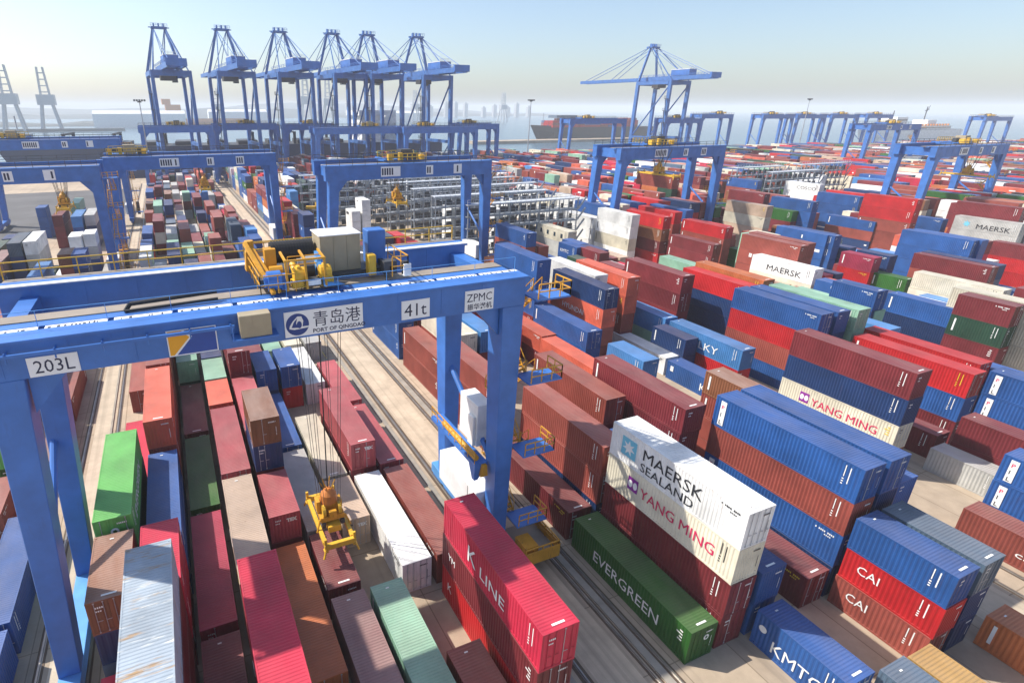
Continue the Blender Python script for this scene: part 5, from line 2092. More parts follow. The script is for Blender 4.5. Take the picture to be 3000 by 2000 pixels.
36.01 76.87 4 2.6 2755 0 0 60 3
33.14 76.89 4 2.9 2756 0 12 1
-8.25 83.31 2 2.9 2757 0 0 53 2
82.7 24.47 2 2.6 2758 0 28 28 28
38.88 70.21 2 2.9 2760 0 36 12 6
-5.35 76.91 4 2.6 2761 0 0 0
-2.45 76.72 4 2.9 2762 0 4 6
41.75 63.7 4 2.6 2763 0 16 17
38.88 63.82 2 2.9 2764 0 60
"""
# ---------------- ground, sea, quay ----------------
def ground_mat():
    m, t, b = newmat('concrete_yard')
    tc = t.nodes.new('ShaderNodeTexCoord'); v = tc.outputs['Object']
    big = ramp(t, noise(t, v, 0.05, 5), 0.3, 0.7, 0.84, 1.12)
    med = ramp(t, noise(t, v, 0.6, 6, 0.65), 0.3, 0.75, 0.82, 1.10)
    base = mixrgb(t, 1.0, (0.46, 0.365, 0.265), mul(t, big, med), 'MULTIPLY')
    br = t.nodes.new('ShaderNodeTexBrick')
    br.offset = 0.0
    br.inputs['Scale'].default_value = 1.0
    br.inputs['Brick Width'].default_value = 4.5; br.inputs['Row Height'].default_value = 6.0
    br.inputs['Mortar Size'].default_value = 0.05; br.inputs['Mortar Smooth'].default_value = 0.3
    br.inputs['Color1'].default_value = (1, 1, 1, 1); br.inputs['Color2'].default_value = (0.86, 0.86, 0.87, 1)
    br.inputs['Mortar'].default_value = (0.55, 0.53, 0.5, 1)
    t.links.new(v, br.inputs['Vector'])
    base = mixrgb(t, 1.0, base, br.outputs['Color'], 'MULTIPLY')
    tr = noise(t, mapping(t, v, (1.1, 0.018, 1)), 1.0, 4, 0.6)      # wheel marks along the lanes
    base = mixrgb(t, mul(t, ramp(t, tr, 0.55, 0.75), 0.5), base, (0.16, 0.13, 0.105))
    oil = noise(t, v, 0.33, 7, 0.72)
    base = mixrgb(t, mul(t, ramp(t, oil, 0.62, 0.74), 0.6), base, (0.10, 0.085, 0.07))
    t.links.new(base, b.inputs['Base Color'])
    b.inputs['Roughness'].default_value = 0.85
    return m
M['ground'] = ground_mat()
mb = MB()
land = [(-900, -300), (2600, -300), (2600, 315), (900, 322), (170, 330), (-150, 353), (-900, 353)]
mb.quad(*[(x, y, 0) for x, y in land])
tag(mb.build('yard_ground', M['ground']), 'tan concrete yard between the container blocks', kind='structure')
mb = MB()
for a, b_ in zip(land[2:], land[3:]): mb.quad((a[0], a[1], -.004), (b_[0], b_[1], -.004), (b_[0], b_[1], -6), (a[0], a[1], -6))
M['quay'] = flat('quay_concrete', (0.30, 0.27, 0.23), 0.85)
tag(mb.build('quay_wall', M['quay']), 'concrete quay wall along the harbour water', 'quay', kind='structure')
def road_strip(x0, x1, rgb, name, y0=-20, y1=320, z=.004):
    m, t, b = newmat(name)
    tc = t.nodes.new('ShaderNodeTexCoord'); v = tc.outputs['Object']
    f = ramp(t, noise(t, v, 0.45, 6, .65), 0.3, 0.7, 0.8, 1.13)
    base = mixrgb(t, 1.0, rgb, f, 'MULTIPLY')
    tr = noise(t, mapping(t, v, (1.6, 0.015, 1)), 1.0, 4, 0.6)
    base = mixrgb(t, mul(t, ramp(t, tr, 0.5, 0.72), 0.55), base, tuple(c * .45 for c in rgb))
    t.links.new(base, b.inputs['Base Color']); b.inputs['Roughness'].default_value = .85
    s = MB(); s.quad((x0, y0, z), (x1, y0, z), (x1, y1, z), (x0, y1, z))
    return tag(s.build('road', m), 'pale truck lane running between container blocks', kind='structure')
road_strip(21.2, 24.2, (0.52, 0.42, 0.31), 'lane_concrete')
road_strip(-12.2, -10.3, (0.50, 0.42, 0.32), 'lane_concrete_b')
road_strip(50.8, 55.4, (0.48, 0.40, 0.30), 'lane_concrete_c')
s = MB()
s.quad((-140, 190, .004), (-16, 190, .004), (-16, 300, .004), (-140, 300, .004))
M['asphalt'] = flat('dark_asphalt', (0.10, 0.098, 0.10), .85, var=.25, scale=.08)
tag(s.build('road', M['asphalt']), 'dark asphalt apron below the ship', kind='structure')
# drains and crane rails: a rail head in a dirty trench
def crane_rail(x, w, label):
    r = empty('crane_rail', (x, 0, 0))
    tag(r, label, 'rail', 'crane rails along the yard lanes')
    a = MB(); a.box(-w / 2, w / 2, -20, 318, .002, .03); a.build('rail_bed', M['rust'], r)
    a = MB(); a.box(-.05, .05, -20, 318, .03, .14); a.box(-.12, .12, -20, 318, .03, .05); a.build('rail_head', M['railtop'], r)
crane_rail(-12.8, .55, 'rusty crane rail in a dark trench outside the slanting crane legs')
crane_rail(-9.75, .5, 'rusty crane rail beside the light green container')
crane_rail(20.6, .7, 'rusty crane rail under the white cabin of the big crane')
crane_rail(24.95, .55, 'crane rail at the far edge of the pale truck lane')
crane_rail(26.25, .55, 'crane rail beside the dark green container')
crane_rail(56.2, .5, 'crane rail past the grey blue container stack')
crane_rail(58.6, .5, 'crane rail beside the crimson container with white disc')
for x, w, lab in ((-10.45, .12, 'raised concrete kerb beside the rail near the light green container'), (19.6, .25, 'raised concrete kerb along the crimson container row'), (25.6, .3, 'raised pale kerb between the twin rails of the truck lane')):
    a = MB(); a.box(x - w, x + w, -20, 318, .001, .13)
    tag(a.build('kerb', M['quay'], bevel=.02), lab, 'kerb')
# hatch covers painted marks on the lane
a = MB()
for k in range(26):
    y = 6 + k * 11.7
    a.box(17.95, 18.03, y, y + 5, .003, .006)
tag(a.build('lane_marking', M['lyellow']), 'worn yellow dashes along the truck lane', kind='structure')
# pier with its own quay, and the sea
a = MB(); a.box(330, 640, 592, 616, -6, 0.0)
tag(a.build('pier_ground', M['ground']), 'pale pier across the basin', kind='structure')
def water_mat():
    m, t, b = newmat('sea_water')
    tc = t.nodes.new('ShaderNodeTexCoord'); v = tc.outputs['Object']
    b.inputs['Base Color'].default_value = (0.085, 0.15, 0.20, 1)
    b.inputs['Roughness'].default_value = 0.22
    b.inputs['IOR'].default_value = 1.33
    bp = t.nodes.new('ShaderNodeBump'); bp.inputs['Strength'].default_value = .5; bp.inputs['Distance'].default_value = 1.2
    n = t.nodes.new('ShaderNodeTexNoise'); n.inputs['Scale'].default_value = 0.08; n.inputs['Detail'].default_value = 8
    t.links.new(v, n.inputs['Vector']); t.links.new(n.outputs['Fac'], bp.inputs['Height']); t.links.new(bp.outputs[0], b.inputs['Normal'])
    return m
M['sea'] = water_mat()
a = MB(); a.quad((-14000, -14000, -3), (14000, -14000, -3), (14000, 14000, -3), (-14000, 14000, -3))
tag(a.build('sea_water', M['sea']), 'pale grey blue sea', kind='structure')
# far shore: low hills and quays in the haze
M['farland'] = flat('far_shore', (0.10, 0.115, 0.12), .9, var=.25, scale=.004)
rh = random.Random(3)
def ridge(name, label, x0, x1, y, h, depth, seed, step=60):
    rr = random.Random(seed); m = MB(); n = int((x1 - x0) / step); pts = []
    ph = [rr.uniform(0, 6) for _ in range(4)]
    for i in range(n + 1):
        u = i / n
        z = h * (.55 + .25 * math.sin(u * 7 + ph[0]) + .15 * math.sin(u * 17 + ph[1]) + .08 * math.sin(u * 41 + ph[2]) + rr.uniform(-.04, .04)) * min(1, 8 * u, 8 * (1 - u) + .05)
        pts.append((x0 + (x1 - x0) * u, max(1.5, z)))
    for (xa, za), (xb, zb) in zip(pts, pts[1:]):
        m.quad((xa, y, -3), (xb, y, -3), (xb, y + depth * .1, zb * .35), (xa, y + depth * .1, za * .35))
        m.quad((xa, y + depth * .1, za * .35), (xb, y + depth * .1, zb * .35), (xb, y + depth * .5, zb), (xa, y + depth * .5, za))
        m.quad((xa, y + depth * .5, za), (xb, y + depth * .5, zb), (xb, y + depth, -3), (xa, y + depth, -3))
    return tag(m.build(name, M['farland']), label, kind='structure')
ridge('hills', 'faint hills across the harbour', -1900, 900, 2500, 40, 500, 4)
ridge('hills', 'faint distant hill line behind the hazy cranes', -2600, 2600, 3900, 75, 700, 9, 90)
ridge('shore_land', 'low hazy shore past the water', 500, 2300, 2900, 22, 300, 6, 40)
ridge('shore_land', 'low near shore of the harbour', -700, -30, 1500, 14, 120, 2, 25)
a = MB(); a.box(-620, -60, 1180, 1200, -3, 1.5)
tag(a.build('breakwater', M['farland']), 'long low breakwater across the water', kind='structure')
# ---------------- distant containers ----------------
pal = list(PAINT)
# writing carried by some stacks, in the order the table below numbers it
TAGS = ['', 'evL', 'silver', 'tag', 'dirty', 'kline', 'evergreen', 'maersk', 'kmtc', 'pil', 'cai', 'hyundai', 'kmt', 'lky', 'mae2', 'yang', 'pil3', 'hmm', 'pil2', 'cap', 'kmtc20', 'office', 'ever2', 'txt', 'mae3']
# STACKS: x, y, length code, tier height, stack number, writing number, then one number per tier (paint * 4 + detail)
stuff = MB(); heaps = []
rs = random.Random(21)
for line in STACKS.strip().split('\n'):
    row = line.split()
    X, Y, L, h, idx, tg = row[:6]
    tiers = [int(q) for q in row[6:]]
    cols = [pal[q // 4] for q in tiers]; digs = [q % 4 for q in tiers]
    X = float(X); Y = float(Y); L = 12.192 if L == '4' else 6.058; h = float(h); tg = TAGS[int(tg)]
    for t, c in enumerate(cols):
        if digs[t]:
            o = build_container(X, Y, L, h, cols, t, tg, digs[t])
            o['stack'] = '%s,%d' % (idx, t)
        else:
            stuff.cur = pal.index(c)
            stuff.box(X, X + CW, Y, Y + L, h * t + .03, h * (t + 1) - .03)
            if rs.random() < .55 and X > 0:
                stuff.cur = len(pal) if c not in 'WCVT' else len(pal) + 1
                z = h * t + h * rs.uniform(.4, .7); y = Y + rs.uniform(.5, L - 2.6); w = rs.choice((.3, .6, 1.6, 2.2))
                stuff.box(X - .03, X - .004, y, y + w, z, z + rs.uniform(.25, .8))
so = stuff.build('distant_containers', [PM[k] for k in pal] + [M['lwhite'], M['lblack']])
tag(so, 'countless distant containers packed in the far yard', kind='stuff')
# ---------------- rail mounted gantry cranes ----------------
def rmg(XL, XR, Y0, zt, label, near=False, trolley_x=.45, lod=1, group='blue gantry cranes over the container blocks', wb=9.0, mat=None, spreader=None):
    cb = mat or (M['crane'] if near else M['crane2'])
    S = XR - XL; zb = zt - (2.1 if near else 2.9); gw = 1.25 if near else 1.6
    root = empty('gantry_crane', (XL, Y0, 0))
    tag(root, label, 'crane', group)
    # girders: front and rear box beams with flanges
    for k, y in enumerate((0, wb)):
        m = MB(); dz = .35 if k else 0
        m.box(-.75, S + .75, y, y + gw, zb + dz, zt - .14 + dz)
        m.box(-.85, S + .9, y - .16, y + gw + .07, zt - .14 + dz, zt + dz)
        for i in range(int(S / 3)): m.box(i * 3 + 1, i * 3 + 1.06, y - .03, y, zb + .15 + dz, zt - .2 + dz)
        m.build('girder', cb, root, bevel=.03 if near else 0)
    # legs lean slightly outwards, tapering to the sill beams
    for sx in (0, 1):
        for k, y in enumerate((0, wb)):
            m = MB(); bx = -.25 if sx == 0 else S + .1; tx = .95 if sx == 0 else S - .1
            wt, wbm, dt, db = (.85, .62, 2.0, 1.35) if near else (1.0, .75, 2.0, 1.3)
            yy0 = y + .02; yb = y + .15
            z0 = 2.05; z1 = zb + (.35 if k else 0)
            m.hexa([(bx - wbm, yb, z0), (bx + wbm, yb, z0), (bx + wbm, yb + db, z0), (bx - wbm, yb + db, z0)],
                   [(tx - wt, yy0, z1), (tx + wt, yy0, z1), (tx + wt, yy0 + dt, z1), (tx - wt, yy0 + dt, z1)])
            m.build('leg', cb, root, bevel=.04 if near else 0)
            # bracket between girder and leg
            sgn = 1 if sx == 0 else -1
            g = MB(); xe = tx + sgn * wt
            g.quad((xe, y + .5, z1 - 2.2), (xe + sgn * .05, y + .5, z1 - .01), (xe + sgn * 1.9, y + .5, z1 - .01))
            g.quad((xe, y + 1.0, z1 - 2.2), (xe + sgn * .05, y + 1.0, z1 - .01), (xe + sgn * 1.9, y + 1.0, z1 - .01))
            g.quad((xe, y + .5, z1 - 2.2), (xe + sgn * 1.9, y + .5, z1 - .01), (xe + sgn * 1.9, y + 1.0, z1 - .01), (xe, y + 1.0, z1 - 2.2))
            g.build('bracket', cb, root)
        xs = -.25 if sx == 0 else S + .1
        m = MB(); m.box(xs - .65, xs + .65, -1.6, wb + 3.1, 1.05, 2.05); m.build('sill_beam', M['crane_light'] if near else cb, root, bevel=.03 if near else 0)  # near sill coloured paler all over to look like its sunlit top
        m = MB(); xt = .95 if sx == 0 else S - .1
        m.box(xt - .5, xt + .5, 1.7, wb, zb + .4, zt - .35); m.build('end_beam', cb, root)
        m = MB(); m.tube((xs + (.3 if sx == 0 else -.2), 1.4, zb * .38), (xs + (.3 if sx == 0 else -.2), wb + .3, zb * .62), .24, 10)
        m.build('brace', cb, root)
        for y in (-1.2, 1.2, wb - 1.0, wb + 1.4):
            b = MB(); b.box(xs - .35, xs + .35, y, y + 1.9, .42, 1.1); b.cur = 1
            for q in (.45, 1.45): b.tube((xs - .16, y + q, .38), (xs + .16, y + q, .38), .3, 12)
            b.build('bogie', [cb, M['dark']], root)
    # walkway, cable tray and hand rails on the front girder
    m = MB(); m.box(-.6, S + .6, 3.0, 4.2, zt - .14, zt - .05); m.build('walkway', M['tan'], root)
    m = MB(); m.box(-.6, S + .6, 2.12, 2.95, zt - .34, zt - .10); m.build('trolley_rail', cb, root)
    if near:
        m = MB(); x = -.4; rr = random.Random(8); n = 0
        while x < S - 1:
            m.cur = 0; w = 2.95; m.box(x, x + w, 1.36, 2.04, zt - .16, zt - .10); 
            m.cur = 1; xx = x + .15
            while xx < x + w - .3:
                ww = rr.uniform(.04, .16)
                if rr.random() < .7: m.box(xx, xx + ww, 1.50 + rr.uniform(0, .15), 1.92 - rr.uniform(0, .15), zt - .10, zt - .085)
                xx += ww + rr.uniform(.05, .3)
            x += 3.25
        m.build('cable_tray', [M['sign'], M['dark']], root)
        m = MB(); m.railing((-.5, 1.30, zt), (S + .6, 1.30, zt), 1.0, 3.2, .018, 1); m.build('railing', M['crane_light'], root)
        m = MB()
        for i in range(7):
            x = -.7 + i * 2.1; m.beam((x, -.5, zt - .75), (x, -.02, zt - .55), .08); m.beam((x, -.5, zt - 1.0), (x, -.5, zt - .45), .07)
        m.beam((-.9, -.5, zt - .62), (12.1, -.5, zt - .62), .16); m.build('front_pipe', cb, root)
        m = MB(); m.railing((-.8, wb + 2.5, zt + .2), (S + .8, wb + 2.5, zt + .2), 1.15, 2.1, .04, 2); m.build('railing', M['yellow2'], root)
        m = MB(); m.box(-.8, S + .8, wb + 1.7, wb + 2.6, zt + .12, zt + .2); m.build('walkway', M['tan'], root)
        m = MB(); m.box(-.8, S + .8, wb - .18, wb + .35, zt + .352, zt + .42); m.build('rear_rail_plate', M['sign'], root)
        m = MB(); m.tube((6.9, 2.9, zt + .3), (11.6, 3.0, zt + .45), .13, 8); m.tube((6.9, 2.9, zt + .3), (6.6, 2.9, zt - .1), .13, 8); m.tube((6.6, 2.6, zt), (11.6, 2.6, zt + .12), .09, 8)
        m.build('cable_loop', M['black'], root)
        b = MB(); b.box(12.35, 14.05, -.95, -.12, zt - 1.25, zt + .05); b.build('electrical_box', M['beige'], root, bevel=.03)
        b = MB(); b.box(11.9, 14.4, -1.05, -.02, zt - 1.38, zt - 1.26); b.beam((11.95, -1.0, zt - 1.3), (11.95, -1.0, zt - .55), .06); b.build('box_shelf', cb, root)
    else:
        m = MB(); m.railing((-.5, -.1, zt), (S + .6, -.1, zt), 1.1, 2.6, .05, 2); m.railing((-.5, wb + 1.4, zt + .3), (S + .6, wb + 1.4, zt + .3), 1.1, 2.6, .05, 2)
        m.build('railing', M['dark'], root)
    # trolley with its winch, drum and housing
    tx = S * trolley_x
    tr = MB(); tr.box(tx - 4.2, tx + 4.6, 4.3, wb - .3, zt + .05, zt + .42)
    for x in (tx - 4.2, tx, tx + 4.4): tr.box(x, x + .3, 3.2, wb + .9, zt + .42, zt + .75)
    tro = tr.build('trolley', M['dark'] if near else cb, root)
    z = zt + .75
    if near:
        b = MB(); b.box(tx + .1, tx + 2.85, 4.7, 6.9, z - .45, z + 2.05); b.cur = 1; b.box(tx + .02, tx + 2.93, 4.62, 6.98, z + 2.05, z + 2.13)
        b.cur = 0
        for i in range(3): b.box(tx + .1 + .9 * i, tx + .14 + .9 * i, 4.66, 4.7, z - .4, z + 2.0)
        b.build('machine_house', [M['beige'], M['white']], tro, bevel=.02)
        b = MB(); b.box(tx + .1, tx + 3.0, 4.5, 7.1, z - .75, z - .46); b.build('house_base', M['dark'], tro)
        b = MB(); b.tube((tx - 2.9, 6.2, z + .95), (tx - .1, 6.2, z + .95), .72, 20)
        for i in range(14): b.tube((tx - 2.8 + .19 * i, 6.2, z + .95), (tx - 2.72 + .19 * i, 6.2, z + .95), .75, 20)
        b.build('winch_drum', M['black'], tro)
        b = MB(); b.tube((tx - 1.1, 5.2, z + .35), (tx - .1, 5.2, z + .35), .42, 16); b.tube((tx - 1.4, 5.2, z + .35), (tx - 1.1, 5.2, z + .35), .3, 16); b.build('motor', M['steel'], tro)
        b = MB(); b.tube((tx - 3.7, 3.0, z - .05), (tx - 2.9, 3.0, z - .05), .62, 20); b.tube((tx - 3.9, 3.0, z - .05), (tx - 3.7, 3.0, z - .05), .4, 16); b.box(tx - 2.9, tx - 2.5, 2.7, 3.3, z - .6, z + .3); b.build('motor', cb, tro)
        b = MB()
        for x in (tx - 2.0, tx - .35):
            b.hexa([(x, 2.6, z - .5), (x + .5, 2.6, z - .5), (x + .5, 3.4, z - .5), (x, 3.4, z - .5)], [(x + .12, 2.8, z + .75), (x + .34, 2.8, z + .75), (x + .34, 3.2, z + .75), (x + .12, 3.2, z + .75)])
            b.tube((x - .1, 3.0, z + .2), (x + .62, 3.0, z + .2), .46, 14); b.box(x - .25, x + .75, 2.7, 3.3, z - .62, z - .1); b.tube((x + .2, 3.4, z - .1), (x + .2, 4.6, z + .5), .22, 10)
        b.build('sheave_block', M['yellow2'], tro, bevel=.03)
        b = MB(); b.box(tx - 1.45, tx - .45, 2.5, 3.2, z - .5, z - .1); b.cur = 1; b.box(tx - 1.4, tx - .5, 2.45, 2.5, z - .45, z - .15); b.build('brake_box', [M['dark'], M['white']], tro)
        b = MB(); b.tube((tx - 1.5, 4.2, z + .1), (tx - .5, 4.2, z + .1), .38, 14); b.build('gearbox', M['dark'], tro)
        b = MB()   # walkway frames painted yellow
        b.railing((tx - 4.3, 1.8, z - .5), (tx - 2.2, 1.8, z - .5), 1.1, 1.0, .035, 2); b.railing((tx - 4.3, 1.8, z - .5), (tx - 4.3, 7.0, z - .5), 1.15, 1.2, .035, 2)
        b.railing((tx - 2.2, 4.0, z), (tx + .0, 4.0, z), 1.1, .9, .035, 2); b.railing((tx - 4.0, 7.4, z + .2), (tx - .4, 7.4, z + .2), 1.2, .9, .035, 2)
        b.beam((tx - 4.4, 6.8, z + 1.6), (tx - 3.5, 2.2, z - .6), .24); b.beam((tx - 4.0, 6.8, z + 1.3), (tx - 3.1, 2.4, z - .6), .18)
        for xx in (tx - 2.6, tx - 1.4, tx - .2): b.beam((xx, 2.3, z - .6), (xx, 2.6, z + 1.2), .13); b.beam((xx, 2.6, z + 1.2), (xx, 4.2, z + 1.4), .13)
        b.beam((tx - 2.7, 2.6, z + 1.2), (tx - .1, 2.6, z + 1.2), .12); b.box(tx - 3.4, tx - 2.7, 5.2, 6.0, z - .3, z + 1.4); b.tube((tx - 3.3, 4.5, z + .1), (tx - 2.5, 4.5, z + .1), .4, 12)
        b.railing((tx + 4.2, 2.2, z - .4), (tx + 5.3, 2.2, z - .4), 1.3, .9, .035, 2); b.railing((tx + 5.3, 2.2, z - .4), (tx + 5.3, 6.0, z - .4), 1.3, 1.2, .035, 2)
        b.build('guard_rail', M['yellow'], tro)
        b = MB(); b.hexa([(tx - 4.5, 6.7, z - .3), (tx - 3.6, 6.7, z - .3), (tx - 3.6, 7.5, z - .3), (tx - 4.5, 7.5, z - .3)], [(tx - 4.4, 6.8, z + 1.0), (tx - 3.7, 6.8, z + 1.0), (tx - 3.7, 7.3, z + 1.0), (tx - 4.4, 7.3, z + 1.0)])
        b.tube((tx - 4.1, 7.0, z + 1.0), (tx - 4.1, 7.0, z + 1.7), .3, 12); b.build('hydraulic_unit', M['yellow'], tro, bevel=.02)
        b = MB(); b.hexa([(tx - .35, 2.2, z - .55), (tx + 1.0, 2.2, z - .55), (tx + .15, 4.6, z - .5), (tx - .35, 4.6, z - .5)], [(tx - .35, 2.7, z + .1), (tx - .1, 2.4, z - .35), (tx + .1, 4.6, z + 1.2), (tx - .35, 4.6, z + 1.2)]); b.build('cable_chute', M['crane_light'], tro)
        b = MB(); b.box(tx + 3.05, tx + 3.6, 3.6, 4.3, z - .6, z + .8); b.build('ladder_box', M['yellow2'], tro, bevel=.05)
        b = MB(); b.box(tx + 3.7, tx + 5.0, 5.6, 6.8, z - .4, z + 2.0); b.build('control_cabin', cb, tro, bevel=.05)
        b = MB(); b.box(tx + 4.0, tx + 4.9, 3.2, 4.0, z - .5, z + .35); b.box(tx + 5.0, tx + 5.4, 2.3, 2.6, z - .4, z + .5); b.build('resistor_box', M['dark'], tro)
        b = MB(); b.box(tx + 5.0, tx + 5.5, 2.12, 2.5, z - .45, z + .35); b.build('cabinet', M['white'], tro)
    else:
        b = MB(); b.box(tx - .6, tx + 1.9, 3.5, 6.0, z - .3, z + 1.7); b.build('machine_house', M['beige'] if rnd4.random() < .5 else M['dark'], tro)
        b = MB(); b.tube((tx - 3, 5, z + .5), (tx - .7, 5, z + .5), .6, 12); b.box(tx + 2.3, tx + 3.5, 4, 6, z - .3, z + .8); b.build('winch_drum', M['dark'], tro)
        b = MB(); b.box(tx - 3.8, tx - 3.0, 2.2, 3.4, z - .3, z + .9); b.box(tx + 3.2, tx + 4.2, 2.2, 3.4, z - .3, z + .7); b.box(tx - 1.6, tx - .9, 2, 2.7, z - .3, z + 1.2)
        b.railing((tx - 4, 1.9, z - .3), (tx + 4.4, 1.9, z - .3), 1.3, 1.1, .07, 2); b.railing((tx - 4, wb - .4, z - .3), (tx + 4.4, wb - .4, z - .3), 1.5, 1.1, .07, 2)
        b.build('guard_rail', M['yellow2'], tro)
    # outside stairs on the right hand legs
    if lod:
        st = MB(); x0 = S + 1.0
        zs = [3.7, 10.4, 16.6, zb + .6]
        for k, zz in enumerate(zs):
            p = MB(); p.box(x0 + .05, x0 + 2.9, -1.0, .9, zz - .12, zz); p.build('platform', cb, root)
            r = MB(); r.railing((x0 + .2, -.95, zz), (x0 + 2.85, -.95, zz), 1.05, .9, .04, 2); r.railing((x0 + 2.85, -.95, zz), (x0 + 2.85, .85, zz), 1.05, .8, .04, 2)
            r.build('railing', M['yellow'], root)
        for k, (za, zc) in enumerate(zip(zs, zs[1:])):
            zm = (za + zc) / 2
            s_ = MB()
            for xa, y0, y1, z0, z1 in ((x0 + .15, .9, 4.3, za, zm), (x0 + 1.0, 4.3, .9, zm, zc)):
                for xx in (xa, xa + .72):
                    s_.beam((xx, y0, z0), (xx, y1, z1), .07, .22)
                    s_.beam((xx, y0, z0 + .95), (xx, y1, z1 + .95), .05)
                    for q in range(4): u = q / 3; s_.beam((xx, y0 + (y1 - y0) * u, z0 + (z1 - z0) * u), (xx, y0 + (y1 - y0) * u, z0 + (z1 - z0) * u + .95), .045)
                n = int((z1 - z0) / .27)
                for i in range(n):
                    u = (i + .5) / n; yy = y0 + (y1 - y0) * u; s_.box(xa + .03, xa + .69, yy - .12, yy + .12, z0 + (z1 - z0) * u - .02, z0 + (z1 - z0) * u + .02)
            s_.build('stairway', M['yellow'], root)
            p = MB(); p.box(x0 + .05, x0 + 1.85, 4.3, 5.2, zm - .1, zm); p.railing((x0 + 1.8, 4.3, zm), (x0 + 1.8, 5.2, zm), 1.0, .9, .04, 2); p.railing((x0 + .1, 5.2, zm), (x0 + 1.8, 5.2, zm), 1.0, .9, .04, 2); p.build('landing', M['yellow'], root)
    # electrical house and cabinet between the right legs
    b = MB(); b.box(S - 1.35, S + .95, 1.75, wb - .35, 2.75, 5.8); b.build('electrical_house', M['white'], root, bevel=.05 if near else 0)
    if near:
        b = MB(); b.box(S - 1.36, S - 1.33, 3.1, 3.18, 2.9, 5.6); b.box(S - 1.37, S - 1.33, 2.3, 2.36, 4.0, 5.2); b.build('door_seam', M['dark'], root)
        b = MB(); b.box(S - .7, S + .7, 3.2, 6.2, 9.2, 13.0); b.box(S - .95, S - .7, 3.4, 4.3, 9.2, 11.9); b.build('switch_cabinet', M['white'], root, bevel=.04)
        b = MB(); b.box(S - 1.9, S - .75, 1.2, wb + .4, 8.75, 9.1); b.hexa([(S - 1.9, 1.2, 7.6), (S - 1.6, 1.2, 7.6), (S - 1.6, 1.6, 7.6), (S - 1.9, 1.6, 7.6)], [(S - 1.9, 1.2, 8.75), (S - .8, 1.2, 8.75), (S - .8, 2.2, 8.75), (S - 1.9, 2.2, 8.75)])
        b.build('side_walkway', cb, root)
        b = MB(); b.railing((S - 1.88, 1.3, 9.1), (S - 1.88, wb + .3, 9.1), 1.05, 1.1, .03, 2); b.build('railing', M['yellow'], root)
        b = MB(); b.tube((S - 1.55, 1.6, 9.35), (S - 1.55, wb - 1.5, 9.35), .24, 10); b.build('cable_duct', M['yellow'], root)
        b = MB(); b.tube((S - .1, 2.6, 9.6), (S + .25, 2.6, 9.6), .42, 14); b.build('cable_drum', M['black'], root)
        b = MB(); b.box(S + .95, S + 4.2, -2.6, 1.4, 1.2, 1.5); b.build('platform', M['tan'], root)
        b = MB(); b.box(S - .4, S + .3, -3.6, -1.7, .45, 1.6); b.box(S + 1.2, S + 2.4, -2.2, -.6, 1.5, 2.4); b.box(S + .95, S + 4.2, -2.66, -2.6, 1.1, 2.3); b.box(S + 4.2, S + 4.26, -2.6, 1.4, 1.1, 2.3)
        b.railing((S + 1.0, -2.55, 1.5), (S + 4.15, -2.55, 1.5), 1.1, .8, .05, 2); b.railing((S + 4.15, -2.55, 1.5), (S + 4.15, 1.3, 1.5), 1.1, .9, .05, 2)
        b.build('buffer', M['yellow'], root)
        b = MB(); b.hexa([(S - 1.5, .9, 8.0), (S - .85, .9, 8.0), (S - .85, 1.6, 8.0), (S - 1.5, 1.6, 8.0)], [(S - 1.3, .9, 9.0), (S - .95, .9, 9.0), (S - .95, 1.4, 9.0), (S - 1.3, 1.4, 9.0)]); b.build('hose_clamp', M['yellow'], root)
    elif lod:
        b = MB(); b.tube((S + 1.9, wb * .55, 4.2), (S + 2.7, wb * .55, 4.2), 2.1, 20); b.build('cable_reel', M['brownreel'], root)
        b = MB()
        for x0, x1, z0, z1 in ((S * .30, S * .30 + 4.2, zb + .45, zt - .5), (S * .58, S * .58 + 1.6, zb + .5, zt - .55), (S * .76, S * .76 + 1.9, zb + .5, zt - .5)):
            b.cur = 0; b.box(x0, x1, -.05, -.012, z0, z1); b.cur = 1
            n = int((x1 - x0) / .55)
            for i in range(n):
                if rnd4.random() < .85: b.box(x0 + .2 + i * .52, x0 + .2 + i * .52 + .33, -.07, -.05, z0 + .3, z1 - .3)
        b.build('sign_board', [M['sign'], M['ink']], root)
    return root
rnd4 = random.Random(4)
# the big crane over the near block
c1 = rmg(-9.95, 20.75, 31.0, 24.5, 'big blue gantry crane numbered 203L with white signs and yellow stairs', near=True, trolley_x=(8.35 + 9.95) / 30.7)
def sign(x0, x1, z0, z1, mat, name='sign_board', y=-.06):
    m = MB(); m.box(x0, x1, y, -.012, z0, z1); return m.build(name, mat, c1)
O0 = 9.95
sg = sign(-7.85 + O0, -5.6 + O0, 22.45, 23.5, M['sign'])
letter('lettering', '203L', .98, M['ink'], sg, (-7.62 + O0, -.062, 22.63), '-y', .0, sx=.93)
sg = sign(-1.36 + O0, 1.2 + O0, 22.45, 23.95, M['sign'])
place_on(plate_obj('sign_field', M['signblue'], sg, rect(0, 2.44, 0, 1.38), '-y'), (-1.30 + O0, -.064, 22.51), '-y')
place_on(plate_obj('sign_emblem', M['amber'], sg, [(0, 0), (.2, 0), (1.08, .95), (.72, 1.38), (0, 1.38)], '-y'), (-1.30 + O0, -.072, 22.51), '-y')
place_on(plate_obj('sign_stripe', M['lwhite'], sg, [(.2, 0), (.34, 0), (1.22, .98), (.84, 1.38), (.72, 1.38), (1.08, .95)], '-y'), (-1.30 + O0, -.076, 22.51), '-y')
lt = letter('lettering', 'QQCTU', .36, M['lwhite'], sg, (-.83 + O0, -.074, 22.53), '-y', .02, sx=.95)
lt.matrix_local = lt.matrix_local @ Matrix.Rotation(R_(47), 4, 'Z')
sg = sign(4.95 + O0, 9.72 + O0, 22.55, 24.12, M['sign'])
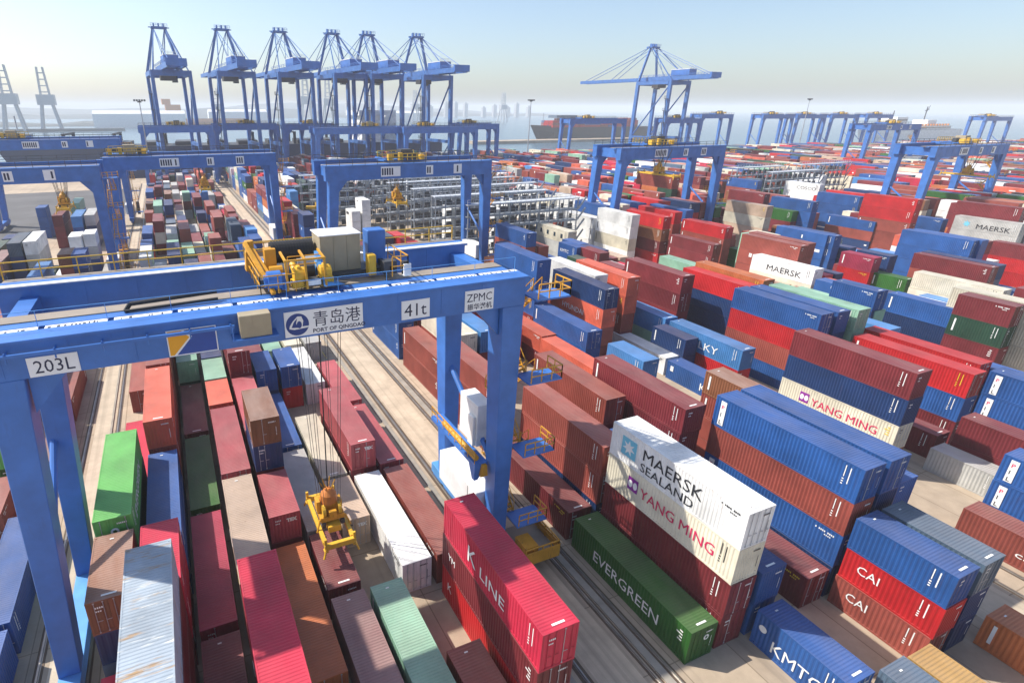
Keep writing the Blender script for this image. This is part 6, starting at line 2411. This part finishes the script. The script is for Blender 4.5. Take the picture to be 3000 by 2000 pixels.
place_on(plate_obj('sign_emblem', M['logoblue'], sg, disc(.68, 0, 0, 32), '-y'), (5.70 + O0, -.064, 23.30), '-y')
place_on(plate_obj('sign_mark', M['lwhite'], sg, [(-.5, -.22), (-.46, -.05), (-.28, .22), (.02, .5), (.25, .48), (.35, .2), (.28, -.15), (.68, -.15), (.60, -.25), (-.2, -.3)], '-y'), (5.70 + O0, -.072, 23.30), '-y')
place_on(plate_obj('sign_mark', M['logoblue'], sg, [(-.36, -.16), (-.22, .16), (.0, .4), (-.08, .1), (.0, -.2)], '-y'), (5.70 + O0, -.078, 23.30), '-y')
place_on(plate_obj('sign_mark', M['logoblue'], sg, disc(.15, .1, -.02, 14, 1.5), '-y'), (5.70 + O0, -.079, 23.30), '-y')
letter('lettering', '\u9752\u5c9b\u6e2f', 1.02, M['ink'], sg, (6.58 + O0, -.064, 23.10), '-y', .0, sx=.98)
letter('lettering', 'PORT OF QINGDAO', .33, M['ink'], sg, (6.58 + O0, -.064, 22.66), '-y', .008, sx=1.08)
sg = sign(12.28 + O0, 14.22 + O0, 22.6, 23.85, M['sign'])
letter('lettering', '41t', 1.18, M['ink'], sg, (12.45 + O0, -.064, 22.80), '-y', .0, sx=.98)
sg = sign(16.78 + O0, 18.95 + O0, 22.5, 23.95, M['sign'])
letter('lettering', 'ZPMC', .78, M['ink'], sg, (16.90 + O0, -.064, 23.18), '-y', .0, sx=.94)
letter('lettering', '\u632f\u534e\u6e2f\u673a', .45, M['ink'], sg, (16.95 + O0, -.064, 22.64), '-y', .006, sx=1.05)

# ---------------- spreader hanging from the big crane ----------------
def spreader(loc, L, ztop, label, group=None, drop=16, fine=True, rope_mat='dark'):
    r = empty('spreader', loc); tag(r, label, 'spreader', group)
    w = 1.22; h = L / 2
    m = MB()
    for x in (-w + .15, w - .15): m.box(x - .15, x + .15, -h + .3, h - .3, .12, .48)
    m.box(-.5, .5, -1.6, 1.6, .2, .75); m.build('telescopic_beam', M['yellow2'], r, bevel=.02)
    for sy in (-1, 1):
        b = MB(); b.box(-w, w, sy * h - .16, sy * h + .16, .05, .5)
        for x in (-w + .1, w - .1):
            b.box(x - .16, x + .16, sy * h - .2, sy * h + .2, -.12, .05); b.box(x - .1, x + .1, sy * h - .1, sy * h + .1, .5, 1.0)
            b.beam((x, sy * (h + .12), .2), (x + (.25 if x > 0 else -.25), sy * (h + .3), -.55), .14)
        b.build('end_beam', M['yellow2'], r, bevel=.02)
    b = MB(); b.box(-.95, .95, -1.1, 1.1, .9, 1.35); b.box(-.7, .7, -.5, .5, 1.35, 2.1)
    for x in (-.75, .75):
        for y in (-.9, .9): b.beam((x, y, .5), (x * .8, y * .9, .95), .16)
    b.build('head_block', M['yellow'], r, bevel=.03)
    b = MB()
    for x in (-.62, .62):
        for y in (-.75, .75): b.tube((x - .12, y, 1.75), (x + .12, y, 1.75), .46, 16)
    b.build('sheave', M['yellow2'], r)
    b = MB(); b.tube((0, 0, 2.1), (0, 0, 2.75), .72, 16, .62); b.tube((0, 0, 2.75), (0, 0, 3.25), .62, 16, .2); b.build('cable_basket', M['orange'] if fine else M['yellow'], r)
    b = MB()
    for k in range(6): a = k * PI / 3; b.beam((math.cos(a) * .3, math.sin(a) * .3, 3.2), (math.cos(a) * .62, math.sin(a) * .62, 3.9), .07)
    b.box(-1.05, -.75, -.4, .4, 1.35, 2.4); b.box(.75, 1.0, -.3, .5, 1.35, 2.0); b.box(-.3, .3, -1.3, -1.0, 1.35, 1.9); b.beam((-1.0, -1.0, 1.2), (-1.35, -1.3, .3), .12); b.beam((1.0, -1.0, 1.2), (1.35, -1.3, .3), .12)
    b.build('hydraulic_pack', M['yellow'], r, bevel=.02)
    b = MB(); b.box(-.45, .45, .55, 1.0, 1.36, 2.0); b.tube((-.5, -.72, 1.0), (.5, -.72, 1.0), .2, 10); b.box(-.9, -.6, -1.25, -.9, .5, .9); b.box(.6, .9, -1.25, -.9, .5, .9); b.build('motor', M['dark'], r)
    for x in (-.62, .62):
        for y in (-.75, .75):
            for e in (-.09, .09):
                b = MB(); b.tube((x + e, y, 1.75), (x * 1.9 + e, y * (2.2 + 8 * abs(e)), drop), .022 if fine else .05, 5, cap=False); b.build('hoist_rope', M[rope_mat], r)
    b = MB(); b.tube((0, .1, 3.2), (.25, .3, drop), .05, 6, cap=False); b.build('power_cable', M['black'], r)
    return r
spreader((7.95, 36.05, 4.25), 6.06, 0, 'yellow spreader hanging on ropes below the big blue crane', drop=20.4)

# ---------------- farther gantry cranes ----------------
G2 = 'blue gantry cranes over the container blocks'
FAR = [
 (-12.6, 24.6, 148, 24.7, 'blue gantry crane with a plain girder straddling the rail lanes behind the big crane', .12, 1),
 (-49, -13.0, 128, 24.7, 'blue gantry crane with three white signs over the small block beside dark asphalt', .35, 1),
 (28.75, 64.3, 110, 24.7, 'blue gantry crane with four white signs before the grey steel racks', .48, 1),
 (105, 140, 114, 26.0, 'blue gantry crane lifting a brick red container above the packed yard', .42, 1),
 (196, 232, 92, 25.6, 'blue gantry crane with a big brown cable reel on its leg', .55, 1),
 (-49, -13.0, 205, 26.3, 'blue gantry crane carrying yellow machinery in front of the ship bow', .2, 1),
 (-9, 22, 300, 27.2, 'blue gantry crane standing under the first quay crane', .5, 0),
 (25, 57, 318, 27.4, 'blue gantry crane whose portal frames a sloping tan roof', .5, 0),
 (61, 89, 320, 27.0, 'narrow blue gantry crane with an orange beam inside its portal', .5, 0),
 (64, 108, 264, 26.9, 'wide blue gantry crane with white posters under its girder', .6, 0),
 (105, 143, 258, 27.0, 'blue gantry crane with open water showing between its legs', .3, 0),
 (148, 172, 286, 27.4, 'short blue gantry crane holding an orange basket beside open water', .3, 0),
 (232, 275, 300, 29.3, 'blue gantry crane in front of the single quay crane', .35, 0),
 (300, 330, 290, 29.4, 'blue gantry crane with a tall stair tower under the single quay crane', .4, 0),
 (362, 393, 318, 31.6, 'slender bare blue gantry crane against the pale water', .7, 0),
 (424, 458, 316, 31.2, 'first blue gantry crane in the line on the horizon', .4, 0),
 (463, 497, 316, 31.2, 'second blue gantry crane in the line on the horizon', .4, 0),
 (502, 536, 314, 31.2, 'third blue gantry crane in the line on the horizon', .5, 0),
 (541, 575, 310, 31.2, 'last blue gantry crane in the line on the horizon', .5, 0),
 (330, 372, 186, 28.0, 'blue gantry crane with a long girder before the white ship', .55, 1),
 (560, 596, 240, 30.2, 'blue gantry crane with dark machinery near the white ship stern', .3, 0),
]
for XL, XR, Y0, zt, lab, tf, ld in FAR: rmg(XL, XR, Y0, zt, lab, lod=ld, trolley_x=tf)
def far_spreader(x, y, z, L, drop, lab): return spreader((x, y, z), L, 0, lab, 'yellow spreaders hanging under cranes', drop=drop, fine=False)
SPR = [(8.0, 153.0, 16.2, 6.06, 8, 'small yellow spreader hanging over the block behind the big crane'),
       (-20.0, 133.0, 16.2, 6.06, 8, 'yellow spreader hanging over the small block beside dark asphalt'),
       (44.5, 114.5, 16.2, 6.06, 8, 'yellow spreader hanging in front of the grey steel racks'),
       (117.2, 113.6, 19.1, 12.19, 6.5, 'long yellow spreader gripping the hanging brick red container'),
       (225.0, 96.5, 16.3, 12.19, 9, 'long yellow spreader under the crane with the brown cable reel')]
for x, y, z, L, d, lab in SPR: far_spreader(x, y, z, L, d, lab)

hc = build_container(116.0, 107.5, 12.192, 2.9, 'k', 0, '', 3)
hc.location = (116.0, 107.5, 16.28)
tag(hc, 'long brick red container held in the air by a yellow spreader', 'container')
# ---------------- ship to shore cranes on the quay ----------------
def sts(mat):
    r = empty('quay_crane'); g = 25.0; w = 8.6; zb = 51.5; ap = 71.5
    # origin below the water side legs; land side legs at y = -g; boom reaches out to +y
    for x in (-w, w):
        for y in (0, -g):
            m = MB(); m.hexa([(x - .8, y - 1.0, 4.0), (x + .8, y - 1.0, 4.0), (x + .8, y + 1.0, 4.0), (x - .8, y + 1.0, 4.0)],
                             [(x * .97 - .75, y - 1.1, zb), (x * .97 + .75, y - 1.1, zb), (x * .97 + .75, y + 1.1, zb), (x * .97 - .75, y + 1.1, zb)])
            m.build('leg', mat, r)
        m = MB(); m.box(x - .7, x + .7, -g + 1, -1, 17.0, 18.6); m.box(x - .7, x + .7, -g + 1, -1, zb - 2.2, zb - .2); m.build('side_beam', mat, r)
        m = MB(); m.tube((x, -g + .5, zb - 3), (x, -.6, 18.5), .42, 8); m.tube((x, -g + .5, 17), (x, -12, 4.5), .3, 8); m.build('brace', mat, r)
    for y in (0, -g):
        m = MB(); m.box(-w - 3, w + 3, y - .9, y + .9, 2.2, 4.0)
        for x in (-w - 2.5, -w + .6, w - 2.6, w + .5):
            m.box(x, x + 1.9, y - .4, y + .4, .5, 2.2)
        m.build('sill_beam', mat, r)
        m = MB(); m.box(-w * .97 + .7, w * .97 - .7, y - 1.0, y + 1.0, zb - 2.4, zb); m.build('portal_beam', mat, r)
    m = MB()
    for x in (-3.4, 3.4):
        m.box(x - .55, x + .55, -48, 4, zb + .2, zb + 2.5)
    for y in range(-46, 3, 8): m.box(-2.8, 2.8, y, y + .7, zb + .6, zb + 1.6)
    m.build('main_girder', mat, r)
    m = MB()
    for x in (-3.1, 3.1): m.box(x - .45, x + .45, 4.1, 58, zb + .4, zb + 2.3)
    for y in range(8, 58, 8): m.box(-2.6, 2.6, y, y + .6, zb + .7, zb + 1.5)
    m.box(-3.4, 3.4, 57, 58.4, zb + .5, zb + 2.2)
    m.build('boom', mat, r)
    # pylon
    for x in (-w * .96, w * .96):
        m = MB(); m.beam((x, 0, zb), (x * .32, -1.2, ap), .95, 1.2); m.build('pylon_leg', mat, r)
        m = MB(); m.beam((x * .32, -2.2, ap), (x * .95, -g, zb), .45); m.build('back_strut', mat, r)
    m = MB(); m.box(-3.6, 3.6, -3.2, 1.4, ap - .3, ap + .5)
    for x in (-2.2, 0, 2.2): m.tube((x - .3, -.8, ap + 1.3), (x + .3, -.8, ap + 1.3), .9, 10)
    m.railing((-3.8, -3.3, ap + .5), (3.8, -3.3, ap + .5), 1.3, 1.2, .07, 2); m.beam((-4.8, -1, ap + .2), (4.8, -1, ap + .2), .4)
    m.build('pylon_head', mat, r)
    m = MB()
    for x in (-2.6, 2.6):
        m.tube((x, 0, ap), (x, 29, zb + 2.2), .19, 6); m.tube((x, 0, ap), (x, 54, zb + 2.2), .19, 6); m.tube((x, -1.5, ap), (x, -46, zb + 2.4), .17, 6); m.tube((x, -1.5, ap), (x, -30, zb + 2.4), .15, 6)
        m.tube((x, -1, ap), (-x * .3, -13, zb + 2), .14, 6)
    m.build('stay', mat, r)
    m = MB(); m.box(-3.2, 3.2, -33, -20, zb + 2.7, zb + 5.9); m.build('machine_house', M['crane2'], r)
    m = MB(); m.box(-3.3, 3.3, -33.1, -19.9, zb + 5.91, zb + 6.2); m.railing((-3.2, -33, zb + 6.2), (3.2, -33, zb + 6.2), 1.2, 2, .08, 2); m.build('roof', M['white'], r)
    m = MB(); m.box(-3.6, 3.6, -12, -7, zb - 3.9, zb - .1); m.build('trolley', M['dark'], r)
    m = MB(); m.box(2.2, 4.8, -6.6, -4.0, zb - 4.6, zb - 1.6); m.build('cabin', M['glass'], r)
    m = MB()
    for z in range(6, 48, 7): m.box(-w - 2.4, -w - .9, -g - 1, -g + 1, z, z + .25); m.railing((-w - 2.4, -g - 1, z + .25), (-w - 2.4, -g + 1, z + .25), 1.3, 1, .07, 2)
    for z in range(6, 41, 7): m.beam((-w - 1.9, -g - .8, z), (-w - 1.4, -g + .8, z + 7), .3)
    m.build('stairway', M['dark'], r)
    m = MB(); m.railing((-4.2, -48, zb + 2.5), (-4.2, 4, zb + 2.5), 1.2, 4, .08, 2); m.railing((4.2, -48, zb + 2.5), (4.2, 4, zb + 2.5), 1.2, 4, .08, 2)
    m.box(-4.4, 4.4, -49.2, -48, zb + .6, zb + 3.6); m.build('railing', M['crane2'], r)
    return r
M['sts'] = worn('quay_crane_blue', (0.045, 0.15, 0.42), (0.05, 0.07, 0.12), .25, .5)
s0 = sts(M['sts'])
LABS = ['outermost blue quay crane standing alone above the dark ship', 'blue quay crane second along from the dark ship bow', 'blue quay crane third along from the dark ship bow', 'blue quay crane half hidden by the next one in the overlapping pair',
        'blue quay crane overlapping its neighbour in the middle of the row', 'blue quay crane ending the row with its stays fanning wide', 'lone blue quay crane with a white cabin and long boom over open water']
for i, (x, y) in enumerate([(6, 337), (35, 332), (63, 329), (90, 325), (109, 323), (137, 321), (297, 309)]):
    o = s0 if i == 0 else copy_tree(s0)
    o.location = (x, y, 0.0); o.rotation_euler.z = R_(5)
    tag(o, LABS[i], 'quay crane', 'blue quay cranes along the waterfront')
s0.name = 'quay_crane'
# ---------------- ships ----------------
def hull(name, L, B, D, deck, mat, red, parent, sheer=4.0):
    """hull pointing to -x: bow at x = 0"""
    m = MB(); st = [(0, .02, sheer), (.03, .22, sheer * .95), (.08, .55, sheer * .8), (.14, .82, sheer * .55), (.2, .96, sheer * .0), (.5, 1, 0), (.85, 1, 0), (.97, .9, 0), (1, .82, 0)]
    secs = []
    for u, b, sh in st:
        z1 = deck + sh; rake = (1 - u / .14) * 9 if u < .14 else 0
        hb = B / 2 * b
        lo = B / 2 * b * (.55 if u < .14 else .96)
        secs.append([(L * u + rake * .95, -lo, -3.2), (L * u + rake * .9, -lo, .6), (L * u + rake * .3, -hb * .97, z1 * .6), (L * u - rake * .3, -hb, z1), (L * u - rake * .3, hb, z1), (L * u + rake * .3, hb * .97, z1 * .6), (L * u + rake * .9, lo, .6), (L * u + rake * .95, lo, -3.2)])
    for a, b_ in zip(secs, secs[1:]):
        for k in range(7):
            m.cur = 1 if k in (0, 6) else (2 if k == 3 else 0)
            m.quad(a[k], b_[k], b_[k + 1], a[k + 1])
    m.cur = 0; m.quad(*secs[-1]); m.quad(*secs[0])
    return m.build(name, [mat, red, M['dark']], parent)
r = empty('cargo_ship', (-82, 374, -2.0), R_(-3.5)); tag(r, 'long dark cargo ship with raised bow moored at the quay', 'ship')
hull('hull', 250, 30, 20, 17.5, M['hull'], M['hullred'], r, 5.0)
m = MB()
for k in range(9): m.box(38 + k * 17, 49 + k * 17, -11, 11, 17.6, 19.6)
m.build('hatch_cover', M['dark'], r)
m = MB()
for k in range(7): m.box(34.5 + k * 24, 36 + k * 24, -13.6, -12, 17.6, 23.5); m.box(34.5 + k * 24, 36 + k * 24, 12, 13.6, 17.6, 23.5); m.box(34.4 + k * 24, 36.1 + k * 24, -13.7, 13.7, 23.5, 24.3)
m.build('lashing_bridge', M['hullk'], r)
m = MB(); m.railing((8, -8, 22.3), (34, -14.6, 18.5), 1.2, 3, .1, 2); m.box(14, 18, -3, 3, 21.5, 24.0); m.tube((12, 0, 22), (12, 0, 33), .35, 8); m.build('foremast', M['steel'], r)
m = MB(); m.box(196, 210, -14.5, 14.5, 17.6, 33); m.box(194, 211, -17, 17, 33.01, 36); m.box(214, 221, -5, 5, 17.6, 36); m.build('superstructure', M['white'], r)
r2 = empty('container_ship', (432, 636, -2.0), 0); tag(r2, 'black container ship stacked with red containers beyond the pier', 'ship')
hull('hull', 190, 28, 18, 15, M['hullk'], M['hullred'], r2, 3.0)
m = MB(); rr = random.Random(31)
for k in range(11):
    for j in range(8):
        for q in range(rr.choice((3, 4, 4)) if k else 3):
            m.cur = rr.choice((0, 0, 0, 1, 2, 0)); x = 22 + k * 12.6; m.box(x, x + 12.2, -13 + j * 3.2, -10.3 + j * 3.2, 15.1 + 2.7 * q, 17.7 + 2.7 * q)
o = m.build('deck_cargo', [PM['R'], PM['k'], PM['b']], r2); o['kind'] = 'stuff'
m = MB(); m.box(30, 62, -9, 9, 26.2, 29.5); m.build('cargo_cover', PM['c'], r2)
m = MB(); m.tube((16, 0, 17), (16, 0, 32), .4, 8); m.build('foremast', M['steel'], r2)
r3 = empty('ferry_ship', (640, 372, -2.0), R_(0)); tag(r3, 'long white ship moored behind the yellow crane machinery', 'ship')
hull('hull', 165, 24, 18, 17.5, M['white'], M['hullred'], r3, 3.0)
m = MB(); m.box(36, 140, -10, 10, 17.6, 21.5); m.box(44, 62, -8, 8, 21.51, 30); m.box(100, 116, -7, 7, 21.51, 27); m.box(38, 41, -6, 6, 21.51, 25); m.build('superstructure', M['white'], r3)
m = MB(); m.box(44.5, 61.5, -8.05, -8.01, 26.5, 27.8); m.box(36, 140, -10.05, -10.01, 19.2, 19.9); m.build('window', M['glass'], r3)
m = MB(); m.tube((106, 0, 27), (106, 0, 40), .5, 8); m.beam((103, 0, 36), (110, 0, 37.5), .5); m.beam((106, 0, 34), (110, 0, 41), .4); m.tube((50, 0, 30), (50, 0, 36), .4, 8); m.build('mast', M['dark'], r3)
m = MB()
for k in range(14): m.box(64 + k * 5.2, 66 + k * 5.2, -11, -9.8, 21.5, 23.2)
m.build('lifeboat', M['orange'], r3)
# a bulk ship far out at the opposite quay
r4 = empty('bulk_ship', (8, 1500, -2.0), R_(4)); tag(r4, 'faint rusty orange ship at the opposite shore', 'ship')
hull('hull', 190, 30, 18, 14, M['orange'], M['hullred'], r4, 3.0)
m = MB(); m.box(8, 40, -12, 12, 15, 44); m.box(2, 20, -8, 8, 44.01, 56); m.build('superstructure', M['orange'], r4)
# opposite shore cranes and sheds, faint in the haze
def faint_crane(x, y, h, lab):
    e = empty('harbour_crane', (x, y, 0)); tag(e, lab, 'harbour crane', 'faint cranes on the opposite shore')
    m = MB(); k = h / 60
    for sx in (-1, 1):
        for sy in (-1, 1): m.beam((sx * 9 * k, sy * 7 * k, -3), (sx * 5 * k, sy * 4 * k, 24 * k), 2.0 * k)
    m.box(-8 * k, 8 * k, -6 * k, 6 * k, 24 * k, 34 * k); m.build('portal', M['steel'], e)
    m = MB()
    for sx in (-1, 1):
        for sy in (-1, 1): m.beam((sx * 4 * k, sy * 3 * k, 34 * k), (sx * 2.6 * k, sy * 2.6 * k, 60 * k), 1.2 * k)
    for z in range(36, 60, 6): m.box(-3.6 * k, 3.6 * k, -3.2 * k, 3.2 * k, z * k, z * k + .9 * k)
    m.build('tower', M['steel'], e)
for x, y, h, lab in ((-225, 1190, 100, 'pale lattice crane tower on the breakwater beyond the dark ship bow'), (-172, 1195, 98, 'second pale lattice crane tower beside the first beyond the ship bow'), (128, 1500, 78, 'faint crane between the two outermost quay cranes'),
                  (356, 1560, 112, 'tall faint lattice crane behind the second quay crane'), (420, 1580, 104, 'taller faint mast crane behind the third quay crane'), (690, 1620, 84, 'faint crane behind the overlapping quay cranes'), (1000, 1640, 82, 'faint bulky crane seen through the overlapping pair')):
    faint_crane(x, y, h, lab)
rr = random.Random(17)
for k in range(15):
    x = 780 + k * 68 + rr.uniform(-20, 20); h = rr.uniform(36, 62)
    o = MB().box(-9, 9, -9, 9, -3, h).box(-4, 4, -4, 4, h, h + 6).build('tower_block', M['steel'])
    o.location = (x, 2600, 0); tag(o, 'faint tower block on the hazy far shore', 'tower block', 'tower blocks on the far shore')
for x, y, L, h in ((-120, 1330, 170, 24), (120, 1660, 150, 26), (560, 1700, 190, 22)):
    o = MB().box(0, L, 0, 40, -3, h).hexa([(0, 0, h), (L, 0, h), (L, 40, h), (0, 40, h)], [(0, 18, h + 6), (L, 18, h + 6), (L, 22, h + 6), (0, 22, h + 6)]).build('warehouse', M['white'])
    o.location = (x, y, 0); tag(o, {170: 'pale warehouse roof on the shore beyond the breakwater', 150: 'pale shed on the far shore behind the second quay crane', 190: 'long pale shed on the far shore behind the overlapping cranes'}[L], 'warehouse')
# ---------------- light poles ----------------
for x, y, h, lab in ((-7.2, 300, 37.5, 'grey lamp mast in front of the dark ship hull'), (222, 330, 39.5, 'grey lamp mast in front of the black container ship'), (448, 300, 41.5, 'grey lamp mast rising above the gantry cranes on the horizon')):
    e = empty('lamp_mast', (x, y, 0)); tag(e, lab, 'lamp mast', 'lamp masts in the yard')
    MB().tube((0, 0, 0), (0, 0, h), .42, 10, .2).build('pole', M['steel'], e)
    b = MB(); b.tube((0, 0, h - .2), (0, 0, h + .3), .9, 10)
    for k in range(5): b.box(-2.4 + k * 1.05, -1.6 + k * 1.05, -.5, .4, h + .3, h + 1.1)
    b.build('lamp_head', M['dark'], e)
# ---------------- reefer racks ----------------
def rack(x0, n, z, lab, y, depth=2.2, levels=5):
    """open steel gangways on several levels; n bays of 2.9 m along x"""
    e = empty('reefer_rack', (x0, y, 0)); tag(e, lab, 'steel rack', 'grey steel racks between refrigerated containers')
    w = n * 2.9; dz = z / levels
    m = MB()
    for i in range(n + 1):
        for yy in (0, depth): m.box(i * 2.9 - .1, i * 2.9 + .1, yy - .1, yy + .1, 0, z)
    m.build('post', M['rack'], e)
    for k in range(1, levels + 1):
        g = MB(); zz = k * dz; g.box(-.3, w + .3, -.06, depth + .06, zz - .16, zz - .06); g.box(-.3, w + .3, -.14, -.07, zz - .28, zz); g.box(-.3, w + .3, depth + .07, depth + .14, zz - .28, zz)
        g.build('gangway', M['rackl'] if k == levels else M['rack'], e)
        r_ = MB(); r_.railing((-.3, -.1, zz), (w + .3, -.1, zz), 1.1, 1.45, .045, 2); r_.build('railing', M['rackl'] if k == levels else M['rack'], e)
    b = MB(); rr = random.Random(int(y * 7 + x0))
    for k in range(levels):
        for i in range(n):
            if rr.random() < .75: b.box(i * 2.9 + .35, i * 2.9 + 1.25 + rr.random(), .25, .32, k * dz + .35, k * dz + 1.9)
            b.box(i * 2.9 + 1.9, i * 2.9 + 2.5, 1.5, 1.9, k * dz + .1, k * dz + 1.3)
    b.build('power_panel', M['dark'], e)
    s_ = MB()
    for k in range(levels): s_.beam((w + .5, .2, k * dz), (w + .5 + 2.2, .2, (k + 1) * dz), .12, .5)
    s_.build('stairway', M['rack'], e)
    return e
n_ = 0
NAMES = ['frontmost', 'second', 'third', 'fourth', 'fifth', 'sixth', 'seventh', 'eighth']
for i, (x, n, y, z) in enumerate([(64, 11, 118, 14.0), (62, 12, 132, 14.2), (62, 14, 146, 14.4), (60, 15, 160, 14.6), (60, 17, 174, 14.8), (60, 18, 188, 15), (40, 6, 175, 14.5), (40, 6, 190, 14.5)]):
    rack(x, n, z, 'grey steel rack, %s of the rows behind the crane with four white signs' % NAMES[i], y)
for i, (x, n, y, z) in enumerate([(196, 9, 138, 14.5), (196, 9, 152, 14.7), (232, 10, 152, 14.7)]):
    rack(x, n, z, 'grey steel rack beyond the crane with the brown reel, %s of three' % ['front', 'middle', 'rear'][i], y)
# ---------------- yellow reach stacker in the lane ----------------
e = empty('reach_stacker', (38.5, 158, 0), R_(-25)); tag(e, 'yellow reach stacker with raised arm behind the beige machine house', 'reach stacker')
b = MB(); b.box(-2, 2, -4, 4, 1.0, 2.6); b.box(-1.8, 1.8, 2.6, 4.6, 1.2, 3.4); b.build('chassis', M['yellow2'], e, bevel=.05)
b = MB(); b.hexa([(-.6, 3.5, 3.3), (.6, 3.5, 3.3), (.6, 4.4, 3.3), (-.6, 4.4, 3.3)], [(-.55, -6.2, 10.4), (.55, -6.2, 10.4), (.55, -5.6, 11.4), (-.55, -5.6, 11.4)]); b.box(-3, 3, -6.4, -5.2, 9.6, 10.3); b.build('boom', M['yellow2'], e)
b = MB(); b.box(-.9, .9, -1.2, 1.2, 2.61, 4.6); b.build('cab', M['glass'], e, bevel=.05)
for x in (-1.9, 1.9):
    for y in (-3, 3): MB().tube((x - .45, y, .95), (x + .45, y, .95), .95, 16).build('wheel', M['black'], e)
# ---------------- haze ----------------
hz = MB().box(-9000, 9000, -9000, 9000, -4.2, 84).build('haze', M['white'])
hm = bpy.data.materials.new('haze_air'); hm.use_nodes = True
ht = hm.node_tree; ht.nodes.clear()
ho = ht.nodes.new('ShaderNodeOutputMaterial'); hv = ht.nodes.new('ShaderNodeVolumePrincipled')
hv.inputs['Color'].default_value = (0.95, 0.975, 1.0, 1); hv.inputs['Density'].default_value = 0.00027; hv.inputs['Anisotropy'].default_value = 0.0
ht.links.new(hv.outputs[0], ho.inputs['Volume'])
hz.data.materials.clear(); hz.data.materials.append(hm)
tag(hz, 'pale harbour haze filling the air', kind='stuff')
